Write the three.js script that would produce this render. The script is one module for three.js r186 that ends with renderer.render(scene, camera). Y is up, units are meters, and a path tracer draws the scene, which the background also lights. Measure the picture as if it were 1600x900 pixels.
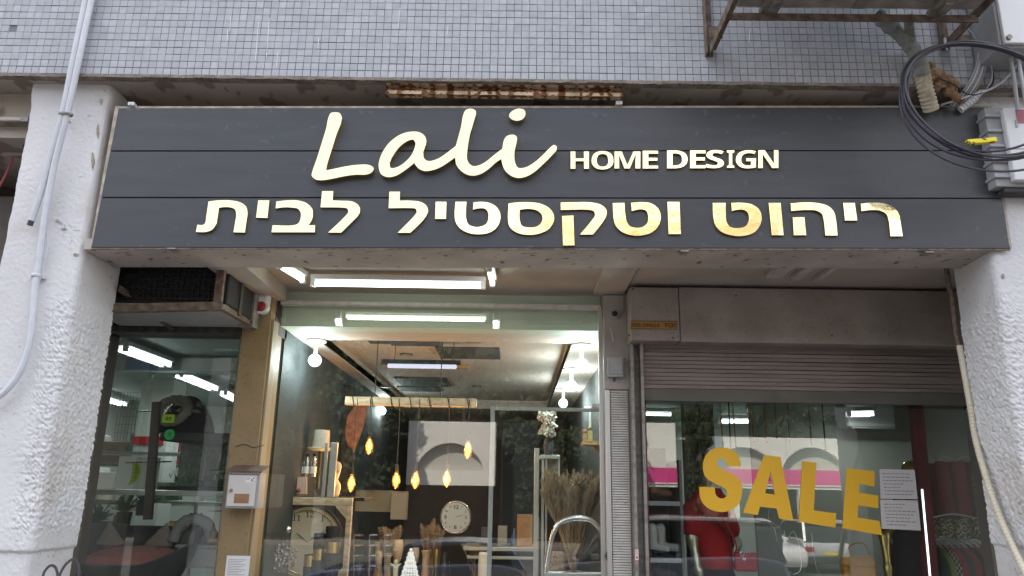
import * as THREE from 'three';
import { RoundedBoxGeometry } from 'three/addons/geometries/RoundedBoxGeometry.js';
import { mergeGeometries } from 'three/addons/utils/BufferGeometryUtils.js';
import { MarchingCubes } from 'three/addons/objects/MarchingCubes.js';
import { FontLoader } from 'three/addons/loaders/FontLoader.js';
import { ImprovedNoise } from 'three/addons/math/ImprovedNoise.js';
import { RectAreaLightUniformsLib } from 'three/addons/lights/RectAreaLightUniformsLib.js';
RectAreaLightUniformsLib.init();

// ---------------------------------------------------------------- camera, sky, sun, exposure
const scene = new THREE.Scene();
const camera = new THREE.PerspectiveCamera(41.11, 16 / 9, 0.05, 900);
camera.position.set(0, 1.6, 3.9);
camera.rotation.order = 'YXZ';
camera.rotation.set(THREE.MathUtils.degToRad(15.05), THREE.MathUtils.degToRad(0.55), THREE.MathUtils.degToRad(1.0));
camera.updateMatrixWorld(true);
camera.updateProjectionMatrix();

const renderer = new THREE.WebGLRenderer({ antialias: true });
renderer.toneMapping = THREE.LinearToneMapping;
renderer.toneMappingExposure = 2.9;
renderer.shadowMap.enabled = true;

let seed = 20240611;
function rnd() { seed = (seed + 0x6D2B79F5) | 0; let t = Math.imul(seed ^ (seed >>> 15), 1 | seed); t = (t + Math.imul(t ^ (t >>> 7), 61 | t)) ^ t; return ((t ^ (t >>> 14)) >>> 0) / 4294967296; }
const rr = (a, b) => a + (b - a) * rnd();
const perlin = new ImprovedNoise();
function fbm(x, y, z, o = 4) { let s = 0, a = 0.5; for (let i = 0; i < o; i++) { s += a * perlin.noise(x, y, z); x *= 2.03; y *= 2.03; z = z * 2.03 + 7.1; a *= 0.5; } return s; }
const clamp = (x, a = 0, b = 1) => Math.min(b, Math.max(a, x));
const smooth = (a, b, x) => { const t = clamp((x - a) / (b - a)); return t * t * (3 - 2 * t); };
const mix = (a, b, t) => a + (b - a) * t;

const SUN = new THREE.Vector3(-0.38, 0.80, -0.5).normalize();      // high, behind the shop: the street front is in shade
{
  const W = 1024, H = 512, d = new Float32Array(W * H * 4);
  for (let j = 0; j < H; j++) {
    const el = ((j + 0.5) / H - 0.5) * Math.PI;
    for (let i = 0; i < W; i++) {
      const az = ((i + 0.5) / W - 0.5) * 2 * Math.PI, ce = Math.cos(el);
      const x = Math.cos(az) * ce, y = Math.sin(el), z = Math.sin(az) * ce;
      const up = Math.max(0, y), hz = Math.pow(1 - up, 3.2);
      let r = mix(0.36, 0.84, hz), g = mix(0.45, 0.86, hz), b = mix(0.66, 0.89, hz);
      const glow = Math.pow(Math.max(0, x * SUN.x + y * SUN.y + z * SUN.z), 6) * 0.5;
      r += glow; g += glow * 0.95; b += glow * 0.85;
      const sc = 1 / (0.25 + up);
      const c = smooth(-0.06, 0.16, fbm(x * sc * 1.9 + 3.1, 4.7, z * sc * 1.9 + 1.3, 5)) * smooth(0.02, 0.12, up);
      const cb = 0.98 + 0.35 * fbm(x * sc * 4 + 9, 1.7, z * sc * 4, 4);
      r = mix(r, 1.22 * cb, c * 0.9); g = mix(g, 1.20 * cb, c * 0.9); b = mix(b, 1.16 * cb, c * 0.9);
      if (y < 0) { r = 0.25; g = 0.24; b = 0.23; }
      const k = (j * W + i) * 4; d[k] = r; d[k + 1] = g; d[k + 2] = b; d[k + 3] = 1;
    }
  }
  const t = new THREE.DataTexture(d, W, H, THREE.RGBAFormat, THREE.FloatType);
  t.mapping = THREE.EquirectangularReflectionMapping; t.minFilter = t.magFilter = THREE.LinearFilter; t.needsUpdate = true;
  scene.background = t; scene.environment = t;
}
const sun = new THREE.DirectionalLight(0xfff2df, 4.6);
sun.position.copy(SUN).multiplyScalar(80); sun.target.position.set(0, 0, 10);
sun.castShadow = true; sun.shadow.radius = 1.5; sun.shadow.mapSize.set(2048, 2048);
Object.assign(sun.shadow.camera, { left: -60, right: 60, top: 60, bottom: -60, near: 1, far: 220 });
scene.add(sun, sun.target);

// ---------------------------------------------------------------- measuring: a pixel of the 1600 x 900 photograph to a point of the place
const ray = (px, py) => new THREE.Vector3(px / 800 - 1, 1 - py / 450, 0.5).unproject(camera).sub(camera.position);
function P(px, py, z) { const d = ray(px, py); return d.multiplyScalar((z - camera.position.z) / d.z).add(camera.position); }   // on the upright plane z
function PY(px, py, y) { const d = ray(px, py); return d.multiplyScalar((y - camera.position.y) / d.y).add(camera.position); }  // on the level plane y
const X = (px, py, z) => P(px, py, z).x, Y = (px, py, z) => P(px, py, z).y;

// ---------------------------------------------------------------- textures
function tex(w, h, fn, srgb = true) {
  const d = new Uint8Array(w * h * 4);
  for (let j = 0; j < h; j++) for (let i = 0; i < w; i++) {
    const c = fn(i / w, j / h, i, j), k = (j * w + i) * 4;
    d[k] = clamp(c[0]) * 255; d[k + 1] = clamp(c[1]) * 255; d[k + 2] = clamp(c[2]) * 255; d[k + 3] = 255;
  }
  const t = new THREE.DataTexture(d, w, h, THREE.RGBAFormat, THREE.UnsignedByteType);
  t.wrapS = t.wrapT = THREE.RepeatWrapping; t.magFilter = THREE.LinearFilter; t.minFilter = THREE.LinearMipmapLinearFilter; t.generateMipmaps = true;
  if (srgb) t.colorSpace = THREE.SRGBColorSpace;
  t.needsUpdate = true; return t;
}
// tileable noise on the unit square
function tn(u, v, f, o = 4, s = 0) {
  let sum = 0, a = 0.5; u -= Math.floor(u); v -= Math.floor(v);
  for (let k = 0; k < o; k++) {
    const n = (x, y) => perlin.noise(x * f + s * 1.7, y * f + s * 3.1, s * 5.3 + k * 11.7);
    sum += a * (n(u, v) * (1 - u) * (1 - v) + n(u - 1, v) * u * (1 - v) + n(u, v - 1) * (1 - u) * v + n(u - 1, v - 1) * u * v) * 1.35;
    f *= 2; a *= 0.5;
  }
  return sum;
}
const px2 = (w, h, draw) => { const c = document.createElement('canvas'); c.width = w; c.height = h; draw(c.getContext('2d'), w, h); const t = new THREE.CanvasTexture(c); t.colorSpace = THREE.SRGBColorSpace; t.magFilter = THREE.LinearFilter; return t; };
const scaleT = (t, s, r = s) => { const c = t.clone(); c.repeat.set(1 / s, 1 / r); c.needsUpdate = true; return c; };
const N256 = tex(256, 256, (u, v) => { const g = 0.5 + tn(u, v, 6, 5, 1); return [g, g, g]; }, false);
const N512 = tex(512, 512, (u, v) => { const g = 0.5 + 0.8 * tn(u, v, 10, 5, 2); return [g, g, g]; }, false);
const mottle = (base, amt, s, f = 5, sp = 0) => tex(176, 176, (u, v) => {        // base colour (sRGB 0..1) with blotches and specks
  const n = tn(u, v, f, 5, s) * amt, q = sp && tn(u, v, 40, 2, s + 9) > 0.23 ? -sp : 0;
  return [base[0] + n + q, base[1] + n * 0.97 + q, base[2] + n * 0.92 + q * 0.95];
});

// ---------------------------------------------------------------- materials
const lin = (r, g, b) => new THREE.Color().setRGB(r, g, b);
const std = (c, rough = 0.7, o = {}) => new THREE.MeshPhysicalMaterial({ color: Array.isArray(c) ? lin(...c) : c, roughness: rough, ...o });
const metal = (c, rough = 0.35, o = {}) => new THREE.MeshPhysicalMaterial({ color: Array.isArray(c) ? lin(...c) : c, roughness: rough, metalness: 1, ...o });
const textured = (t, s, rough = 0.8, o = {}) => new THREE.MeshPhysicalMaterial({ map: scaleT(t, s), roughness: rough, ...o });
const bump = (s, h, t = N512) => ({ bumpMap: scaleT(t, s), bumpScale: h });
const emit = (r, g, b, k = 1) => new THREE.MeshStandardMaterial({ color: 0x222222, emissive: lin(r, g, b), emissiveIntensity: k, roughness: 0.5 });

const M = {
  mosaic: [0.355, 0.395, 0.335, 0.375].map((g, i) => textured(mottle([0.642 + i * 0.005, 0.652 + i * 0.004, 0.672 + i * 0.004], 0.10, 20 + i, 7), 0.7, 0.62, bump(0.25, 0.0012))),
  grout: textured(mottle([0.49, 0.492, 0.505], 0.14, 31), 0.3, 0.95),
  edgePlaster: textured(mottle([0.50, 0.465, 0.43], 0.35, 33, 6, 0.06), 0.5, 0.95, bump(0.12, 0.006)),
  bareCoat: textured(mottle([0.66, 0.62, 0.57], 0.3, 35, 7, 0.06), 0.2, 0.95, bump(0.08, 0.004)),
  white: textured(tex(384, 384, (u, v) => { const n = tn(u, v, 4, 5, 3) * 0.12, c = Math.abs(tn(u, v, 5, 4, 12)) < 0.0022 && tn(u, v, 3, 2, 13) > 0.12 ? 0.18 : 0, q = tn(u, v, 44, 3, 14) > 0.33 ? 0.10 : 0, d = 0.05 * smooth(0.12, 0.32, tn(u, v, 4, 4, 15)); return [0.815 + n * 0.7 - c - q - d * 0.7, 0.81 + n * 0.7 - c - q - d, 0.812 + n * 0.7 - c - q * 1.1 - d * 1.3]; }), 1.9, 0.92, bump(0.22, 0.0035)),
  soffit: textured(tex(256, 256, (u, v) => { const n = tn(u, v, 4, 5, 41), s = smooth(0.05, 0.22, tn(u * 2, v, 7, 4, 44)); return [0.66 + n * 0.15 - s * 0.14, 0.62 + n * 0.15 - s * 0.15, 0.58 + n * 0.14 - s * 0.16]; }), 1.6, 0.95, bump(0.4, 0.002)),
  lintel: textured(tex(256, 256, (u, v) => { const n = tn(u, v, 4, 5, 51), s = smooth(0.22, 0.34, tn(u, v, 14, 4, 54)); return [0.69 + n * 0.14 - s * 0.25, 0.655 + n * 0.14 - s * 0.28, 0.63 + n * 0.14 - s * 0.3]; }), 1.1, 0.9, bump(0.3, 0.0015)),
  ceil: textured(mottle([0.66, 0.615, 0.575], 0.07, 6), 1.4, 0.85),
  ceilTeal: textured(mottle([0.58, 0.63, 0.61], 0.06, 7), 1.4, 0.7),
  shopCeil: textured(mottle([0.70, 0.635, 0.59], 0.04, 8), 1.7, 0.8),
  plank: [0, 1, 2].map(i => textured(tex(256, 256, (u, v) => { const n = tn(u, v * 6, 4, 4, 60 + i) * 0.045, q = tn(u, v, 26, 2, 66 + i) > 0.30 ? 0.05 : 0; return [0.228 + n + q, 0.234 + n + q, 0.248 + n + q]; }), 1.3, 0.42, bump(0.5, 0.0004))),
  gold: new THREE.MeshPhysicalMaterial({ color: lin(1, 0.80, 0.42), metalness: 1, roughness: 0.12, ...bump(0.35, 0.0007, N256) }),
  goldSide: new THREE.MeshPhysicalMaterial({ color: lin(0.62, 0.50, 0.30), metalness: 0.6, roughness: 0.45 }),
  alu: metal([0.62, 0.62, 0.60], 0.42), aluDirty: new THREE.MeshPhysicalMaterial({ map: scaleT(mottle([0.80, 0.78, 0.75], 0.16, 71, 8, 0.10), 0.5), metalness: 0.1, roughness: 0.55 }),
  darkIron: textured(mottle([0.30, 0.28, 0.26], 0.2, 72, 8), 0.4, 0.75),
  ironBrown: textured(mottle([0.42, 0.36, 0.31], 0.3, 73, 8, 0.06), 0.35, 0.8, bump(0.1, 0.001)),
  rust: textured(tex(256, 256, (u, v) => { const n = tn(u, v, 8, 5, 81), s = smooth(-0.05, 0.10, tn(u, v, 14, 5, 84)); return [mix(0.74, 0.40, s) + n * 0.3, mix(0.64, 0.24, s) + n * 0.3, mix(0.53, 0.15, s) + n * 0.25]; }), 0.62, 0.92, bump(0.08, 0.002)),
  galv: new THREE.MeshPhysicalMaterial({ map: scaleT(mottle([0.55, 0.53, 0.50], 0.22, 75, 9), 0.3), metalness: 0.4, roughness: 0.55 }),
  shutter: new THREE.MeshPhysicalMaterial({ map: scaleT(mottle([0.50, 0.455, 0.425], 0.14, 76, 3, 0.03), 1.6, 0.5), metalness: 0.15, roughness: 0.62 }),
  colGrey: textured(mottle([0.66, 0.63, 0.61], 0.08, 74, 4, 0.04), 0.6, 0.65),
  shutterBox: textured(mottle([0.56, 0.525, 0.49], 0.10, 77, 4, 0.04), 0.9, 0.7),
  shutterBar: textured(mottle([0.36, 0.34, 0.31], 0.10, 78, 4), 0.9, 0.7),
  tan: textured(mottle([0.56, 0.475, 0.34], 0.08, 79, 5, 0.05), 0.8, 0.6),
  black: std([0.02, 0.02, 0.021], 0.5), blackMatte: std([0.022, 0.022, 0.022], 0.85), charcoal: std([0.05, 0.05, 0.052], 0.7),
  darkWall: textured(mottle([0.235, 0.225, 0.215], 0.05, 85), 1.2, 0.75), tealWall: textured(mottle([0.21, 0.235, 0.245], 0.05, 86), 1.2, 0.75),
  brownWall: textured(mottle([0.33, 0.25, 0.21], 0.07, 87), 1.5, 0.6),
  paleWall: textured(mottle([0.78, 0.79, 0.76], 0.05, 88), 1.4, 0.85),
  plastic: std([0.72, 0.72, 0.72], 0.45), greyPlastic: std([0.36, 0.37, 0.38], 0.5), boxGrey: textured(mottle([0.62, 0.62, 0.62], 0.08, 89, 5, 0.04), 0.4, 0.55),
  pvc: textured(mottle([0.78, 0.79, 0.81], 0.07, 90, 5, 0.03), 0.3, 0.5),
  paper: std([0.78, 0.77, 0.74], 0.85), card: textured(mottle([0.60, 0.46, 0.33], 0.1, 91), 0.4, 0.9),
  wood: textured(tex(256, 256, (u, v) => { const g = tn(u * 0.999, v * 1, 3, 3, 95) * 0.12 + 0.08 * Math.sin((v * 14 + tn(u, v, 4, 3, 96) * 2) * 6.283); return [0.68 + g, 0.53 + g, 0.36 + g]; }), 0.5, 0.6),
  paleWood: textured(tex(256, 256, (u, v) => { const g = 0.05 * Math.sin((v * 11 + tn(u, v, 4, 3, 97) * 2) * 6.283) + tn(u, v, 5, 4, 98) * 0.12; return [0.80 + g, 0.70 + g, 0.58 + g]; }), 0.6, 0.65),
  asphalt: textured(mottle([0.30, 0.30, 0.30], 0.12, 99, 6, 0.04), 3, 0.95, bump(0.4, 0.004)),
  paving: textured(mottle([0.45, 0.43, 0.41], 0.12, 100, 6, 0.04), 1.2, 0.9, bump(0.3, 0.002)),
  red: std([0.42, 0.02, 0.025], 0.75), maroon: textured(mottle([0.36, 0.13, 0.15], 0.05, 101), 0.5, 0.5), pink: std([0.75, 0.10, 0.33], 0.6),
  glass: new THREE.MeshPhysicalMaterial({ color: lin(0.96, 0.985, 0.965), transmission: 1, thickness: 0, roughness: 0, ior: 1.8 }),
  clear: new THREE.MeshPhysicalMaterial({ color: lin(0.97, 0.97, 0.97), transmission: 1, thickness: 0, roughness: 0.05, ior: 1.6 }),
  amber: new THREE.MeshPhysicalMaterial({ color: lin(1, 0.62, 0.24), transmission: 1, thickness: 0, roughness: 0.25, ior: 1.4 }),
  amberLit: new THREE.MeshPhysicalMaterial({ color: lin(1, 0.66, 0.30), transmission: 1, thickness: 0, roughness: 0.15, ior: 1.4, emissive: lin(1, 0.47, 0.13), emissiveIntensity: 1.5 }),
  chrome: metal([0.78, 0.78, 0.80], 0.16), brass: metal([0.72, 0.52, 0.22], 0.28),
  tube: emit(0.93, 1.0, 0.86, 2.2), tubeCold: emit(0.85, 0.97, 1.0, 2.2), bulb: emit(0.88, 1.0, 1.0, 2.4), filament: emit(1.0, 0.50, 0.13, 5.0),
};
const fabric = (r, g, b) => std([r, g, b], 0.95, { sheen: 0.4, sheenRoughness: 0.6, sheenColor: lin(r, g, b) });

// ---------------------------------------------------------------- geometry helpers (all in world coordinates; part() makes them local to their thing)
function worldUV(g) {                                        // uv in metres from the main direction of each face
  if (g.index) g = g.toNonIndexed();
  const p = g.attributes.position, uv = new Float32Array(p.count * 2), a = new THREE.Vector3(), b = new THREE.Vector3(), c = new THREE.Vector3();
  for (let i = 0; i < p.count; i += 3) {
    a.fromBufferAttribute(p, i); b.fromBufferAttribute(p, i + 1); c.fromBufferAttribute(p, i + 2);
    const n = b.clone().sub(a).cross(c.clone().sub(a)), ax = Math.abs(n.x), ay = Math.abs(n.y), az = Math.abs(n.z);
    [a, b, c].forEach((q, k) => { const o = (i + k) * 2; if (az >= ax && az >= ay) { uv[o] = q.x; uv[o + 1] = q.y; } else if (ax >= ay) { uv[o] = q.z; uv[o + 1] = q.y; } else { uv[o] = q.x; uv[o + 1] = q.z; } });
  }
  g.setAttribute('uv', new THREE.BufferAttribute(uv, 2)); return g;
}
function join(list) {
  list = (Array.isArray(list) ? list.flat(9) : [list]).map(g => { g = g.index ? g.toNonIndexed() : g; const o = new THREE.BufferGeometry(); for (const k of ['position', 'normal', 'uv']) if (g.attributes[k]) o.setAttribute(k, g.attributes[k]); if (!o.attributes.uv) o.setAttribute('uv', new THREE.BufferAttribute(new Float32Array(g.attributes.position.count * 2), 2)); return o; });
  return list.length === 1 ? list[0] : mergeGeometries(list);
}
function bx(x0, x1, y0, y1, z0, z1, r = 0) {
  if (x1 < x0) [x0, x1] = [x1, x0]; if (y1 < y0) [y0, y1] = [y1, y0]; if (z1 < z0) [z0, z1] = [z1, z0];
  const w = x1 - x0, h = y1 - y0, d = z1 - z0;
  const g = r ? new RoundedBoxGeometry(w, h, d, 2, Math.min(r, w / 2.01, h / 2.01, d / 2.01)) : new THREE.BoxGeometry(w, h, d);
  return g.translate((x0 + x1) / 2, (y0 + y1) / 2, (z0 + z1) / 2);
}
function bar(a, b, w, h = w, up = new THREE.Vector3(0, 1, 0), r = 0) {   // a beam from a to b
  const d = b.clone().sub(a), L = d.length(), zc = d.normalize();
  if (Math.abs(zc.dot(up)) > 0.98) up = new THREE.Vector3(0, 0, 1);
  const xc = up.clone().cross(zc).normalize(), yc = zc.clone().cross(xc);
  const g = r ? new RoundedBoxGeometry(w, h, L, 2, r) : new THREE.BoxGeometry(w, h, L);
  return g.applyMatrix4(new THREE.Matrix4().makeBasis(xc, yc, zc).setPosition(a.clone().add(b).multiplyScalar(0.5)));
}
const tube = (pts, r, seg = 0, rad = 8, closed = false) => new THREE.TubeGeometry(new THREE.CatmullRomCurve3(pts, closed, 'centripetal'), seg || Math.max(6, pts.length * 6), r, rad, closed);
const cyl = (r0, r1, h, x, y, z, n = 20) => new THREE.CylinderGeometry(r1, r0, h, n).translate(x, y + h / 2, z);   // stands on y
const lathe = (pts, x, y, z, n = 24) => new THREE.LatheGeometry(pts.map(p => new THREE.Vector2(p[0], p[1])), n).translate(x, y, z);
const ball = (r, x, y, z, n = 16) => new THREE.SphereGeometry(r, n, Math.round(n * 0.7)).translate(x, y, z);
const quad = (a, b, c, d) => { const g = new THREE.BufferGeometry(); g.setAttribute('position', new THREE.Float32BufferAttribute([a, b, c, a, c, d].flatMap(p => [p.x, p.y, p.z]), 3)); g.setAttribute('uv', new THREE.Float32BufferAttribute([0, 0, 1, 0, 1, 1, 0, 0, 1, 1, 0, 1], 2)); g.computeVertexNormals(); return g; };
function outline(points) {                                   // [x, y, corner?] to a smooth closed 2D outline that keeps its corners
  const n = points.length; let s = points.findIndex(p => p[2]);
  if (s < 0) return new THREE.CatmullRomCurve3(points.map(p => new THREE.Vector3(p[0], p[1], 0)), true, 'centripetal').getPoints(n * 5).slice(0, -1).map(p => new THREE.Vector2(p.x, p.y));
  const out = []; let run = [points[s]];
  for (let k = 1; k <= n; k++) {
    const p = points[(s + k) % n]; run.push(p);
    if (p[2]) {
      if (run.length === 2) out.push(new THREE.Vector2(run[0][0], run[0][1]));
      else new THREE.CatmullRomCurve3(run.map(q => new THREE.Vector3(q[0], q[1], 0)), false, 'centripetal').getPoints((run.length - 1) * 5).slice(0, -1).forEach(q => out.push(new THREE.Vector2(q.x, q.y)));
      run = [p];
    }
  }
  return out;
}
function plate(outer, holes, z, depth, bevel = 0) {          // an outline given in world x, y, from z backwards by depth
  const s = new THREE.Shape(outer); holes.forEach(h => s.holes.push(new THREE.Path(h)));
  return new THREE.ExtrudeGeometry(s, { depth: depth - bevel * 2, bevelEnabled: bevel > 0, bevelSize: bevel, bevelThickness: bevel, bevelOffset: -bevel, bevelSegments: 1, curveSegments: 8 }).translate(0, 0, z - depth + bevel);
}
function sdf(bones, cell = 0.012, k = 0.03) {                // tapered capsules [a, b, ra, rb] joined smoothly into one surface
  const lo = new THREE.Vector3(1e9, 1e9, 1e9), hi = new THREE.Vector3(-1e9, -1e9, -1e9);
  for (const [a, b, ra, rb] of bones) for (const [p, r] of [[a, ra], [b, rb]]) { lo.min(p.clone().subScalar(r)); hi.max(p.clone().addScalar(r)); }
  const size = Math.max(hi.x - lo.x, hi.y - lo.y, hi.z - lo.z) * 1.16 + 0.02, mid = lo.clone().add(hi).multiplyScalar(0.5), n = Math.min(90, Math.ceil(size / cell));
  const mc = new MarchingCubes(n, new THREE.MeshBasicMaterial(), false, false, 400000); mc.isolation = 0;
  const p = new THREE.Vector3(), ab = new THREE.Vector3(), ap = new THREE.Vector3();
  for (let z = 0; z < n; z++) for (let y = 0; y < n; y++) for (let x = 0; x < n; x++) {
    p.set((x / n - 0.5) * size, (y / n - 0.5) * size, (z / n - 0.5) * size).add(mid);
    let d = 1e9;
    for (const [a, b, ra, rb] of bones) {
      ab.copy(b).sub(a); ap.copy(p).sub(a); const t = clamp(ap.dot(ab) / (ab.lengthSq() + 1e-9));
      const e = ap.addScaledVector(ab, -t).length() - mix(ra, rb, t);
      const h = clamp(0.5 + 0.5 * (d - e) / k); d = d > 1e8 ? e : mix(d, e, h) - k * h * (1 - h);
    }
    mc.field[x + y * n + z * n * n] = -d;
  }
  mc.update();
  const g = new THREE.BufferGeometry(), c = mc.count;
  const pos = Float32Array.from(mc.positionArray.slice(0, c * 3)), nor = Float32Array.from(mc.normalArray.slice(0, c * 3));
  for (let i = 0; i < c * 3; i += 3) { pos[i] = pos[i] * size / 2 + mid.x; pos[i + 1] = pos[i + 1] * size / 2 + mid.y; pos[i + 2] = pos[i + 2] * size / 2 + mid.z; }
  g.setAttribute('position', new THREE.BufferAttribute(pos, 3)); g.setAttribute('normal', new THREE.BufferAttribute(nor, 3));
  g.setAttribute('uv', new THREE.BufferAttribute(new Float32Array(c * 2), 2)); return g;
}
const V = (x, y, z) => new THREE.Vector3(x, y, z);

// ---------------------------------------------------------------- things, parts, structures
const used = {};
function numbered(name) { const k = used[name] = (used[name] ?? -1) + 1; return k ? `${name}_${String(k).padStart(3, '0')}` : name; }
function mesh(geo, mat, keep) {
  let g = join(geo); if ((mat.map || mat.bumpMap) && !keep) g = worldUV(g);
  const m = new THREE.Mesh(g, mat); m.castShadow = m.receiveShadow = true; return m;
}
function thing(name, label, category, base = V(0, 0, 0), group) {
  const o = new THREE.Group(); o.name = numbered(name); o.position.copy(base); scene.add(o);
  o.userData = { label, category }; if (group) o.userData.group = group; return o;
}
function origin(o) { const p = V(0, 0, 0); for (let q = o; q && q !== scene; q = q.parent) p.add(q.position); return p; }
function part(parent, name, geo, mat, keep) {
  const m = mesh(geo, mat, keep), o = origin(parent); m.geometry.translate(-o.x, -o.y, -o.z); m.name = name; parent.add(m); return m;
}
function solo(name, label, category, geo, mat, base, group, keep) {   // a thing that is one mesh
  const m = mesh(geo, mat, keep); m.geometry.computeBoundingBox(); const b = m.geometry.boundingBox;
  base = base || V((b.min.x + b.max.x) / 2, b.min.y, (b.min.z + b.max.z) / 2);
  m.geometry.translate(-base.x, -base.y, -base.z); m.position.copy(base); m.name = numbered(name); scene.add(m);
  m.userData = { label, category }; if (group) m.userData.group = group; return m;
}
function struct(name, geo, mat) { const m = mesh(geo, mat); m.name = numbered(name); m.userData = { kind: 'structure' }; scene.add(m); return m; }
function dup(t, pos, label, turn) { const c = t.clone(); c.name = numbered(t.name.replace(/_\d{3}$/, '')); c.position.copy(pos); if (turn !== undefined) c.rotation.y = turn; c.userData = { ...t.userData, ...(label ? { label } : {}) }; scene.add(c); return c; }
const font = await new FontLoader().loadAsync('fonts/droid/droid_sans_bold.typeface.json');

// ================================================================ GROUND AND STREET
const GY = -0.75;                                            // the roadway lies lower than the raised pavement in front of the shop
struct('ground', bx(-400, 400, GY - 0.5, GY - 0.02, -400, 400), M.paving);
struct('road', bx(-120, 120, GY - 0.02, GY, 8.2, 30), M.asphalt);
struct('pavement', bx(-30, 30, GY - 0.02, 0, -1.3, 8), M.paving);
struct('kerb', bx(-30, 30, GY - 0.02, 0.012, 8, 8.2), M.lintel);
struct('far_pavement', bx(-120, 120, GY - 0.02, GY + 0.13, 30, 60), M.paving);
struct('shop_floor', bx(-6, 6, 0, 0.1, -8.2, -1.3), M.paleWall);

// ================================================================ THE BUILDING OVER THE SHOP
const FY = 3.80, FZ = 0.12;
const block = thing('apartment_building', 'apartment building clad in small painted grey-blue mosaic tiles, above the black shop sign', 'building', V(0, 0, -5));
part(block, 'facade_wall', bx(-14, 14, FY + 0.013, 13, FZ - 0.02, -10), M.grout);
part(block, 'facade_edge', (() => {                          // the uneven plaster edge under the lowest tiles
  const g = new THREE.BoxGeometry(8, 0.018, 0.05, 640, 3, 3).translate(0, FY + 0.005, FZ - 0.036), p = g.attributes.position;
  for (let i = 0; i < p.count; i++) { const x = p.getX(i); p.setY(i, p.getY(i) + 0.010 * fbm(x * 6, 1, p.getZ(i) * 30) + (p.getY(i) < FY + 0.01 ? 0.014 * Math.min(0, fbm(x * 22, 5, 2) + 0.05) : 0)); p.setZ(i, p.getZ(i) + 0.006 * fbm(x * 14, p.getY(i) * 30, 9)); }
  g.computeVertexNormals(); return g;
})(), M.edgePlaster);
part(block, 'soffit', bx(-14, 14, FY, FY + 0.012, FZ - 0.06, -0.5), M.soffit);
part(block, 'beam', [bx(-2.5, 2.7, 2.90, FY - 0.002, -0.22, -0.335)], M.soffit);
part(block, 'side_beam', bx(-14, -2.5, 3.52, FY - 0.002, -0.10, -0.30), M.soffit);
part(block, 'side_beam', bx(2.7, 14, 3.3, FY - 0.002, -0.10, -0.30), M.soffit);
part(block, 'back_wall', bx(-14, 14, 0, FY + 0.02, -8.2, -10), M.lintel);
part(block, 'side_wall', bx(-14, -13.7, 0, FY, -8.2, -0.5), M.lintel);
part(block, 'side_wall', bx(13.7, 14, 0, FY, -8.2, -0.5), M.lintel);
// neighbouring bays, mostly out of the frame
part(block, 'bay_wall', bx(-13.7, -2.78, 0, 3.52, -1.25, -1.35), M.brownWall);
part(block, 'bay_wall', bx(3.02, 13.7, 0, 3.52, -1.25, -1.35), M.brownWall);
part(block, 'bay_ceiling', bx(-13.7, -2.78, 3.50, 3.56, -0.3, -1.25), M.soffit);
part(block, 'bay_ceiling', bx(3.02, 13.7, 3.50, 3.56, -0.3, -1.25), M.soffit);
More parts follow.
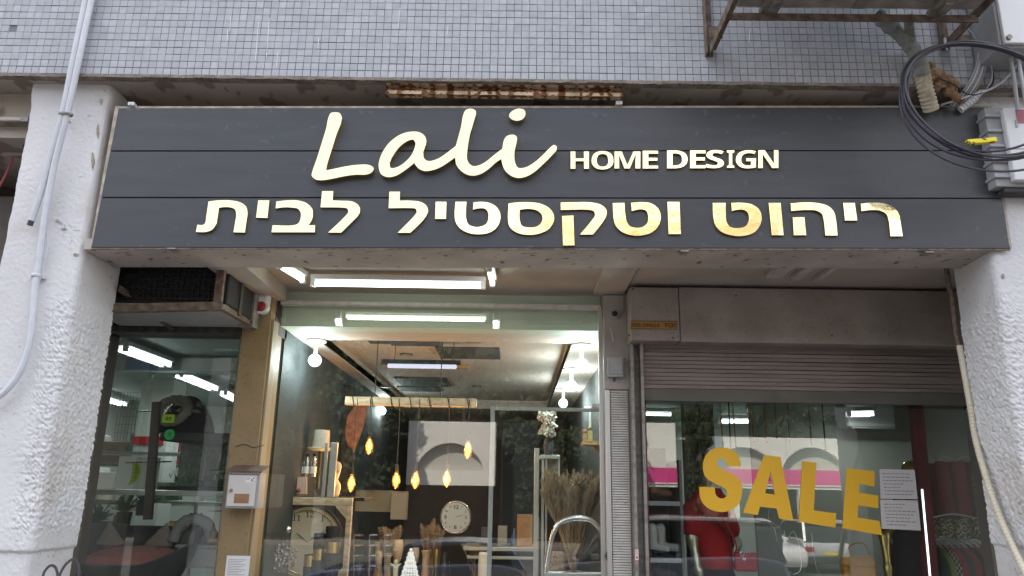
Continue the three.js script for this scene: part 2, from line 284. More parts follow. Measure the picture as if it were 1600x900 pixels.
// ---- mosaic tiles: the two lowest courses one by one, the rest joined
{
  const S = 0.0432, cols = Math.ceil(7.4 / S), rows = 24, x0 = -3.55, rest = [[], [], [], []];
  const tileG = (w, h) => { const t = 0.006, b = 0.0016, g = new THREE.BufferGeometry(), W = w / 2, H = h / 2;
    const v = [[-W, -H, 0], [W, -H, 0], [W, H, 0], [-W, H, 0], [-W + b, -H + b, t], [W - b, -H + b, t], [W - b, H - b, t], [-W + b, H - b, t]];
    const f = [[4, 5, 6, 7], [0, 1, 5, 4], [1, 2, 6, 5], [2, 3, 7, 6], [3, 0, 4, 7]];
    g.setAttribute('position', new THREE.Float32BufferAttribute(f.flatMap(q => [q[0], q[1], q[2], q[0], q[2], q[3]].flatMap(i => v[i])), 3));
    g.setAttribute('uv', new THREE.Float32BufferAttribute(new Float32Array(60), 2)); g.computeVertexNormals(); return g; };
  const shared = Array.from({ length: 6 }, (_, i) => worldUV(tileG(S - 0.0003 - i * 0.0003, S - 0.0009 - (i % 3) * 0.0006).translate(i * 0.31, i * 0.17, 0)));
  shared.forEach((g, i) => g.translate(-i * 0.31, -i * 0.17, 0));
  for (let j = 0; j < rows; j++) for (let i = 0; i < cols; i++) {
    const wav = 0.004 * fbm(i * 0.09, j * 0.5, 3), painted = clamp(smooth(-0.08, 0.14, fbm(i * 0.035 + 4, j * 0.06, 6)) * 0.8 + 0.7 * smooth(60, 20, i));
    const x = x0 + (i + 0.5) * S + 0.003 * fbm(j * 0.4, i * 0.05, 8), y = FY + 0.013 + (j + 0.5) * S + wav, k = Math.floor(rnd() * 4);
    const z = FZ - 0.0195 + 0.0012 * fbm(i * 0.3, j * 0.3, 1) + (rnd() < 0.03 ? rr(-0.002, 0.001) : 0), rot = rr(-0.014, 0.014);
    if (rnd() < 0.0012) continue;                             // a lost tile
    if (j < 2 && i < 150) {
      const m = new THREE.Mesh(shared[Math.floor(rnd() * 6)], M.mosaic[k]); m.name = 'tile'; m.castShadow = m.receiveShadow = true;
      m.position.set(x, y, z + 5); m.rotation.set(rr(-0.02, 0.02), rr(-0.02, 0.02), rot); block.add(m);
    } else {
      const w = S - mix(0.0006, -0.0008, painted) - rnd() * 0.0010 + (rnd() < 0.3 ? 0.0008 : 0), h = S - mix(0.0007, 0.0012, painted) - rnd() * 0.0009 + (rnd() < 0.35 ? 0.0014 : 0);
      rest[k].push(tileG(w, h).rotateZ(rot).rotateX(rr(-0.02, 0.02)).rotateY(rr(-0.02, 0.02)).translate(x, y, z));
    }
  }
  for (const [a, b, h] of [[361, 26, 22], [404, 34, 60], [421, 28, 62], [434, 82, 24], [356, 46, 18], [625, 14, 30], [1172, 46, 20], [700, 40, 14], [498, 60, 16]]) { const p = P(a, b, FZ - 0.012), q = P(a - h * 0.08, b + h, FZ - 0.012); part(block, 'paint_drip', bar(p, q, 0.0032, 0.002, V(0, 0, 1)), M.plastic); }
  rest.forEach((r, k) => { const m = part(block, 'tile_field', r, M.mosaic[k]); m.userData.kind = 'stuff'; });
}

// ================================================================ PILLARS
function pillar(path, label, amp, name = 'pillar') {         // path: plan outline [x, z]; amp(s, y, side) gives the roughness
  const pts = [], step = 0.006;
  for (let i = 0; i + 1 < path.length; i++) { const [ax, az] = path[i], [bx_, bz] = path[i + 1], L = Math.hypot(bx_ - ax, bz - az), n = Math.max(1, Math.round(L / step)); for (let k = 0; k < n; k++) pts.push([mix(ax, bx_, k / n), mix(az, bz, k / n), i]); }
  pts.push([...path[path.length - 1], path.length - 2]);
  const n = pts.length, H = FY + 0.012, rows = 520, y0 = 0.9, g = new THREE.BufferGeometry(), pos = [], idx = [];
  const nor = pts.map((_, i) => { let nx = 0, nz = 0; for (let k = -3; k <= 3; k++) { const a = pts[clamp(i + k - 1, 0, n - 1)], b = pts[clamp(i + k + 1, 0, n - 1)]; nx += -(b[1] - a[1]); nz += b[0] - a[0]; } const l = Math.hypot(nx, nz) || 1; return [nx / l, nz / l]; });
  for (let j = 0; j <= rows; j++) {
    const y = j === 0 ? 0 : mix(y0, H, (j - 1) / (rows - 1));
    for (let i = 0; i < n; i++) {
      const [x, z, side] = pts[i], d = amp(x, y, z, side), nx = nor[i][0], nz = -nor[i][1];
      const cx = (pts[clamp(i - 2, 0, n - 1)][0] + pts[clamp(i + 2, 0, n - 1)][0]) / 2, cz = (pts[clamp(i - 2, 0, n - 1)][1] + pts[clamp(i + 2, 0, n - 1)][1]) / 2;
      pos.push(mix(x, cx, 0.55) - nor[i][0] * -d, y, mix(z, cz, 0.55) + nor[i][1] * d);
    }
  }
  for (let j = 0; j < rows; j++) for (let i = 0; i + 1 < n; i++) { const a = j * n + i, b = a + 1, c = a + n, e = c + 1; idx.push(a, b, e, a, e, c); }
  g.setAttribute('position', new THREE.Float32BufferAttribute(pos, 3)); g.setIndex(idx); g.computeVertexNormals();
  const t = thing(name, label, 'pillar', V((path[0][0] + path[path.length - 1][0]) / 2, 0, -0.1));
  part(t, 'plaster', g, M.white); return t;
}
const stucco = (a, b, c) => { const n1 = 1 - Math.abs(2 * perlin.noise(a * 27, b * 23, c * 27)), n2 = 1 - Math.abs(2 * perlin.noise(a * 46 + 5 + b * 9, b * 38, c * 46)), n3 = perlin.noise(a * 85, b * 70, c * 85 + 3); const r1 = n1 * n1, r2 = n2 * n2 * n2; return r1 * 0.55 + r2 * 0.75 + n3 * 0.45 - 0.75; };
// the outlines run so that their outward side is on the left of the walk seen from above with z down the page
const leftPillar = pillar([[-2.335, -0.40], [-2.335, -0.02], [-2.352, 0], [-2.765, 0], [-2.765, -0.40]],
  'white painted rough plaster pillar left of the shop, with pipes running down it', (x, y, z, side) => {
    const inner = side <= 1 ? 1 : smooth(-2.52, -2.38, x);
    const rough = inner * smooth(2.66, 2.42, y + 0.1 * fbm(z * 6, y * 3, 1)) * smooth(1.33, 1.42, y + 0.04 * fbm(z * 9, x * 9, 2));
    const patch = side === 2 ? 0.35 * smooth(0.02, 0.16, fbm(x * 3.2, y * 2.1, 5)) + 0.14 : 0.12;
    const plinth = smooth(1.30, 1.285, y + 0.012 * fbm(x * 12, z * 12, 7)) * 0.014;
    return 0.0098 * Math.max(rough, patch * 0.5) * stucco(x, y, z) + 0.004 * fbm(x * 4, y * 2.2, z * 4) + plinth + (side === 3 ? 0.016 * fbm(2, y * 5, 4) : 0) - 0.014 * smooth(3.66, 3.78, y + 0.06 * fbm(x * 8, 3, z));
  });
const rightPillar = pillar([[3.4, -0.40], [3.4, 0], [2.522, 0], [2.505, -0.02], [2.525, -0.40]],
  'white painted rough plaster pillar right of the shop, behind the ribbed cable', (x, y, z, side) => {
    const inner = side >= 2 ? 1 : smooth(2.72, 2.54, x);
    const rough = inner * smooth(2.74, 2.5, y + 0.1 * fbm(z * 6, y * 3, 11)) * smooth(1.34, 1.43, y + 0.04 * fbm(z * 9, x * 9, 12));
    const patch = 0.2 + 0.5 * smooth(-0.05, 0.2, fbm(x * 4, y * 3, 15));
    const plinth = smooth(1.40, 1.38, y + 0.012 * fbm(x * 12, z * 12, 17)) * 0.012;
    return 0.0098 * Math.max(rough, patch * 0.5) * stucco(x + 9, y, z) + 0.004 * fbm(x * 4, y * 2.2, z * 4 + 9) + plinth;
  });
// bare patches where the paint has flaked off near the top and along the edge by the sign
for (const [px, py, w, h, pil] of [[66, 132, 15, 5, 0], [92, 128, 20, 4, 0], [130, 131, 18, 5, 0], [150, 139, 9, 4, 0], [158, 158, 4, 7, 0], [153, 205, 3, 14, 0], [145, 250, 3, 16, 0], [90, 345, 4, 3, 0], [100, 358, 5, 2.5, 0], [118, 398, 5, 3, 0], [1567, 432, 3, 5, 1]]) {
  const q = []; for (let k = 0; k < 18; k++) { const a = k / 18 * 6.2832, r = 0.6 + 0.55 * Math.abs(fbm(px + Math.cos(a) * 1.4, py + Math.sin(a) * 1.4, 3)) + rr(0, 0.4); const p = P(px + Math.cos(a) * w * r * 0.85, py - Math.sin(a) * h * r * 0.85, 0.003); q.push(new THREE.Vector2(p.x, p.y)); }
  part(pil ? rightPillar : leftPillar, 'bare_patch', plate(THREE.ShapeUtils.isClockWise(q) ? q.reverse() : q, [], 0.0055, 0.008), M.bareCoat);
}
// spray-painted loop low on the left pillar
part(leftPillar, 'graffiti', (() => {
  const q = [[64, 905], [68, 893], [77, 884], [84, 886], [88, 897], [89, 905], [94, 893], [103, 880], [113, 874], [120, 881], [122, 896], [121, 905]].map(([a, b]) => P(a, b, 0.026));
  const g = new THREE.TubeGeometry(new THREE.CatmullRomCurve3(q.map(v => V(v.x, v.y, 0))), 60, 0.0075, 6); g.scale(1, 1, 0.12).translate(0, 0, 0.0165); return g;
})(), M.charcoal);

// ================================================================ LINTEL AND VESTIBULE
const lintelG = (() => { const a = P(140, 389, 0.02), b = P(1580, 391, 0.02); a.x = -2.322; b.x = 2.53;
  const y = x => mix(a.y, b.y, (x - a.x) / (b.x - a.x));
  const g = new THREE.BoxGeometry(b.x - a.x, 0.06, 0.34, 160, 1, 14).translate((a.x + b.x) / 2, 0.03, -0.152), p = g.attributes.position;
  for (let i = 0; i < p.count; i++) { const x = p.getX(i); p.setY(i, p.getY(i) + y(x) + 0.003 * fbm(x * 5, p.getZ(i) * 5, 3)); }
  g.computeVertexNormals(); return g; })();
part(block, 'lintel', lintelG, M.lintel);
part(block, 'lintel_lip', (() => { const a = P(143, 389, 0.022), b = P(1578, 391, 0.022); return bar(V(a.x, a.y + 0.012, 0.0235), V(b.x, b.y + 0.012, 0.0235), 0.006, 0.03); })(), M.ironBrown);
part(block, 'vestibule_ceiling', bx(-2.95, 3.02, 2.93, 2.99, -0.34, -1.4), M.ceil);
part(block, 'vestibule_wall', bx(-2.95, -2.80, 0, 2.93, -0.42, -1.10), M.paleWall);
part(block, 'vestibule_wall', bx(2.98, 3.02, 0, 2.93, -0.42, -1.10), M.paleWall);
part(block, 'ceiling_step', bx(-1.80, -1.57, 2.835, 2.93, -0.335, -1.12, 0.004), M.ceil);
part(block, 'ceiling_strip', bx(0.50, 0.70, 2.905, 2.93, -0.335, -1.1, 0.003), M.ceil);
for (const [a, w, d] of [[1207, 0.09, -0.62], [1250, 0.05, -0.66], [1290, 0.03, -0.7]]) part(block, 'ceiling_batten', bx(X(a, 430, -0.5), X(a, 430, -0.5) + w, 2.90, 2.93, -0.335, d, 0.003), M.lintel);
part(block, 'door_header', bx(-1.63, 0.56, 2.69, 2.93, -1.25, -1.40), textured(mottle([0.70, 0.74, 0.68], 0.04, 110), 1.2, 0.7));
part(block, 'window_header', bx(-2.80, -1.63, 2.62, 2.93, -1.12, -1.40), M.darkWall);
part(block, 'window_header', bx(0.80, 2.98, 2.30, 2.93, -1.20, -1.40), M.darkWall);
part(block, 'window_plinth', bx(-2.80, -1.63, 0, 0.75, -1.05, -1.28), M.lintel);
part(block, 'window_plinth', bx(0.80, 2.98, 0, 0.75, -1.05, -1.28), M.lintel);

// ================================================================ SHOP INTERIOR SHELL
part(block, 'partition', bx(-1.66, -1.63, 0.1, 2.75, -1.36, -4.6), M.tealWall);
part(block, 'partition', bx(-1.66, -1.63, 0.1, 2.75, -4.6, -8.2), M.darkWall);
part(block, 'partition', bx(0.70, 0.74, 0.1, 2.75, -1.36, -8.2), M.darkWall);
part(block, 'end_wall', bx(-5.3, -5.26, 0.1, 2.9, -1.36, -8.2), M.paleWall);
part(block, 'end_wall', bx(4.4, 4.44, 0.1, 2.9, -1.36, -8.2), M.paleWall);
part(block, 'rear_wall', bx(-1.63, 0.70, 0.1, 2.75, -7.80, -7.86), M.brownWall);
part(block, 'rear_wall', bx(-5.26, -1.66, 0.1, 2.75, -6.6, -6.66), M.paleWall);
part(block, 'rear_wall', bx(0.74, 4.4, 0.1, 2.75, -5.6, -5.66), M.paleWall);
part(block, 'shop_ceiling', bx(-5.26, -1.66, 2.69, 2.76, -1.4, -8.2), M.ceilTeal);
part(block, 'shop_ceiling', bx(0.74, 4.4, 2.50, 2.57, -1.4, -8.2), M.ceilTeal);
part(block, 'shop_ceiling', [bx(-1.63, -1.50, 2.69, 2.76, -1.4, -7.8), bx(0.40, 0.70, 2.69, 2.76, -1.4, -7.8), bx(-1.50, 0.40, 2.69, 2.76, -1.4, -1.72), bx(-1.50, 0.40, 2.69, 2.76, -6.3, -7.8)], M.shopCeil);
part(block, 'ceiling_tray', [bx(-1.52, 0.42, 2.80, 2.86, -1.70, -6.32), bx(-1.52, -1.50, 2.70, 2.80, -1.70, -6.32), bx(0.40, 0.42, 2.70, 2.80, -1.70, -6.32), bx(-1.5, 0.4, 2.762, 2.80, -1.70, -1.72), bx(-1.5, 0.4, 2.762, 2.80, -6.30, -6.32)], M.shopCeil);
part(block, 'building_floor', bx(-13.7, 13.7, 3.0, 3.05, -1.42, -8.2), M.ceil);
for (const [a, b, c, d] of [[573, 530, 688, 538], [680, 543, 782, 561], [615, 590, 705, 604], [620, 604, 690, 612]]) { const p = PY(a, b, 2.79), q = PY(c, d, 2.79); part(block, 'ceiling_panel', bx(p.x, q.x, 2.785, 2.80, p.z, q.z, 0.002), M.charcoal); }

// ================================================================ SHOPFRONT JOINERY
const front = thing('shopfront', 'glazed shop entrance with aluminium frame between the tan post and the grey shutter column', 'shopfront', V(-0.5, 0, -1.17));
const XA = -1.615, XB = 0.557, XM = X(777, 600, -1.17);
part(front, 'glass_pane', bx(XA, XM - 0.002, 0.10, 2.82, -1.170, -1.1705), M.glass);
part(front, 'glass_pane', bx(XM + 0.002, XB, 0.10, 2.82, -1.173, -1.1735), M.glass);
part(front, 'head_rail', bx(XA, XB, 2.82, 2.845, -1.14, -1.2, 0.002), M.aluDirty);
part(front, 'stile', bx(XB - 0.022, XB + 0.006, 0.1, 2.82, -1.14, -1.16, 0.002), M.alu);
{ const d = thing('glass_door', 'glass door leaf with slim pale aluminium frame, to the left of the ribbed column', 'door', V(0.2, 0.1, -1.2));
  const yT = Y(860, 637, -1.2), x0 = X(765, 650, -1.2), x1 = X(936, 650, -1.2);
  part(d, 'frame', [bx(x0 + 0.006, x0 + 0.034, 0.1, yT, -1.19, -1.22, 0.002), bx(x0 + 0.035, x1, yT - 0.022, yT, -1.19, -1.22, 0.002)], M.boxGrey);
  part(d, 'latch', bx(x1 - 0.05, x1 + 0.004, yT + 0.002, yT + 0.03, -1.18, -1.21, 0.003), M.alu); }
solo('door_knob', 'dark round door knob on the aluminium stile beside the ribbed column', 'door knob', [lathe([[0, 0], [0.012, 0], [0.012, 0.03], [0.036, 0.034], [0.036, 0.045], [0, 0.05]], 0, 0, 0).rotateX(Math.PI / 2).translate(...P(953, 868, -1.14).toArray())], M.darkIron);

const post = thing('post', 'tan painted post with scuffed band between the left window and the entrance', 'post', V(-1.72, 0, -1.1));
part(post, 'shaft', bx(-1.815, -1.632, 0, 2.835, -1.03, -1.30, 0.004), M.tan);
part(post, 'corner_bead', bx(-1.631, -1.618, 0, 2.69, -1.06, -1.165, 0.002), std([0.34, 0.27, 0.17], 0.6));
part(post, 'wire_tie', tube([P(368, 698, -1.0265), P(382, 694, -1.0245), P(395, 699, -1.0265), P(412, 696, -1.0265)], 0.0022, 24, 5), M.charcoal);

const col = thing('column', 'grey shopfront column with ribbed metal strip and shutter rail between entrance and right window', 'column', V(0.68, 0, -1.1));
part(col, 'core', bx(0.565, 0.80, 0, 2.93, -1.10, -1.36), M.colGrey);
part(col, 'cover_panel', bx(0.565, 0.735, 2.27, 2.90, -1.082, -1.10, 0.003), M.colGrey);
{ const ribs = []; for (let y = 0.9; y < 2.255; y += 0.0155) ribs.push(bx(0.60, 0.715, y, y + 0.0125, -1.083, -1.10, 0.004)); const m = part(col, 'rib', ribs, M.aluDirty); m.userData.kind = 'stuff'; }
part(col, 'edge_strip', bx(0.566, 0.595, 0, 2.265, -1.07, -1.10, 0.003), M.alu);
part(col, 'guide_rail', [bx(0.722, 0.742, 0, 2.56, -0.985, -1.10, 0.002), bx(0.742, 0.795, 0, 2.56, -1.06, -1.08, 0.002), bx(0.785, 0.805, 0, 2.56, -0.985, -1.058, 0.002)], M.galv);

// right shutter
const sh = thing('roller_shutter', 'half raised grey roller shutter with its box above the right shop window', 'roller shutter', V(1.8, 2.2, -1));
part(sh, 'box_cover', bx(0.715, 1.024, 2.555, 2.905, -0.88, -1.20, 0.006), M.shutterBox);
part(sh, 'box_cover', bx(1.028, 2.975, 2.55, 2.908, -0.878, -1.20, 0.006), M.shutterBox);
for (const [a, b] of [[989, 452], [983, 524], [1052, 528], [1150, 462], [1300, 524]]) part(sh, 'screw', ball(0.006, ...P(a, b, -0.877).toArray(), 8).scale(1, 1, 1), M.darkIron);
{ const pf = []; const h = 0.0262; for (let k = 0; k <= 8; k++) { const a = k / 8; pf.push(new THREE.Vector2(0.012 * Math.sin(a * Math.PI) + (k === 0 ? -0.002 : 0), a * h * 0.87)); } pf.push(new THREE.Vector2(-0.006, h * 0.87), new THREE.Vector2(-0.006, 0));
  const g = worldUV(new THREE.ExtrudeGeometry(new THREE.Shape(pf), { depth: 2.16, bevelEnabled: false }).rotateY(Math.PI / 2)); const gs = [0, 1, 2, 3].map(k => { const c = join(g).clone(), uv = c.attributes.uv; for (let i = 0; i < uv.count; i++) uv.setXY(i, uv.getX(i) + k * 0.37, uv.getY(i) + k * 0.23); return c; });
  for (let i = 0; i < 11; i++) { const m = new THREE.Mesh(gs[(i * 3) % 4], M.shutter); m.name = 'slat'; m.castShadow = m.receiveShadow = true; const o = origin(sh); m.position.set(0.80 - o.x, 2.274 + i * h - o.y, -1.03 - o.z + rr(-0.0025, 0.0025)); m.rotation.x = Math.PI; m.rotation.set(0, rr(-0.0012, 0.0012), rr(-0.0010, 0.0010)); sh.add(m); } }
part(sh, 'bottom_bar', bx(0.79, 2.975, 2.192, 2.272, -1.018, -1.048, 0.006), M.shutterBar);
solo('shutter_sticker', 'small gold sticker with a phone number on the left end of the shutter box', 'sticker', (() => { const a = P(986, 501, -0.876), b = P(1058, 502, -0.876), c = P(1057, 515, -0.876), d = P(985, 514, -0.876); return quad(d, c, b, a); })(), new THREE.MeshPhysicalMaterial({ map: px2(512, 96, (c, w, h) => { c.fillStyle = '#9c7440'; c.fillRect(0, 0, w, h); c.strokeStyle = '#5d4020'; c.lineWidth = 6; c.strokeRect(3, 3, w - 6, h - 6); c.fillStyle = '#4a331b'; c.font = 'bold 58px sans-serif'; c.fillText('050-399624', 14, 70); c.lineWidth = 9; c.strokeStyle = '#4a331b'; for (const [x, s] of [[368, 0], [402, 1], [436, 2], [470, 1]]) { c.beginPath(); c.moveTo(x, 28); c.lineTo(x + 22, 28); c.lineTo(x + 22, 68); if (s) { c.moveTo(x, 68); c.lineTo(x, s > 1 ? 46 : 28); } if (s > 1) { c.moveTo(x, 68); c.lineTo(x + 22, 68); } c.stroke(); } }), roughness: 0.5, metalness: 0.2 }), null, null, true);

// windows
const lw = thing('shop_window', 'large shop window left of the tan post, with a pet bed behind it', 'window', V(-2.25, 0.75, -1.15));
part(lw, 'glass_pane', bx(-2.95, -1.83, 0.75, 2.60, -1.150, -1.1505), M.glass);
part(lw, 'head_frame', bx(-2.95, -1.83, 2.595, 2.635, -1.06, -1.16, 0.003), M.darkIron);
part(lw, 'side_frame', bx(-1.855, -1.83, 0.75, 2.595, -1.12, -1.18, 0.002), M.galv);
const rw = thing('shop_window', 'large shop window under the roller shutter with yellow SALE letters on it', 'window', V(1.9, 0.75, -1.12));
part(rw, 'glass_pane', bx(0.83, X(1228, 700, -1.12) - 0.001, 0.75, 2.295, -1.120, -1.1205), M.glass);
part(rw, 'glass_pane', bx(X(1228, 700, -1.12) + 0.001, 2.98, 0.75, 2.295, -1.122, -1.1225), M.glass);
part(rw, 'side_frame', bx(0.806, 0.83, 0.75, 2.295, -1.09, -1.15, 0.002), M.maroon);
part(rw, 'mullion', (() => { const a = P(1431, 640, -1.2), b = P(1449, 838, -1.2); b.lerp(a, -1.2); return bar(a.clone().lerp(b, -0.1), b, 0.075, 0.05, V(0, 0, 1)); })(), M.maroon);

// ================================================================ THE SIGN
const SZ = 0.03;
const sign = thing('shop_sign', 'long black plank shop sign with gold lettering, across the whole shop front', 'sign', V(0.16, 2.86, 0));
{
  const L = y => mix(185, 143, (y - 170) / 215), R = y => mix(1545, 1578, (y - 168) / 220);
  const rows = [[169, 167.5, 235.2, 234.6], [236.6, 235.8, 307.8, 309.2], [309.4, 310.6, 386.5, 388]];
  rows.forEach(([lt, rt, lb, rb], i) => {
    const q = [P(L(lt), lt, SZ), P(R(rt), rt, SZ), P(R(rb), rb, SZ), P(L(lb), lb, SZ)].map(p => new THREE.Vector2(p.x, p.y)).reverse();
    part(sign, 'plank', plate(q, [], SZ, 0.022, 0.002), M.plank[i]);
  });
  const a = P(180, 166, 0.006), b = P(1549, 165, 0.006), c = P(1581, 388, 0.006), d = P(140.5, 387, 0.006);
  part(sign, 'frame', plate([d, c, b, a].map(p => new THREE.Vector2(p.x, p.y)), [], 0.006, 0.20, 0), textured(mottle([0.70, 0.66, 0.60], 0.3, 120, 7, 0.08), 0.4, 0.8));
  for (const [x, y] of [[206, 165], [967, 163.5], [1492, 163]]) { const p = P(x, y, 0.02); part(sign, 'clip', [bx(p.x - 0.018, p.x + 0.018, p.y - 0.004, p.y + 0.016, 0.0, 0.034, 0.002), bx(p.x - 0.004, p.x + 0.004, p.y + 0.002, p.y + 0.010, 0.034, 0.038)], M.plastic); }
  for (const [x, y] of [[268, 388.5], [1070, 392.5], [1452, 394]]) { const p = P(x, y, 0.03); part(sign, 'clip', bx(p.x - 0.022, p.x + 0.022, p.y - 0.004, p.y + 0.004, 0.036, -0.03, 0.0015), M.galv); }
  // letters: outlines measured in enlarged crops (origin, scale), then laid on the sign
  const W = (pts, ox, oy, s, z) => outline(pts.map(([x, y, c]) => { const p = P(ox + x / s, oy + y / s, z); return [p.x, p.y, c]; }));
  const ccw = p => THREE.ShapeUtils.isClockWise(p) ? p.slice().reverse() : p;
  const letter = (name, o, hs, z, depth, bevel = 0.0012) => {
    const g = plate(ccw(o), hs, z, depth, bevel);
    return part(sign, name, g, M.gold);
  };
  const ZL = SZ + 0.036, A1 = [470, 160, 6.427], A2 = [670, 160, 6.427];
  letter('letter', W([[300, 105], [340, 97], [390, 105], [413, 150], [405, 200], [365, 300], [320, 440], [270, 600], [255, 680, 1], [330, 665], [450, 640], [560, 625], [680, 625], [730, 655], [715, 700], [660, 725], [560, 727], [450, 740], [330, 765], [220, 782], [150, 775], [108, 735], [115, 690], [160, 560], [210, 400], [255, 250], [270, 170]], ...A1, ZL), [], ZL, 0.036);
  const b1 = [[1140, 610, 1], [1050, 680], [960, 735], [880, 752], [810, 725], [780, 650], [790, 570], [830, 480], [900, 390], [1000, 320], [1100, 292], [1190, 297], [1245, 335], [1262, 385], [1245, 450], [1230, 510], [1240, 560], [1275, 585], [1330, 580], [1400, 550]];
  const b2 = [[200, 490], [270, 435, 1], [285, 380], [320, 250], [345, 120], [370, 75], [420, 60], [470, 80], [475, 110], [450, 200], [410, 340], [388, 480], [385, 560], [405, 610], [445, 637], [500, 630], [570, 595], [650, 530], [735, 465, 1], [742, 430], [752, 380], [785, 335], [850, 322], [885, 345], [885, 390], [865, 480], [862, 560], [875, 620], [900, 655], [970, 650], [1060, 600], [1150, 520], [1220, 450], [1255, 425], [1285, 440], [1285, 475], [1240, 530], [1150, 620], [1060, 700], [980, 745], [900, 760], [830, 740], [770, 690], [740, 620], [728, 570, 1], [680, 600], [600, 670], [520, 720], [440, 737], [370, 720], [310, 675], [275, 620], [262, 555, 1], [200, 600], [120, 650], [50, 678]].map(([x, y, c]) => [x + 1285.4, y, c]);
  const b3 = [[1245, 690], [1190, 670], [1160, 640]];
  letter('letter', W([...b1, ...b2, ...b3], ...A1, ZL), [W([[905, 655], [893, 610], [930, 530], [1000, 440], [1070, 390], [1125, 375], [1148, 400], [1140, 460], [1100, 540], [1030, 610], [960, 650]], ...A1, ZL)], ZL, 0.036);
  letter('letter_dot', W([[805, 130], [830, 90], [900, 60], [960, 75], [972, 120], [940, 170], [880, 185], [825, 165]], ...A2, ZL), [], ZL, 0.036);
  // Latin capitals
  const ZS = SZ + 0.016, box = [['H', 50, 180, 95, 217], ['O', 197, 350, 92, 222], ['M', 357, 537, 95, 215], ['E', 553, 660, 90, 215], ['D', 722, 865, 88, 214], ['E', 882, 990, 88, 213], ['S', 992, 1117, 85, 213], ['I', 1137, 1190, 88, 210], ['G', 1200, 1340, 86, 214], ['N', 1356, 1496, 86, 212]];
  for (const [ch, x0, x1, y0, y1] of box) {
    const s = font.generateShapes(ch, 1)[0], e = s.extractPoints(10), all = e.shape; let ax = 1e9, bx_ = -1e9, ay = 1e9, by = -1e9;
    for (const p of all) { ax = Math.min(ax, p.x); bx_ = Math.max(bx_, p.x); ay = Math.min(ay, p.y); by = Math.max(by, p.y); }
    const map = p => { const u = (p.x - ax) / (bx_ - ax), v = (p.y - ay) / (by - ay); const flare = ch === 'I' ? (u - 0.5) * 0.25 * (Math.abs(v - 0.5) * 2 - 1) : 0, q = P(880 + mix(x0, x1, u + flare) / 4.444, 215 + mix(y1, y0, v) / 4.444, ZS); return new THREE.Vector2(q.x, q.y); };
    letter('letter', all.map(map), e.holes.map(h => h.map(map)), ZS, 0.016);
  }
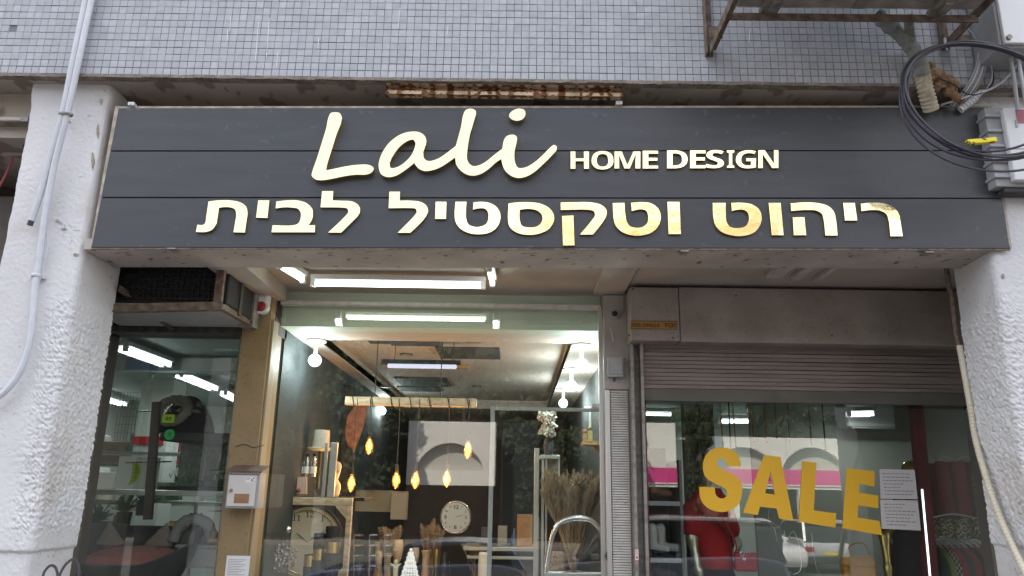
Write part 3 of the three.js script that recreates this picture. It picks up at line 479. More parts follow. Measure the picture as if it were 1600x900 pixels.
  // Hebrew line, left to right as it stands on the sign
  const H = [
    [[290, 290, 5.714], [[203, 140, 1], [290, 130], [400, 130], [480, 145], [535, 180], [553, 240], [545, 300], [528, 420, 1], [425, 418, 1], [440, 330], [450, 260], [440, 215], [405, 197], [340, 193], [297, 200, 1], [285, 280], [270, 350], [235, 395], [180, 415], [90, 415, 1], [103, 347, 1], [150, 350], [172, 335], [182, 280]]],
    [[290, 290, 5.714], [[647, 130, 1], [748, 130, 1], [730, 290, 1], [627, 287, 1]]],
    [[290, 290, 5.714], [[808, 140, 1], [900, 130], [1000, 130], [1080, 155], [1130, 205], [1137, 260], [1120, 320], [1100, 352, 1], [1158, 352, 1], [1155, 418, 1], [765, 418, 1], [775, 352, 1], [960, 352], [1005, 335], [1025, 290], [1025, 240], [1000, 207], [950, 198], [880, 195], [802, 205, 1]]],
    [[290, 290, 5.714], [[1217, 47, 1], [1320, 47, 1], [1315, 130, 1], [1400, 133], [1490, 140], [1545, 175], [1558, 220], [1540, 270], [1500, 312], [1390, 421, 1], [1270, 420, 1], [1420, 275], [1450, 235], [1440, 205], [1400, 198], [1203, 195, 1]]],
    [[560, 290, 5.714], [[275, 52, 1], [373, 52, 1], [370, 132, 1], [470, 132], [560, 145], [610, 180], [622, 225], [600, 280], [560, 330], [465, 422, 1], [348, 422, 1], [500, 265], [518, 235], [510, 208], [470, 202], [268, 203, 1]]],
    [[560, 290, 5.714], [[688, 142, 1], [788, 142, 1], [783, 298, 1], [683, 298, 1]]],
    [[560, 290, 5.714], [[865, 142, 1], [967, 142, 1], [962, 230], [965, 300], [985, 345], [1040, 367], [1100, 362], [1145, 335], [1160, 280], [1155, 235], [1130, 208], [1080, 203], [1022, 215, 1], [1025, 148, 1], [1090, 142], [1170, 152], [1235, 190], [1268, 250], [1265, 310], [1235, 375], [1170, 420], [1080, 435], [990, 425], [910, 385], [870, 330], [857, 270]]],
    [[780, 290, 4.706], [[67, 130, 1], [130, 122], [210, 120], [300, 130], [370, 165], [403, 215], [400, 265], [365, 320], [300, 352], [220, 363], [140, 350], [85, 315], [65, 260]], [[152, 178, 1], [220, 172], [280, 185], [315, 220], [312, 265], [280, 298], [220, 306], [170, 295], [152, 250]]],
    [[780, 290, 4.706], [[452, 122, 1], [560, 120], [680, 122], [750, 140], [788, 175], [790, 215], [765, 265], [690, 360, 1], [593, 360, 1], [680, 255], [703, 220], [700, 195], [670, 180], [452, 180, 1]]],
    [[780, 290, 4.706], [[462, 222, 1], [547, 218, 1], [555, 440, 1], [470, 442, 1]]],
    [[780, 290, 4.706], [[835, 127, 1], [922, 125, 1], [928, 200], [940, 265], [965, 298], [1005, 308], [1060, 300], [1092, 265], [1095, 215], [1075, 182], [1035, 175], [975, 188, 1], [970, 125, 1], [1050, 120], [1120, 130], [1172, 170], [1190, 230], [1175, 290], [1130, 340], [1060, 365], [985, 367], [910, 345], [860, 300], [842, 240]]],
    [[780, 290, 4.706], [[1238, 118, 1], [1327, 118, 1], [1337, 357, 1], [1247, 357, 1]]],
    [[1080, 290, 4.571], [[155, 122, 1], [247, 122, 1], [248, 200], [255, 260], [280, 293], [330, 302], [385, 290], [412, 250], [410, 205], [385, 178], [340, 172], [292, 182, 1], [288, 122, 1], [360, 120], [440, 135], [490, 175], [505, 230], [490, 290], [445, 338], [370, 360], [300, 358], [225, 335], [180, 295], [160, 230]]],
    [[1080, 290, 4.571], [[555, 122, 1], [640, 122, 1], [662, 355, 1], [578, 355, 1]]],
    [[1080, 290, 4.571], [[712, 125, 1], [800, 118], [900, 122], [980, 145], [1020, 185], [1035, 240], [1047, 357, 1], [960, 357, 1], [948, 250], [935, 205], [895, 180], [820, 175], [716, 182, 1]]],
    [[1080, 290, 4.571], [[727, 225, 1], [810, 223, 1], [823, 355, 1], [735, 355, 1]]],
    [[1080, 290, 4.571], [[1087, 122, 1], [1170, 122, 1], [1188, 250, 1], [1100, 250, 1]]],
    [[1080, 290, 4.571], [[1213, 128, 1], [1290, 120], [1390, 128], [1455, 160], [1488, 210], [1498, 270], [1512, 362, 1], [1425, 362, 1], [1412, 250], [1395, 205], [1350, 180], [1290, 175], [1218, 183, 1]]],
  ];
  for (const [[ox, oy, s], o, h] of H) letter('letter', W(o, ox, oy, s, ZS), h ? [W(h, ox, oy, s, ZS)] : [], ZS, 0.016);
}
// rusty channel above the sign
solo('rusty_channel', 'long rust-flaked metal channel fixed to the soffit above the sign', 'metal channel', (() => { const a = P(604, 150, 0.02), b = P(971, 153, 0.02); return [bar(V(a.x, FY - 0.006, 0.055), V(b.x, FY - 0.006, 0.055), 0.05, 0.008), bar(V(a.x, FY - 0.034, 0.028), V(b.x, FY - 0.034, 0.028), 0.006, 0.048), bar(V(a.x, FY - 0.060, 0.046), V(b.x, FY - 0.060, 0.046), 0.045, 0.006), bar(V(a.x, FY - 0.05, 0.066), V(b.x, FY - 0.05, 0.066), 0.004, 0.016)]; })(), M.rust);

// ================================================================ THINGS ON THE FRONT
const onZ = (pts) => pts.map(([a, b, z]) => P(a, b, z));
{ // pipes on the left pillar
  const a = thing('conduit', 'long grey plastic conduit running down the left pillar and bending away to the left', 'conduit', V(-2.6, 1.6, 0.05));
  part(a, 'pipe', tube(onZ([[150, -30, 0.15], [143, 0, 0.148], [124, 90, 0.145], [105, 180, 0.11], [85, 258, 0.07], [70, 340, 0.05], [60, 415, 0.036], [55, 445, 0.036], [51, 500, 0.036], [44, 545, 0.036], [27, 588, 0.04], [4, 615, 0.045], [-20, 632, 0.05]]), 0.0165, 90, 12), M.pvc);
  const cl = P(57, 431, 0.03); part(a, 'clamp', [bx(cl.x - 0.036, cl.x + 0.036, cl.y - 0.012, cl.y + 0.012, 0.0, 0.022, 0.003), new THREE.TorusGeometry(0.020, 0.005, 8, 20).scale(1, 1, 2).rotateX(Math.PI / 2).translate(cl.x, cl.y, 0.034)], M.pvc);
  const b = thing('conduit', 'shorter grey conduit with a cut open end, left of the long one', 'conduit', V(-2.6, 2.8, 0.08));
  part(b, 'pipe', tube(onZ([[141, -30, 0.15], [134, 0, 0.148], [115, 90, 0.145], [97, 180, 0.11], [76, 256, 0.07], [61, 310, 0.055], [49, 345, 0.048]]), 0.0165, 60, 12), M.pvc);
  part(b, 'mouth', tube(onZ([[49, 345, 0.048], [46.5, 352, 0.047]]), 0.0150, 3, 10), M.charcoal);
  const c = P(103, 179, 0.112); part(b, 'strap', [new THREE.TorusGeometry(0.034, 0.004, 6, 24).scale(1.05, 0.6, 2).rotateX(Math.PI / 2).translate(c.x, c.y, c.z), bar(V(c.x - 0.036, c.y, c.z), V(c.x - 0.04, c.y + 0.01, 0.0), 0.008, 0.004)], M.galv);
  solo('cable', 'thin dark cable running beside the long conduit on the left pillar', 'cable', tube(onZ([[72, 345, 0.03], [73, 390, 0.024], [66, 425, 0.024], [60, 445, 0.024]]), 0.0035, 20, 5), M.pvc);
}
{ // outdoor unit bracket and unit, top right
  const y0 = 4.0, al = P(1108, 83, FZ), ar = P(1477, 72, FZ);
  const t = thing('bracket', 'angle iron bracket carrying the air conditioner high on the tiled wall', 'bracket', V(1.7, 4.0, 0.15));
  const arm = (p) => { const q = p.clone(); q.z = 0.95; part(t, 'arm', [bar(p, q, 0.012, 0.05), bar(p.clone().add(V(0.022, 0.022, 0)), q.clone().add(V(0.022, 0.022, 0)), 0.034, 0.008)], M.ironBrown); part(t, 'wall_leg', [bx(p.x - 0.022, p.x + 0.022, p.y - 0.02, p.y + 0.75, FZ - 0.01, FZ + 0.006, 0.001), bx(p.x - 0.022, p.x - 0.016, p.y - 0.02, p.y + 0.75, FZ + 0.005, FZ + 0.04)], M.ironBrown); };
  arm(al); arm(ar);
  const gus = p => part(t, 'gusset', bx(p.x - 0.02, p.x + 0.05, p.y + 0.026, p.y + 0.09, FZ + 0.10, FZ + 0.11, 0.001), M.ironBrown); gus(al); gus(ar.clone().add(V(0.02, -0.09, 0)));
  part(t, 'crossbar', [bar(V(al.x, al.y + 0.026, 0.42), V(ar.x, ar.y - 0.02, 0.40), 0.05, 0.008), bar(V(al.x, al.y + 0.010, 0.444), V(ar.x, ar.y - 0.036, 0.424), 0.008, 0.04)], M.ironBrown);
  part(t, 'brace', bar(P(1418, 24, 0.36), P(1424, 76, FZ + 0.02), 0.045, 0.01), M.galv);
  const u = thing('air_conditioner', 'underside of an outdoor air conditioner resting on the bracket at the top right', 'air conditioner', V(1.7, 4.08, 0.4));
  part(u, 'case', bx(al.x + 0.05, ar.x - 0.02, 4.036, 4.85, 0.455, 0.90, 0.015), textured(mottle([0.58, 0.55, 0.52], 0.18, 130, 6, 0.05), 0.5, 0.6));
  for (const [a, b] of [[1200, 14], [1465, 12]]) { const p = PY(a, b, 4.05); part(u, 'foot', [bx(p.x - 0.05, p.x + 0.04, 4.010, 4.038, 0.43, 0.80, 0.004), bx(p.x - 0.02, p.x + 0.02, 3.996, 4.012, 0.48, 0.56, 0.003)], M.galv); }
  part(u, 'pan_rib', bx(1.68, 1.74, 4.026, 4.038, 0.47, 0.88, 0.003), M.galv);
}
{ // wrapped pipes
  const pts = onZ([[1368, 22, 0.26], [1384, 36, 0.25], [1404, 52, 0.22], [1422, 72, 0.19], [1436, 96, 0.17], [1443, 118, 0.15]]), g = tube(pts, 0.034, 120, 16), p = g.attributes.position, c = new THREE.CatmullRomCurve3(pts, false, 'centripetal');
  for (let i = 0; i < p.count; i++) { const u = Math.floor(i / 17) / 120, q = c.getPointAt(u), v = V(p.getX(i), p.getY(i), p.getZ(i)).sub(q), w = 1 + 0.16 * Math.abs(Math.sin(u * 26 + Math.atan2(v.y, v.x) * 0.5)) + 0.25 * fbm(p.getX(i) * 30, p.getY(i) * 30, p.getZ(i) * 30); v.multiplyScalar(w).add(q); p.setXYZ(i, v.x, v.y, v.z); }
  g.computeVertexNormals();
  solo('wrapped_pipe', 'pipe bundle wrapped in grey tape coming from under the air conditioner', 'pipe', g, textured(mottle([0.52, 0.53, 0.51], 0.14, 131), 0.2, 0.85, bump(0.06, 0.002)));
  const s = P(1447, 150, 0.10), cup = tube(onZ([[1440, 112, 0.14], [1446, 140, 0.12], [1455, 172, 0.06]]), 0.040, 60, 18), cp = cup.attributes.position;
  for (let i = 0; i < cp.count; i++) { const k = Math.floor(i / 19); const n = 1 + 0.0 * k; cp.setX(i, cp.getX(i) * n + 0.004 * Math.sin(k * 1.05)); }
  cup.computeVertexNormals();
  solo('pipe_sleeve', 'dirty white ribbed pipe sleeve standing behind the right end of the sign', 'pipe', cup, textured(mottle([0.72, 0.68, 0.60], 0.2, 132, 7, 0.1), 0.2, 0.85));
  const bones = []; for (const [a, b, r] of [[1452, 104, 0.028], [1466, 118, 0.036], [1480, 128, 0.040], [1462, 138, 0.026], [1486, 142, 0.030], [1494, 152, 0.024], [1450, 122, 0.030]]) { const p = P(a, b, 0.10 + rr(-0.02, 0.03)); bones.push([p, p.clone().add(V(rr(-0.03, 0.03), rr(-0.03, 0.03), rr(-0.02, 0.02))), r, r * 0.8]); }
  const fg = sdf(bones, 0.007, 0.02), fp = fg.attributes.position, fn = fg.attributes.normal; for (let i = 0; i < fp.count; i++) { const d = 0.016 * fbm(fp.getX(i) * 28, fp.getY(i) * 28, fp.getZ(i) * 28); fp.setXYZ(i, fp.getX(i) + fn.getX(i) * d, fp.getY(i) + fn.getY(i) * d, fp.getZ(i) + fn.getZ(i) * d); } fg.computeVertexNormals();
  solo('insulation_foam', 'crumbling brown insulation foam around the pipes above the right end of the sign', 'insulation', fg, textured(mottle([0.55, 0.44, 0.33], 0.3, 133, 8, 0.1), 0.15, 0.95, bump(0.04, 0.004)));
  const corr = onZ([[1500, 172, 0.05], [1518, 158, 0.07], [1532, 142, 0.08], [1541, 136, 0.08]]);
  const cg = tube(corr, 0.020, 80, 12), gp = cg.attributes.position, cc = new THREE.CatmullRomCurve3(corr, false, 'centripetal');
  for (let i = 0; i < gp.count; i++) { const u = Math.floor(i / 13) / 80, q = cc.getPointAt(u), v = V(gp.getX(i), gp.getY(i), gp.getZ(i)).sub(q).multiplyScalar(1 + 0.14 * Math.sin(u * 70)).add(q); gp.setXYZ(i, v.x, v.y, v.z); } cg.computeVertexNormals();
  solo('corrugated_hose', 'short pale corrugated hose lying over the right end of the sign', 'hose', cg, M.plastic);
}
{ // loose cables
  const g1 = 'grey cables hanging in a bunch beside the cabinet';
  for (let i = 0; i < 5; i++) { const o = i * 4 - 8; solo('cable', ['leftmost', 'second from left', 'middle', 'second from right', 'rightmost'][i] + ' grey cable of the bunch hanging left of the white cabinet', 'cable', tube(onZ([[1522 + o * 0.8, -20, FZ + 0.03], [1531 + o * 0.7, 40, FZ + 0.03 + i * 0.004], [1536 + o * 0.8, 80, FZ + 0.035], [1527 + o, 120, FZ + 0.02], [1508 + o * 1.2, 150, 0.08], [1494 + o * 1.3, 166, 0.03]]), 0.0055, 40, 6), i % 2 ? M.plastic : M.greyPlastic, null, g1); }
  solo('cable', 'black cable sagging from the foam to the right above the sign', 'cable', tube(onZ([[1466, 122, 0.16], [1490, 132, 0.16], [1512, 147, 0.16], [1532, 146, 0.15], [1552, 128, 0.14], [1548, 100, 0.15], [1540, 78, 0.16]]), 0.004, 50, 6), M.black);
  solo('cable', 'white cable rising from the sign end to the cabinet at the right edge', 'cable', tube(onZ([[1470, 164, 0.05], [1510, 152, 0.13], [1550, 138, 0.15], [1578, 116, 0.15], [1592, 96, 0.2]]), 0.006, 40, 6), M.pvc);
  solo('cable', 'thin white wire dangling between the bracket and the sign', 'cable', tube(onZ([[1508, 38, 0.2], [1524, 60, 0.18], [1546, 95, 0.16], [1550, 122, 0.15], [1540, 142, 0.12]]), 0.0035, 40, 5), M.pvc);
}
{ // coil of cable
  const t = thing('cable_coil', 'large coil of dark purple cable hanging from the bracket in front of the sign', 'cable coil', P(1530, 160, 0.4));
  const loop = (cx, cy, rx, ry, z, tilt, ph) => { const c = P(cx, cy, z), pts = []; for (let k = 0; k < 28; k++) { const a = k / 28 * Math.PI * 2, j = 1 + 0.025 * Math.sin(a * 2 + ph) + 0.015 * Math.sin(a * 3 + ph * 2); const x = Math.cos(a) * rx * j, y = Math.sin(a) * ry * j; pts.push(V(c.x + x * Math.cos(tilt) - y * Math.sin(tilt), c.y + x * Math.sin(tilt) + y * Math.cos(tilt), z + 0.012 * Math.sin(a * 2 + ph * 3))); } return new THREE.TubeGeometry(new THREE.CatmullRomCurve3(pts, true), 140, 0.0062, 7, true); };
  const purple = std([0.045, 0.035, 0.062], 0.4), grey = std([0.06, 0.06, 0.065], 0.4);
  [[1538, 154, 0.395, 0.315], [1536, 156, 0.405, 0.320], [1534, 152, 0.40, 0.308], [1540, 158, 0.415, 0.325], [1532, 150, 0.385, 0.300], [1542, 152, 0.40, 0.312]].forEach(([a, b, rx, ry], i) => part(t, 'loop', loop(a, b, rx, ry, 0.385 + i * 0.011, -0.12 + rr(-0.03, 0.03), rr(0, 6)), i % 3 === 2 ? grey : purple));
  part(t, 'loop', loop(1540, 166, 0.42, 0.365, 0.40, -0.3, 1.0), grey);
  const a = P(1510, 223, 0.475), b = P(1556, 219, 0.475); part(t, 'tag', bar(a, b, 0.026, 0.026, V(0, 1, 0), 0.006), textured(tex(64, 64, (u, v) => tn(u, v, 9, 2, 140) > 0.12 && Math.abs(v - 0.5) < 0.25 ? [0.3, 0.27, 0.05] : [0.88, 0.80, 0.12]), 0.2, 0.5));
  part(t, 'tie', new THREE.TorusGeometry(0.03, 0.005, 6, 16).rotateY(0.9).translate(...P(1478, 69, 0.40).toArray()), M.pvc);
}
{ // cabinet and terminal box
  const y0 = Y(1584, 67, 0.36), x0 = X(1566, 40, 0.36);
  const t = thing('cabinet', 'white metal wall cabinet at the top right corner of the picture', 'cabinet', V(x0 + 0.3, y0, 0.2));
  part(t, 'case', bx(x0 - 0.012, x0 + 0.62, y0 - 0.012, y0 + 0.8, FZ - 0.005, 0.335, 0.006), M.boxGrey);
  part(t, 'door', bx(x0, x0 + 0.6, y0, y0 + 0.78, 0.337, 0.36, 0.006), M.plastic);
  part(t, 'lock', cyl(0.014, 0.014, 0.012, 0, 0, 0, 14).rotateX(Math.PI / 2).translate(x0 + 0.022, y0 + 0.03, 0.36), M.galv);
  for (let i = 0; i < 3; i++) part(t, 'gland', tube([V(x0 + 0.10 + i * 0.04, y0 - 0.01, 0.24), V(x0 + 0.1 + i * 0.04, y0 - 0.12, 0.24), V(x0 + 0.12 + i * 0.05, y0 - 0.3, 0.2)], 0.010, 16, 8), i ? M.pvc : M.greyPlastic);
  const z1 = 0.14, xa = X(1576, 220, z1), ya = Y(1576, 168, z1), yb = Y(1580, 281, z1);
  const b = thing('terminal_box', 'pale grey terminal box with finned left side on the right pillar beside the sign end', 'junction box', V(xa + 0.1, yb, 0.05));
  part(b, 'cover', bx(xa, xa + 0.3, yb, ya, 0.10, z1, 0.008), M.plastic);
  part(b, 'base', bx(xa - 0.075, xa + 0.3, yb - 0.02, ya + 0.02, 0.0, 0.099, 0.006), M.boxGrey);
  for (let i = 0; i < 5; i++) part(b, 'fin', bx(xa - 0.085, xa - 0.004, mix(yb, ya, 0.06 + i * 0.21), mix(yb, ya, 0.06 + i * 0.21) + 0.016, 0.02, 0.116, 0.003), M.greyPlastic);
  part(b, 'panel_seam', [bx(xa + 0.004, xa + 0.29, mix(yb, ya, 0.42), mix(yb, ya, 0.42) + 0.004, z1, z1 + 0.003), bx(xa + 0.05, xa + 0.06, mix(yb, ya, 0.72), mix(yb, ya, 0.82), z1, z1 + 0.006)], M.greyPlastic);
  part(b, 'label', bx(xa + 0.062, xa + 0.2, mix(yb, ya, 0.78), mix(yb, ya, 1) - 0.012, z1 + 0.001, z1 + 0.003), std([0.42, 0.12, 0.16], 0.5));
  part(b, 'lower_lip', bx(xa - 0.03, xa + 0.3, yb - 0.05, yb - 0.021, 0.01, 0.09, 0.01), M.charcoal);
}
{ // left neighbour bay
  const y0 = Y(20, 192, -0.05);
  const t = thing('channel_rail', 'pale metal rail under the neighbouring beam left of the left pillar', 'rail', V(-3.1, y0, -0.1));
  part(t, 'rail', bx(-3.9, -2.79, y0, y0 + 0.028, -0.03, -0.14, 0.002), M.galv); part(t, 'plate', bx(-2.98, -2.83, y0 + 0.006, y0 + 0.024, -0.027, -0.031), M.lintel);
  solo('shutter_housing', 'dark brown metal housing in the neighbouring shop front at the far left', 'shutter box', [bx(-4.6, -2.80, Y(10, 440, -0.5), Y(10, 305, -0.5), -0.5, -1.1, 0.02)], textured(mottle([0.33, 0.29, 0.27], 0.1, 141), 0.6, 0.7));
  solo('cable', 'red cable drooping in the dark opening at the far left', 'cable', tube(onZ([[28, 205, -0.3], [24, 230, -0.32], [17, 255, -0.33], [8, 275, -0.34], [-6, 300, -0.35]]), 0.007, 30, 6), std([0.45, 0.10, 0.11], 0.6));
  solo('cable', 'black cable looping under the rail at the far left', 'cable', tube(onZ([[-10, 202, -0.2], [15, 200, -0.2], [32, 206, -0.2], [38, 225, -0.2], [44, 260, -0.2]]), 0.010, 30, 6), M.black);
}
// ---- in the vestibule
{ // caged air conditioner
  const zF = -0.42, y0 = 2.635, x0 = -2.62, x1 = X(349, 470, -0.42);
  const u = thing('air_conditioner', 'dark dusty outdoor unit hanging over the left window behind angle iron', 'air conditioner', V(-2.2, y0, -0.7));
  part(u, 'case', bx(x0, x1, y0 + 0.02, 2.925, zF - 0.05, -1.0, 0.012), M.blackMatte);
  { const g = []; for (let i = 0; i < 9; i++) g.push(bx(x0 + 0.02, x1 - 0.02, y0 + 0.04 + i * 0.03, y0 + 0.044 + i * 0.03, zF - 0.034, zF - 0.05)); for (let i = 0; i < 26; i++) g.push(bx(x0 + 0.03 + i * 0.032, x0 + 0.033 + i * 0.032, y0 + 0.03, 2.91, zF - 0.036, zF - 0.05)); part(u, 'grille', g, M.black); }
  part(u, 'pan', bx(x0, x1 - 0.01, y0 - 0.006, y0 + 0.018, zF - 0.06, -1.03, 0.004), M.boxGrey);
  const f = thing('cage_frame', 'rusty brown angle iron frame around the outdoor unit over the left window', 'frame', V(-2.2, y0, -0.7));
  const e = (a, b, w = 0.035, h = w) => part(f, 'bar', [bar(a, b, w, 0.006), bar(a.clone().add(V(0, h / 2, 0.012)), b.clone().add(V(0, h / 2, 0.012)), 0.006, h)], M.ironBrown);
  e(P(150, 488, -0.40), P(347, 484, -0.40), 0.05, 0.045); e(P(347, 484, -0.40), P(398, 513, -1.04)); e(P(188, 454, -0.37), P(268, 514, -1.03), 0.03);
  part(f, 'upright', bx(X(337, 440, -0.39), X(349, 440, -0.39), 2.63, 2.92, -0.385, -0.42, 0.002), M.ironBrown);
  part(f, 'upright', bx(X(380, 440, -0.9), X(402, 440, -0.9), 2.61, 2.92, -0.9, -1.0, 0.003), M.galv);
  part(f, 'upright', bx(X(383, 440, -0.7) - 0.03, X(383, 440, -0.7), 2.63, 2.92, -0.66, -0.70, 0.003), M.darkIron);
}
{ // siren
  const c = P(409, 470, -0.97), t = thing('siren', 'white alarm siren with round red lamp high on the tan post', 'alarm', V(c.x, c.y, -1));
  part(t, 'case', [bx(c.x - 0.046, c.x + 0.046, c.y - 0.03, c.y + 0.11, -0.965, -1.03, 0.02), cyl(0.044, 0.048, 0.06, 0, 0, 0, 24).rotateX(Math.PI / 2).translate(c.x - 0.002, c.y - 0.038, -1.028)], M.plastic);
  part(t, 'lamp', new THREE.SphereGeometry(0.034, 20, 10, 0, Math.PI * 2, 0, Math.PI / 2).scale(1, 0.4, 1).rotateX(Math.PI / 2).translate(c.x - 0.002, c.y - 0.038, -0.968), std([0.30, 0.02, 0.03], 0.3));
  part(t, 'slot', bx(c.x - 0.02, c.x + 0.02, c.y + 0.055, c.y + 0.066, -0.9645, -0.969, 0.002), M.charcoal);
}
{ // letter box
  const zF = -0.90, a = P(356, 738, zF), b = P(405, 795, zF), t = thing('letter_box', 'white metal letter box with brown roof on the tan post', 'letter box', V(a.x + 0.1, b.y, -0.96));
  const x0 = a.x, x1 = X(404, 760, zF);
  part(t, 'case', bx(x0, x1, b.y, a.y, zF - 0.01, -1.03, 0.004), M.boxGrey);
  part(t, 'door', bx(x0 + 0.010, x1 - 0.018, b.y + 0.012, a.y - 0.016, zF - 0.011, zF, 0.003), textured(mottle([0.80, 0.78, 0.76], 0.04, 150), 0.3, 0.5));
  part(t, 'roof', [bar(V((x0 + x1) / 2 + 0.002, a.y + 0.004, zF + 0.014), V((x0 + x1) / 2 + 0.002, a.y + 0.044, -1.03), x1 - x0 + 0.02, 0.008)], textured(mottle([0.40, 0.32, 0.28], 0.1, 151), 0.2, 0.7));
  { const g = []; for (let i = 0; i < 11; i++) g.push(bx(mix(x0, x1, 0.05 + i * 0.085), mix(x0, x1, 0.05 + i * 0.085) + 0.010, a.y - 0.006, a.y + 0.004, zF - 0.006, zF + 0.004)); part(t, 'trim', g, M.plastic); }
  part(t, 'lock', cyl(0.010, 0.010, 0.010, 0, 0, 0, 14).rotateX(Math.PI / 2).translate(x0 + 0.034, mix(b.y, a.y, 0.5), zF), M.brass);
  part(t, 'sticker', bx(x1 - 0.082, x1 - 0.026, a.y - 0.058, a.y - 0.026, zF + 0.0004, zF + 0.001), new THREE.MeshPhysicalMaterial({ roughness: 0.6, map: px2(128, 64, (c, w, h) => { c.fillStyle = '#e9e2dc'; c.fillRect(0, 0, w, h); c.fillStyle = '#b96a72'; c.fillRect(6, 8, 60, 8); c.fillRect(6, 26, 44, 6); c.fillStyle = '#272225'; c.beginPath(); c.moveTo(72, 40); c.lineTo(86, 14); c.lineTo(98, 40); c.fill(); c.fillRect(98, 8, 20, 14); c.fillRect(70, 44, 54, 6); }) }), true);
  part(t, 'name_plate', bx(x0 + 0.055, x1 - 0.05, b.y + 0.03, b.y + 0.085, zF + 0.0004, zF + 0.001), M.card);
  const q = P(372, 882, -1.024); solo('notice', 'white paper notice on the tan post below the letter box', 'notice', bx(q.x - 0.075, q.x + 0.068, q.y - 0.12, q.y + 0.05, -1.0285, -1.0275), new THREE.MeshPhysicalMaterial({ roughness: 0.9, map: px2(128, 160, (c, w, h) => { c.fillStyle = '#dcdad8'; c.fillRect(0, 0, w, h); c.fillStyle = '#9a9898'; for (let y = 20; y < 150; y += 9) c.fillRect(10, y, 60 + (y * 37) % 50, 3); }) }), null, null, true);
}
{ // small things on the column
  const s = P(962, 574, -1.06), t = thing('switch_box', 'small grey weatherproof switch box on the grey column', 'switch', V(s.x, s.y, -1.07));
  part(t, 'box', bx(s.x - 0.055, s.x + 0.05, s.y - 0.066, s.y + 0.066, -1.04, -1.083, 0.008), M.greyPlastic); part(t, 'lid', bx(s.x - 0.042, s.x + 0.040, s.y - 0.050, s.y + 0.054, -1.03, -1.04, 0.006), M.boxGrey); part(t, 'gland', cyl(0.008, 0.008, 0.03, s.x - 0.01, s.y - 0.092, -1.06, 10), M.charcoal);
  const c = P(961, 489, -1.04), d = thing('security_camera', 'small dome camera near the top of the grey column', 'camera', V(c.x, c.y, -1.06));
  part(d, 'base', cyl(0.034, 0.034, 0.02, 0, 0, 0, 20).rotateX(Math.PI / 2).translate(c.x, c.y, -1.082), M.boxGrey); part(d, 'lens', ball(0.019, c.x, c.y, -1.058, 14), M.black);
  solo('cable', 'short white wire end sticking out of the grey column below the dome camera', 'cable', tube(onZ([[953, 512, -1.075], [956, 522, -1.06], [958, 534, -1.07]]), 0.0025, 12, 5), M.plastic);
  solo('cable', 'grey cable curving around the dome camera on the column', 'cable', tube(onZ([[990, 420, -1.0], [980, 450, -1.07], [974, 470, -1.075], [973, 488, -1.075], [966, 498, -1.075]]), 0.005, 24, 6), M.boxGrey);
  const q = P(995, 867, -0.984); solo('sticker', 'red and white sticker on the shutter rail right of the ribbed strip', 'sticker', bx(q.x - 0.010, q.x + 0.010, q.y - 0.034, q.y + 0.036, -0.984, -0.985), new THREE.MeshPhysicalMaterial({ roughness: 0.6, map: px2(64, 128, (c, w, h) => { c.fillStyle = '#d9cfc6'; c.fillRect(0, 0, w, h); c.fillStyle = '#b3352f'; c.fillRect(0, 0, w, 8); c.fillRect(0, 120, w, 8); for (let i = 0; i < 4; i++) c.fillRect(8, 20 + i * 12, 40, 5); c.beginPath(); c.arc(34, 92, 16, 0, 7); c.fill(); }) }), null, null, true);
}
// fluorescent battens
function batten(a, b, label, name = 'fluorescent_lamp', mat = M.tube, twin = false, L = 5, group = 'fluorescent lamps', color = [0.93, 1, 0.86]) {
  const mid = a.clone().lerp(b, 0.5), t = thing(name, label, 'lamp', mid, group), d = b.clone().sub(a).normalize(), up = V(0, 1, 0), side = d.clone().cross(up).normalize();
  const off = (p, s, h) => p.clone().addScaledVector(side, s).add(V(0, h, 0));
  part(t, 'housing', bar(off(a, 0, 0.030), off(b, 0, 0.030), twin ? 0.13 : 0.055, 0.034, up, 0.006), M.plastic);
  for (const s of twin ? [-0.035, 0.035] : [0]) {
    const m = part(t, 'tube', tube([off(a, s, -0.012).addScaledVector(d, 0.03), off(b, s, -0.012).addScaledVector(d, -0.03)], 0.014, 2, 10), mat); m.castShadow = false;
    for (const [p, k] of [[a, 0.012], [b, -0.012]]) part(t, 'end_cap', bar(off(p, s, -0.008).addScaledVector(d, k * 0), off(p, s, -0.008).addScaledVector(d, k * 2.2), 0.032, 0.044), M.plastic);
  }
  const w = a.distanceTo(b) - 0.08, l = new THREE.RectAreaLight(lin(...color), L, w, twin ? 0.1 : 0.05);
  l.position.copy(off(mid, 0, -0.032)); l.lookAt(l.position.clone().add(V(0, -1, 0))); l.rotation.set(-Math.PI / 2, 0, Math.atan2(-d.z, d.x)); scene.add(l); return t;
}
const G1 = 'fluorescent lamps on the vestibule ceiling';
batten(V(-1.30, 2.862, -0.72), V(-0.21, 2.862, -0.72), 'long lit fluorescent batten across the ceiling in front of the entrance', 'fluorescent_lamp', M.tube, false, 7, G1);
{ const a = PY(445, 404, 2.865), b = PY(480, 438, 2.865); a.x = b.x = -1.395; batten(V(-1.40, 2.875, -0.36), V(-1.34, 2.875, -0.70), 'lit batten left of the long batten, running away from the street', 'fluorescent_lamp', M.tube, false, 4, G1); }
batten(V(-0.175, 2.875, -0.36), V(-0.165, 2.875, -0.72), 'short lit batten right of the long batten, running away from the street', 'fluorescent_lamp', M.tube, false, 4, G1);
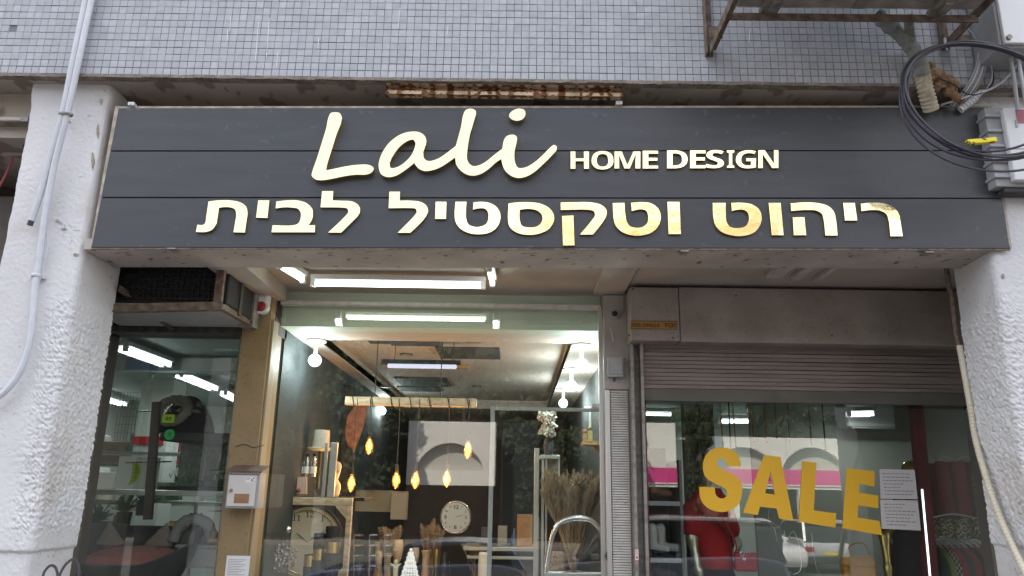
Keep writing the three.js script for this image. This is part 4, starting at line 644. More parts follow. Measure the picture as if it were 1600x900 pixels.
{ // right reveal: rod and ribbed conduit
  const PXp = (a, b, x) => { const d = ray(a, b); return d.multiplyScalar(x / d.x); };
  const at = (a, b, x) => { const d = ray(a, b); return d.multiplyScalar((x - 0) / d.x).add(camera.position); };
  solo('drain_pipe', 'thin dark pipe on the reveal of the right pillar, beside the shutter box', 'pipe', tube([P(1477, 405, -0.42), P(1482, 440, -0.42), P(1489, 480, -0.42), P(1494, 520, -0.42), P(1500, 548, -0.42)], 0.014, 30, 8), M.ironBrown);
  const pts = [P(1499, 540, -0.41), P(1508, 590, -0.40), P(1516, 636, -0.39), P(1523, 680, -0.385), at(1536, 730, 2.475), at(1552, 780, 2.47), at(1570, 826, 2.465), at(1592, 874, 2.46), at(1618, 930, 2.46)];
  const c = new THREE.CatmullRomCurve3(pts, false, 'centripetal'), g = new THREE.TubeGeometry(c, 420, 0.0165, 10), p = g.attributes.position;
  for (let i = 0; i < p.count; i++) { const u = Math.floor(i / 11) / 420, q = c.getPointAt(u), v = V(p.getX(i), p.getY(i), p.getZ(i)).sub(q).multiplyScalar(u < 0.24 ? 1 : 1 + 0.09 * Math.sin(u * 420 * 1.05)).add(q); p.setXYZ(i, v.x, v.y, v.z); } g.computeVertexNormals();
  solo('ribbed_conduit', 'cream ribbed conduit sweeping down the right pillar', 'conduit', g, textured(mottle([0.80, 0.76, 0.68], 0.06, 152), 0.3, 0.5));
}

// ================================================================ ACROSS THE STREET (seen in the window glass)
{
  const Z = 34, t = thing('arcade_building', 'low white arcade building with arches and a pink band, mirrored in the shop windows', 'building', V(5, GY + 0.13, Z));
  const wall = std([0.78, 0.77, 0.75], 0.9), seg = (x0, x1, y0, y1, arches) => {
    const s = new THREE.Shape([[x0, y0], [x1, y0], [x1, y1], [x0, y1]].map(p => new THREE.Vector2(...p)));
    for (const [cx, r, b] of arches) { const h = new THREE.Path(); h.moveTo(cx - r, b); h.absarc(cx, b - 0.25 * r, Math.hypot(r, 0.25 * r), Math.PI - Math.atan(0.25), Math.atan(0.25), true); h.lineTo(cx - r, b); s.holes.push(h); }
    part(t, 'wall', new THREE.ExtrudeGeometry(s, { depth: 0.4, bevelEnabled: false, curveSegments: 24 }).translate(0, 0, Z), wall);
    for (const [cx, r, b] of arches) { const h = new THREE.Shape(); h.moveTo(cx - r, b - 0.01); h.absarc(cx, b - 0.25 * r, Math.hypot(r, 0.25 * r) * 1.01, Math.PI - Math.atan(0.25), Math.atan(0.25), true); part(t, 'arch_panel', new THREE.ExtrudeGeometry(h, { depth: 0.05, bevelEnabled: false }).translate(0, 0, Z + 0.38), std([0.50, 0.49, 0.46], 0.8)); }
  };
  seg(-5.6, -1.05, 2.0, 5.2, [[-3.4, 1.75, 2.75]]);
  seg(6.3, 8.15, 2.1, 5.3, [[6.4, 0, 2.5]].filter(a => a[1] > 0));
  seg(9.8, 21, 2.1, 4.65, [[11.6, 1.6, 2.9], [15.1, 1.65, 2.9], [18.5, 1.65, 2.9]]);
  seg(23, 40, 2.1, 5.0, [[25, 1.65, 2.9], [28.5, 1.65, 2.9], [32, 1.65, 2.9]]);
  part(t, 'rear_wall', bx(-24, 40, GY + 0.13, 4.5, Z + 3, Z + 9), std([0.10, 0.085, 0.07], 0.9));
  part(t, 'roof', bx(-24, 40, 4.5, 4.62, Z + 0.42, Z + 9.2), std([0.3, 0.29, 0.28], 0.9));
  for (let x = -24; x <= 40; x += 3.5) if (!(x > -7 && x < 9)) part(t, 'pier', bx(x - 0.25, x + 0.25, GY + 0.13, 2.1, Z + 0.02, Z + 0.42, 0.02), wall);
  const band = (x0, x1, txt) => part(t, 'shop_band', (() => { const g = quad(V(x1, 2.25, Z - 0.06), V(x0, 2.25, Z - 0.06), V(x0, 3.05, Z - 0.06), V(x1, 3.05, Z - 0.06)); return [g]; })(), new THREE.MeshPhysicalMaterial({ roughness: 0.6, map: px2(512, 96, (c, w, h) => { c.fillStyle = '#d8458f'; c.fillRect(0, 0, w, h); c.fillStyle = '#f5e3ea'; c.fillRect(0, h - 7, w, 7); if (txt) { c.translate(w, 0); c.scale(-1, 1); c.font = 'bold 66px sans-serif'; c.fillStyle = '#6b2048'; c.fillText(txt, w * 0.36, 72); } }) }), true);
  band(6.3, 8.15, ''); band(9.8, 16.4, 'ails'); part(t, 'shop_band', quad(V(21, 2.25, Z - 0.06), V(16.5, 2.25, Z - 0.06), V(16.5, 3.05, Z - 0.06), V(21, 3.05, Z - 0.06)), M.pink);
}
{ // trees behind the arcade
  const leafM = [0, 1, 2].map(i => new THREE.MeshPhysicalMaterial({ color: lin(0.030 + i * 0.008, 0.046 + i * 0.010, 0.018), roughness: 0.8 })), bark = std([0.08, 0.06, 0.045], 0.95);
  const tree = (x, z, h, r, k, label) => {
    const t = thing('tree', label, 'tree', V(x, GY, z), 'trees behind the arcade'), n = 15000, pos = [], clumps = [];
    for (let i = 0; i < 60; i++) { const a = rr(0, 6.28), e = rr(-0.95, 1), q = Math.cbrt(rr(0.2, 1)); clumps.push([Math.cos(a) * Math.sqrt(1 - e * e * 0.8) * r * q, h * 0.58 + e * h * 0.42 * q, Math.sin(a) * Math.sqrt(1 - e * e * 0.8) * r * q, rr(0.9, 1.7)]); }
    for (let i = 0; i < n; i++) { const c = clumps[i % 60], d = V(rr(-1, 1), rr(-1, 1), rr(-1, 1)).normalize().multiplyScalar(c[3] * Math.min(1, r / 3.6) * Math.cbrt(rnd())), o = V(c[0] + d.x, c[1] + d.y * 0.8, c[2] + d.z), u = V(rr(-1, 1), rr(-1, 1), rr(-1, 1)).normalize()
        .multiplyScalar(0.19), w = V(rr(-1, 1), rr(-1, 1), rr(-1, 1)).cross(u).normalize().multiplyScalar(0.10); for (const q of [o.clone().sub(u), o.clone().add(w), o.clone().add(u), o.clone().sub(u), o.clone().add(u), o.clone().sub(w)]) pos.push(q.x + x, q.y + GY, q.z + z); }
    const g = new THREE.BufferGeometry(); g.setAttribute('position', new THREE.Float32BufferAttribute(pos, 3)); g.computeVertexNormals(); part(t, 'crown', g, leafM[k]);
    const br = [new THREE.CylinderGeometry(0.14, 0.26, h * 0.6, 9).translate(x, GY + h * 0.3, z)]; for (let i = 0; i < 7; i++) { const c = clumps[i * 5]; br.push(tube([V(x, GY + h * 0.42, z), V(x + c[0] * 0.4, GY + (h * 0.5 + c[1]) / 2, z + c[2] * 0.4), V(x + c[0], GY + c[1], z + c[2])], 0.07, 8, 5)); } part(t, 'trunk', br, bark); return t;
  };
  const W1 = ['far left', 'second', 'third', 'fourth', 'fifth', 'sixth', 'seventh', 'eighth', 'far right'];
  [[-24, 47, 14, 4.6], [-17, 45, 15, 4.8], [-10, 46, 15.5, 5], [-3.5, 45, 15, 4.8], [3, 46, 16, 5], [9, 45, 15, 4.8], [15, 46, 15.5, 5], [21.5, 45, 14.5, 4.8], [28, 47, 15, 4.8]].forEach(([x, z, h, r], i) => tree(x, z, h, r, i % 3, `dark green tree behind the white arcade, ${W1[i]} in the front row`));
  [[-20, 54, 17, 6], [-7, 54, 17, 6], [6, 54, 17, 6], [18, 54, 17, 6]].forEach(([x, z, h, r], i) => tree(x, z, h, r, i % 3, `taller dark tree in the back row beyond the arcade, ${['first', 'second', 'third', 'last'][i]} seen from the shop`));
  [[-7.9, 33, 9.5, 2.0], [-14, 31.5, 10.5, 3.4], [-20, 32, 11, 3.6], [2.4, 33, 10, 2.6], [9.0, 32.6, 8.5, 0.55]].forEach(([x, z, h, r], i) => tree(x, z, h, r, i % 3, ['bushy street tree just left of the left white arcade wall', 'middle one of three bushy street trees left of the arcade walls', 'outermost bushy street tree left of the arcade walls', 'broad street tree in the wide gap between the white arcade walls', 'slim street tree in the narrow gap before the right arcade wall'][i]));
}
function car(label, color, pos, turn, kind) {                // length along x, front towards +x, made round its own base
  const van = kind === 'van', L = van ? 4.6 : kind === 'suv' ? 4.5 : 4.2, H = van ? 1.95 : kind === 'suv' ? 1.66 : 1.46, W = 1.8, hood = van ? 1.15 : 0.98;
  const t = thing('parked_car', label, van ? 'van' : 'car', pos, 'parked cars mirrored in the shop windows'); t.rotation.y = turn;
  const paint = new THREE.MeshPhysicalMaterial({ color: lin(...color), roughness: 0.35, metalness: 0.2, clearcoat: 1, clearcoatRoughness: 0.08 }), glassM = std([0.015, 0.017, 0.018], 0.08);
  const ex = (pts, w, bev) => new THREE.ExtrudeGeometry(new THREE.Shape(outline(pts)), { depth: w - bev * 2, bevelEnabled: true, bevelSize: bev, bevelThickness: bev, bevelOffset: -bev, bevelSegments: 3 }).translate(0, 0, -w / 2 + bev);
  const p = (n, g, m, par = t) => { const me = mesh(g, m); me.name = n; par.add(me); return me; }, h2 = L / 2;
  const arch = x => [[x - 0.36, 0.30, 1], [x - 0.30, 0.55], [x, 0.68], [x + 0.30, 0.55], [x + 0.36, 0.30, 1]];
  const body = [[-h2 + 0.06, 0.32, 1], ...arch(-L * 0.29), ...arch(L * 0.31), [h2 - 0.08, 0.30, 1], [h2, 0.5], [h2 - 0.05, hood - 0.2], [h2 - 0.30, hood - 0.08], [L * 0.2, hood + 0.02], [-h2 + 0.15, hood + 0.06], [-h2, hood - 0.12], [-h2 - 0.02, 0.55]];
  p('body', ex(body, W, 0.07), paint);
  const fr = van ? L * 0.36 : L * 0.21, cab = [[fr, hood - 0.01, 1], [fr - (van ? 0.55 : 0.78), H - 0.10], [fr - (van ? 0.9 : 1.15), H - 0.02], [-h2 + 0.75, H], [-h2 + (van ? 0.1 : 0.42), H - 0.10], [-h2 + 0.06, hood + 0.02, 1]];
  p('glasshouse', ex(cab, W - 0.16, 0.10), glassM);
  p('roof', [ex([[fr - 0.85, H - 0.07, 1], [fr - 1.15, H + 0.005], [-h2 + 0.75, H + 0.02], [-h2 + 0.3, H - 0.06, 1]], W - 0.2, 0.03), ...[-1, 1].flatMap(s => [bar(V(fr, hood, s * 0.84), V(fr - 0.85, H - 0.06, s * 0.72), 0.06, 0.08), bar(V(-0.2, hood, s * 0.845), V(-0.25, H - 0.06, s * 0.735), 0.08, 0.05), bar(V(-h2 + 0.10, hood, s * 0.82), V(-h2 + 0.40, H - 0.06, s * 0.72), 0.08, 0.20)]), ...(van ? [-1, 1].map(s => bx(-h2 + 0.10, -h2 + 0.9, hood - 0.02, H - 0.12, s * 0.80, s * 0.835, 0.01)) : [])], paint);
  for (const [x, s] of [[-L * 0.29, 1], [-L * 0.29, -1], [L * 0.31, 1], [L * 0.31, -1]]) { const w = p('wheel', new THREE.CylinderGeometry(0.32, 0.32, 0.2, 24).rotateX(Math.PI / 2).translate(x, 0.32, s * 0.79), M.black); p('rim', new THREE.CylinderGeometry(0.20, 0.20, 0.012, 20).rotateX(Math.PI / 2).translate(x, 0.32, s * 0.896), M.alu, w); }
  for (const s of [-1, 1]) { p('tail_light', bx(-h2 - 0.035, -h2 + 0.10, hood - 0.30, hood - 0.12, s * 0.86, s * 0.55, 0.03), std([0.30, 0.01, 0.02], 0.2)); p('headlight', bx(h2 - 0.14, h2 - 0.02, hood - 0.34, hood - 0.20, s * 0.84, s * 0.52, 0.03), std([0.7, 0.7, 0.7], 0.1)); p('mirror', bx(fr - 0.35, fr - 0.2, hood + 0.02, hood + 0.14, s * 0.90, s * 1.06, 0.03), paint); }
  p('bumper', bx(-h2 - 0.05, -h2 + 0.12, 0.32, 0.56, -0.8, 0.8, 0.04), std([0.04, 0.04, 0.04], 0.6));
  p('number_plate', bx(-h2 - 0.052, -h2 - 0.045, 0.60, 0.71, -0.26, 0.26), std([0.65, 0.5, 0.08], 0.5));
  return t;
}
car('blue-grey hatchback parked at the kerb, mirrored low in the entrance glass', [0.16, 0.20, 0.30], V(-1.9, GY, 9.6), Math.PI, 'car');
car('grey van parked at the kerb, mirrored beside the red mannequin', [0.34, 0.35, 0.38], V(2.9, GY, 10.2), Math.PI, 'van');
car('white car parked askew beyond the van, mirrored under the letter A', [0.75, 0.75, 0.74], V(8.0, GY, 21.5), 1.42, 'suv');
car('silver estate car seen from behind, mirrored under the letter L', [0.46, 0.48, 0.50], V(10.4, GY, 22.8), -Math.PI / 2, 'suv');

{ // cream apartment block farther off: its sunlit front and the sky share the mirror of the gold letters
  const Z = 62, t = thing('apartment_building', 'tall cream apartment block far behind the arcade, mirrored in the gold letters', 'building', V(16, GY, Z)), wall = std([0.40, 0.32, 0.215], 0.9), dark = std([0.03, 0.03, 0.035], 0.2);
  for (const [x0, x1, h] of [[1.5, 5.5, 26.5], [8.2, 19, 26.0], [19.02, 24.5, 28.2], [-14, -9, 21]]) {
    part(t, 'wall', bx(x0, x1, GY, h, Z, Z + 12), wall); part(t, 'parapet', bx(x0 - 0.1, x1 + 0.1, h + 0.002, h + 0.35, Z - 0.15, Z + 12.1), M.lintel);
    for (let y = 14; y < h - 2; y += 3) for (let x = x0 + 0.8; x < x1 - 1.6; x += 2.6) part(t, 'window', bx(x, x + 1.3, y, y + 1.4, Z - 0.03, Z + 0.01), dark);
    for (let y = 13; y < h - 2; y += 3) part(t, 'balcony', bx(x0 + 1, x1 - 1, y, y + 0.8, Z - 1.0, Z - 0.05), M.lintel);
  }
}

{ // long dark brick block behind the trees
  const t = thing('brick_building', 'long dark brick building behind the row of trees across the street', 'building', V(0, GY, 58)), w = std([0.075, 0.06, 0.05], 0.9), g = std([0.02, 0.02, 0.022], 0.2);
  part(t, 'wall', bx(-60, 70, GY, 14.5, 57.5, 60.5), w); part(t, 'roof', bx(-60.2, 70.2, 14.502, 14.8, 57.3, 60.7), std([0.07, 0.065, 0.06], 0.9));
  for (let x = -30; x < 44; x += 3.4) for (const y of [2, 5.4, 8.8]) part(t, 'window', bx(x, x + 1.4, y, y + 1.6, 57.46, 57.51), g);
}

// ================================================================ LEFT SHOP ROOM
const pt = (x, y, z) => V(x, y, z);
function lampPoint(p, c, cd, r = 1.5) { const l = new THREE.PointLight(lin(...c), cd, 0, 2); l.position.copy(p); l.castShadow = true; l.shadow.radius = r; scene.add(l); }
part(block, 'bulkhead', bx(-5.25, -1.67, 2.545, 2.689, -2.52, -2.66), M.ceilTeal);
for (const [a, b, m] of [[196, 246, std([0.10, 0.16, 0.26], 0.5)], [166, 176, M.red], [283, 378, M.paleWall], [430, 447, M.paleWall]]) part(block, 'bulkhead_panel', bx(X(a, 577, -2.515), Math.min(-1.675, X(b, 577, -2.515)), 2.56, 2.672, -2.505, -2.519, 0.002), m);
{ const G = 'lamps on the ceiling of the left shop room', c = [0.85, 0.97, 1];
  batten(V(-2.93, 2.60, -1.66), V(-2.92, 2.60, -2.42), 'nearest twin-tube lamp behind the left shop window', 'strip_lamp', M.tubeCold, true, 11, G, c);
  batten(V(-3.06, 2.60, -2.95), V(-3.11, 2.60, -3.95), 'second twin-tube lamp from the left shop window', 'strip_lamp', M.tubeCold, true, 11, G, c);
  batten(V(-3.14, 2.60, -4.25), V(-3.24, 2.60, -5.1), 'third twin-tube lamp, deepest behind the tan post', 'strip_lamp', M.tubeCold, true, 11, G, c);
  batten(V(-4.78, 2.60, -4.75), V(-4.86, 2.60, -5.6), 'twin-tube lamp deep in the left room beside the left pillar', 'strip_lamp', M.tubeCold, true, 11, G, c);
  batten(V(-4.2, 2.45, -5.2), V(-4.25, 2.45, -5.9), 'small tube lamp low at the back of the left room', 'strip_lamp', M.tubeCold, false, 3, G, c);
  // hanging wire panels
  for (const [x0, x1, y0, y1, z, l] of [[205, 340, 508, 560, -2.46, 'white wire panel hanging under the ceiling behind the nearest twin-tube lamp'], [158, 215, 612, 640, -4.2, 'white wire panel hanging deep in the left room by the pillar'], [186, 216, 628, 690, -4.6, 'tall wire panel deep in the left room beside the pale column']]) {
    const a = P(x0, y0, z), b = P(x1, y1, z), g = []; for (let x = a.x; x < b.x; x += 0.035) g.push(bx(x, x + 0.004, Math.min(a.y, 2.68), b.y, z, z - 0.004)); for (let y = b.y; y < Math.min(a.y, 2.68); y += 0.09) g.push(bx(a.x, b.x, y, y + 0.005, z - 0.004, z - 0.008)); solo('wire_rack', l.replace('wire panel', 'wire rack'), 'wire rack', g, M.galv); }
  const cl = P(230, 650, -4.0), t = thing('column', 'pale square column inside the left room with a red stripe', 'column', V(cl.x, 0.1, -4)); part(t, 'shaft', bx(X(215, 650, -4), X(250, 650, -4) + 0.1, 0.1, 2.688, -4.0, -4.3), M.paleWall); part(t, 'stripe', bx(X(213, 650, -4), X(246, 650, -4) + 0.1, Y(230, 695, -3.99), Y(230, 682, -3.99), -3.98, -4.0), M.red);
}
{ // display rack in the window
  const z = -1.62, t = thing('display_rack', 'dark wooden display rack with a pale shelf in the left window', 'rack', V(-2.4, 0.1, -1.6));
  const ys = Y(240, 770, -1.45);
  part(t, 'shelf', bx(-2.95, -1.86, ys - 0.018, ys + 0.018, -1.45, -2.05, 0.004), M.alu);
  part(t, 'upright', bar(P(245, 628, -1.43), P(231, 812, -1.43), 0.055, 0.03, V(0, 0, 1)), textured(mottle([0.27, 0.23, 0.22], 0.06, 160), 0.3, 0.7));
  part(t, 'upper_shelf', bx(X(250, 680, -1.5), X(374, 680, -1.5), Y(300, 684, -1.5) - 0.02, Y(300, 676, -1.5), -1.5, -1.95, 0.004), M.charcoal);
  { const yb = P(205, 884, -1.56).y - 0.112; part(t, 'base_shelf', bx(-2.95, -1.86, yb - 0.02, yb, -1.24, -2.05, 0.004), M.alu); }
  for (const [a, b, y] of [[196, 237, 722.5], [240, 268, 722], [215, 240, 643], [328, 354, 735]]) part(t, 'hook', tube([P(a, y, -1.44), P(b, y - 1, -1.46)], 0.005, 4, 6), M.black);
  const u = thing('price_tag', 'yellow price sticker on the dark rack upright in the left window', 'price tag', P(263, 654, -1.40), 'tags'); delete u.userData.group;
  const c = P(263, 654, -1.38); part(u, 'card', bx(c.x - 0.042, c.x + 0.042, c.y - 0.028, c.y + 0.028, -1.38, -1.382).translate(0, 0, 0), new THREE.MeshPhysicalMaterial({ roughness: 0.7, map: px2(128, 90, (g, w, h) => { g.fillStyle = '#a8c832'; g.fillRect(0, 0, w, h); g.fillStyle = '#2c3a10'; g.font = 'bold 56px sans-serif'; g.fillText('₪89', 10, 66); }) }), true);
  const d = P(265, 679, -1.38), v = thing('price_tag', 'round green price sticker under the yellow one in the left window', 'price tag', d);
  part(v, 'card', cyl(0.036, 0.036, 0.002, 0, 0, 0, 24).rotateX(Math.PI / 2).translate(d.x, d.y, d.z), new THREE.MeshPhysicalMaterial({ roughness: 0.7, map: px2(128, 128, (g, w, h) => { g.fillStyle = '#35b45a'; g.fillRect(0, 0, w, h); g.fillStyle = '#123d20'; g.font = 'bold 50px sans-serif'; g.fillText('45', 34, 80); }) }), true);
}
{ // fluffy pet cave on the top shelf
  const c = P(292, 662, -1.68), t = thing('pet_cave', 'dark patterned pet cave with grey fluffy opening on top of the rack', 'pet bed', V(c.x, c.y - 0.04, c.z));
  const by = Y(300, 677, -1.5);
  const g = new THREE.SphereGeometry(1, 36, 20, 0, 6.2832, 0, Math.PI / 2 + 0.3), p = g.attributes.position; for (let i = 0; i < p.count; i++) { const y = p.getY(i); p.setXYZ(i, c.x + p.getX(i) * 0.20 * (1 - 0.25 * Math.max(0, y)) + 0.012 * fbm(p.getX(i) * 3, y * 3, 4), by + 0.01 + Math.max(0, y) * 0.27, c.z + p.getZ(i) * 0.19); } g.computeVertexNormals();
  part(t, 'body', g, textured(tex(128, 128, (u, v) => { const band = v > 0.3 && v < 0.55 && tn(u, v, 12, 2, 170) > 0.02; return band ? [0.62, 0.58, 0.52] : [0.12 + tn(u, v, 20, 2, 171) * 0.1, 0.12, 0.14]; }), 0.4, 0.95));
  const ring = []; for (let k = 0; k < 20; k++) { const a = k / 20 * 6.283; ring.push(V(c.x - 0.05 + Math.cos(a) * 0.10, by + 0.16 + Math.sin(a) * 0.085, c.z + 0.145 - Math.sin(a) * 0.05)); }
  const fr = new THREE.TubeGeometry(new THREE.CatmullRomCurve3(ring, true), 60, 0.034, 10, true), fp = fr.attributes.position, fn = fr.attributes.normal; for (let i = 0; i < fp.count; i++) { const d = 0.025 * fbm(fp.getX(i) * 60, fp.getY(i) * 60, fp.getZ(i) * 60); fp.setXYZ(i, fp.getX(i) + fn.getX(i) * d, fp.getY(i) + fn.getY(i) * d, fp.getZ(i) + fn.getZ(i) * d); } fr.computeVertexNormals();
  part(t, 'fluffy_rim', fr, fabric(0.22, 0.22, 0.19));
}
{ // glass tank and boxes on the shelf
  const z = -1.62, ys = Y(240, 770, -1.45) + 0.019, x0 = X(254, 730, z), x1 = X(350, 730, z), yt = Y(300, 690, z), t = thing('glass_tank', 'glass tank with silvery tinsel and green plants on the pale shelf', 'tank', V((x0 + x1) / 2, ys, z - 0.12));
  part(t, 'pane', bx(x0, x1, ys, yt, z, z - 0.003), M.clear); part(t, 'pane', bx(x0, x1, ys, yt, z - 0.26, z - 0.263), M.clear); part(t, 'lid', bx(x0 - 0.01, x1 + 0.03, yt, yt + 0.03, z + 0.01, z - 0.27, 0.004), M.black); part(t, 'base', bx(x0 - 0.005, x1 + 0.03, ys, ys + 0.03, z + 0.012, z - 0.27, 0.003), M.black);
  { const g = []; for (let i = 0; i < 130; i++) { const x = rr(x0 + 0.02, x1 - 0.02), y = rr(ys + 0.06, yt - 0.04), zz = z - rr(0.03, 0.22), a = rr(-1.2, 1.2), l = rr(0.015, 0.06); g.push(bar(V(x, y, zz), V(x + Math.sin(a) * l, y + Math.cos(a) * l, zz + rr(-0.01, 0.01)), 0.006, 0.0015)); } const m = part(t, 'tinsel', g, M.alu); m.userData.kind = 'stuff'; }
  { const g = []; for (let i = 0; i < 90; i++) { const x = rr(x0 + 0.04, x1 - 0.02), y = ys + rr(0.03, 0.09), zz = z - rr(0.02, 0.2); g.push(bar(V(x, y, zz), V(x + rr(-0.03, 0.03), y + rr(0, 0.03), zz), 0.014, 0.002)); } const m = part(t, 'plants', g, std([0.06, 0.16, 0.04], 0.7)); m.userData.kind = 'stuff'; }
  part(t, 'rear_sheet', bx(x0, x1, ys + 0.03, yt, z - 0.264, z - 0.268), std([0.22, 0.30, 0.28], 0.7));
  const bz = -1.60, bm = new THREE.MeshPhysicalMaterial({ roughness: 0.7, map: px2(256, 256, (g, w, h) => { g.fillStyle = '#c9ccc6'; g.fillRect(0, 0, w, h); g.fillStyle = '#97ad2a'; g.beginPath(); g.moveTo(120, 40); g.bezierCurveTo(230, 40, 235, 200, 110, 225); g.bezierCurveTo(140, 160, 135, 100, 120, 40); g.fill(); g.strokeStyle = '#5f7416'; g.lineWidth = 4; for (let i = 0; i < 7; i++) { g.beginPath(); g.moveTo(128, 60 + i * 22); g.lineTo(190 - Math.abs(i - 3) * 8, 62 + i * 20); g.stroke(); } }) });
  solo('box', 'white cardboard box with a green leaf printed on it, on the pale shelf', 'box', bx(X(183, 740, bz), X(228, 740, bz), ys, Y(200, 713, bz), bz, bz - 0.2), bm, null, null, true);
  solo('box', 'low white box stacked left of the leaf-printed box, on the pale shelf', 'box', bx(X(150, 740, bz), X(178, 740, bz), ys, Y(170, 738, bz), bz - 0.03, bz - 0.2, 0.004), M.paper);
  solo('box', 'white box next to the left pillar on the pale shelf', 'box', bx(-2.94, X(146, 740, bz), ys, Y(150, 730, bz), bz - 0.02, bz - 0.2, 0.004), M.paper);
}
{ // goods on deep shelves
  const t = thing('shelf_unit', 'metal shelf unit with goods at the back of the left room', 'shelves', V(-3.9, 0.1, -5)); const ys = [1.0, 1.42, 1.84];
  for (const y of ys) part(t, 'shelf', bx(-5.1, -2.3, y, y + 0.03, -4.8, -5.3, 0.003), M.galv);
  for (const x of [-5.1, -4.1, -3.2, -2.3]) part(t, 'post', bx(x - 0.02, x + 0.02, 0.1, 2.2, -5.26, -5.3), M.galv);
  const cols = ['red', 'green', 'white', 'brown', 'teal', 'yellow'], rgb = [[0.35, 0.04, 0.04], [0.06, 0.2, 0.07], [0.6, 0.6, 0.56], [0.24, 0.14, 0.08], [0.07, 0.22, 0.22], [0.5, 0.36, 0.08]], nth = ['bottom', 'middle', 'top'], ord = ['first', 'second', 'third', 'fourth', 'fifth', 'sixth', 'seventh'];
  ys.forEach((y, j) => { let x = -5.0; for (let i = 0; i < 7; i++) { const w = rr(0.22, 0.34), h = rr(0.16, 0.34), k = Math.floor(rnd() * 6); solo('carton', `${cols[k]} carton, ${ord[i]} on the ${nth[j]} shelf at the back of the left room`, 'carton', bx(x, x + w, y + 0.031, y + 0.031 + h, -4.84 - rr(0, 0.06), -5.2, 0.006), std(rgb[k], 0.7), null, 'cartons on the back shelves'); x += w + rr(0.02, 0.09); } });
  for (const [x, y, l] of [[195, 800, 'left'], [225, 785, 'middle'], [150, 815, 'right']]) { const c = P(x, y, -2.4), g = []; for (let i = 0; i < 60; i++) { const a = rr(0, 6.28), e = rr(0, 1.4), L = rr(0.05, 0.16); g.push(bar(c, c.clone().add(V(Math.cos(a) * Math.cos(e) * L, Math.sin(e) * L, Math.sin(a) * Math.cos(e) * L)), 0.03, 0.003)); } const p = thing('plant', `small dark leafy plant under the pale shelf, at pixel-height with the bed, ${l} one`.replace(', at pixel-height with the bed', ' behind the pet bed'), 'plant', c, 'small plants behind the pet bed'); part(p, 'leaves', g, std([0.06, 0.10, 0.04], 0.8)); part(p, 'pot', cyl(0.05, 0.06, 0.10, c.x, c.y - 0.1, c.z, 14), M.charcoal); }
}
{ // pet bed with cushion
  const c = P(205, 884, -1.56), t = thing('pet_bed', 'dark grey plastic pet bed with high rear rim in the left window', 'pet bed', c);
  const yr = (a) => { const back = -Math.sin(a); return 0.02 + 0.165 * smooth(-0.5, 0.9, back) + 0.11 * Math.max(0, Math.abs(Math.cos(a)) - 0.4) - 0.05 * smooth(0.3, 1, -back); };
  const rx = 0.44, rz = 0.30, n = 64, pos = [], idx = [], rings = [[0.70, -0.16, 0], [0.90, -0.06, 0.4], [1.0, 0, 1], [0.985, 0.012, 1], [0.955, 0, 1], [0.86, -0.07, 0.4], [0.66, -0.12, 0], [0.01, -0.12, 0]];
  for (const [s, dy, k] of rings) for (let i = 0; i < n; i++) { const a = i / n * 6.2832; pos.push(c.x + Math.cos(a) * rx * s, c.y + 0.05 + dy + yr(a) * (k > 0.9 ? 1 : k) + (k < 0.9 ? 0 : 0), c.z + Math.sin(a) * rz * s); }
  for (let j = 0; j + 1 < rings.length; j++) for (let i = 0; i < n; i++) { const a = j * n + i, b = j * n + (i + 1) % n; idx.push(a, a + n, b, b, a + n, b + n); }
  const g = new THREE.BufferGeometry(); g.setAttribute('position', new THREE.Float32BufferAttribute(pos, 3)); g.setIndex(idx); g.computeVertexNormals(); part(t, 'shell', g, M.charcoal);
  const q = thing('cushion', 'pink cushion in clear plastic wrapping lying in the dark pet bed', 'cushion', V(c.x, c.y, c.z));
  const pil = new THREE.SphereGeometry(1, 40, 24), pp = pil.attributes.position; for (let i = 0; i < pp.count; i++) { const x = pp.getX(i), y = pp.getY(i), z = pp.getZ(i), s = v => Math.sign(v) * Math.pow(Math.abs(v), 0.6); const px = s(x) * 0.31, pz = s(z) * 0.20; pp.setXYZ(i, c.x + px - 0.01, c.y + 0.02 + y * 0.075 - pz * 0.25 + 0.012 * fbm(px * 14, y * 3, pz * 14), c.z + 0.02 + pz); } pil.computeVertexNormals(); part(q, 'pad', pil, fabric(0.50, 0.17, 0.165));
  const wrap = new THREE.SphereGeometry(1, 48, 28), wp = wrap.attributes.position; for (let i = 0; i < wp.count; i++) { const x = wp.getX(i), y = wp.getY(i), z = wp.getZ(i), s = v => Math.sign(v) * Math.pow(Math.abs(v), 0.6); const px = s(x) * 0.325, pz = s(z) * 0.215; wp.setXYZ(i, c.x + px - 0.01, c.y + 0.025 + y * 0.088 - pz * 0.25 + 0.034 * fbm(px * 24, y * 4, pz * 18), c.z + 0.02 + pz); } wrap.computeVertexNormals(); part(q, 'wrapping', wrap, M.clear);
  for (const [a, b, s] of [[176, 832, -1], [250, 834, 1]]) { const e = P(a, b, -1.72), h = new THREE.ConeGeometry(0.11, 0.16, 18, 6).scale(1, 1, 0.4), hp = h.attributes.position; for (let i = 0; i < hp.count; i++) { hp.setX(i, hp.getX(i) + s * 0.25 * (hp.getY(i) + 0.08) + 0.02 * fbm(hp.getX(i) * 20, hp.getY(i) * 20, s)); hp.setZ(i, hp.getZ(i) + 0.03 * fbm(hp.getX(i) * 16, hp.getY(i) * 16, s + 4)); } h.computeVertexNormals(); part(q, 'wrapping_corner', h.translate(e.x, e.y, e.z), fabric(0.32, 0.27, 0.24)); }
}
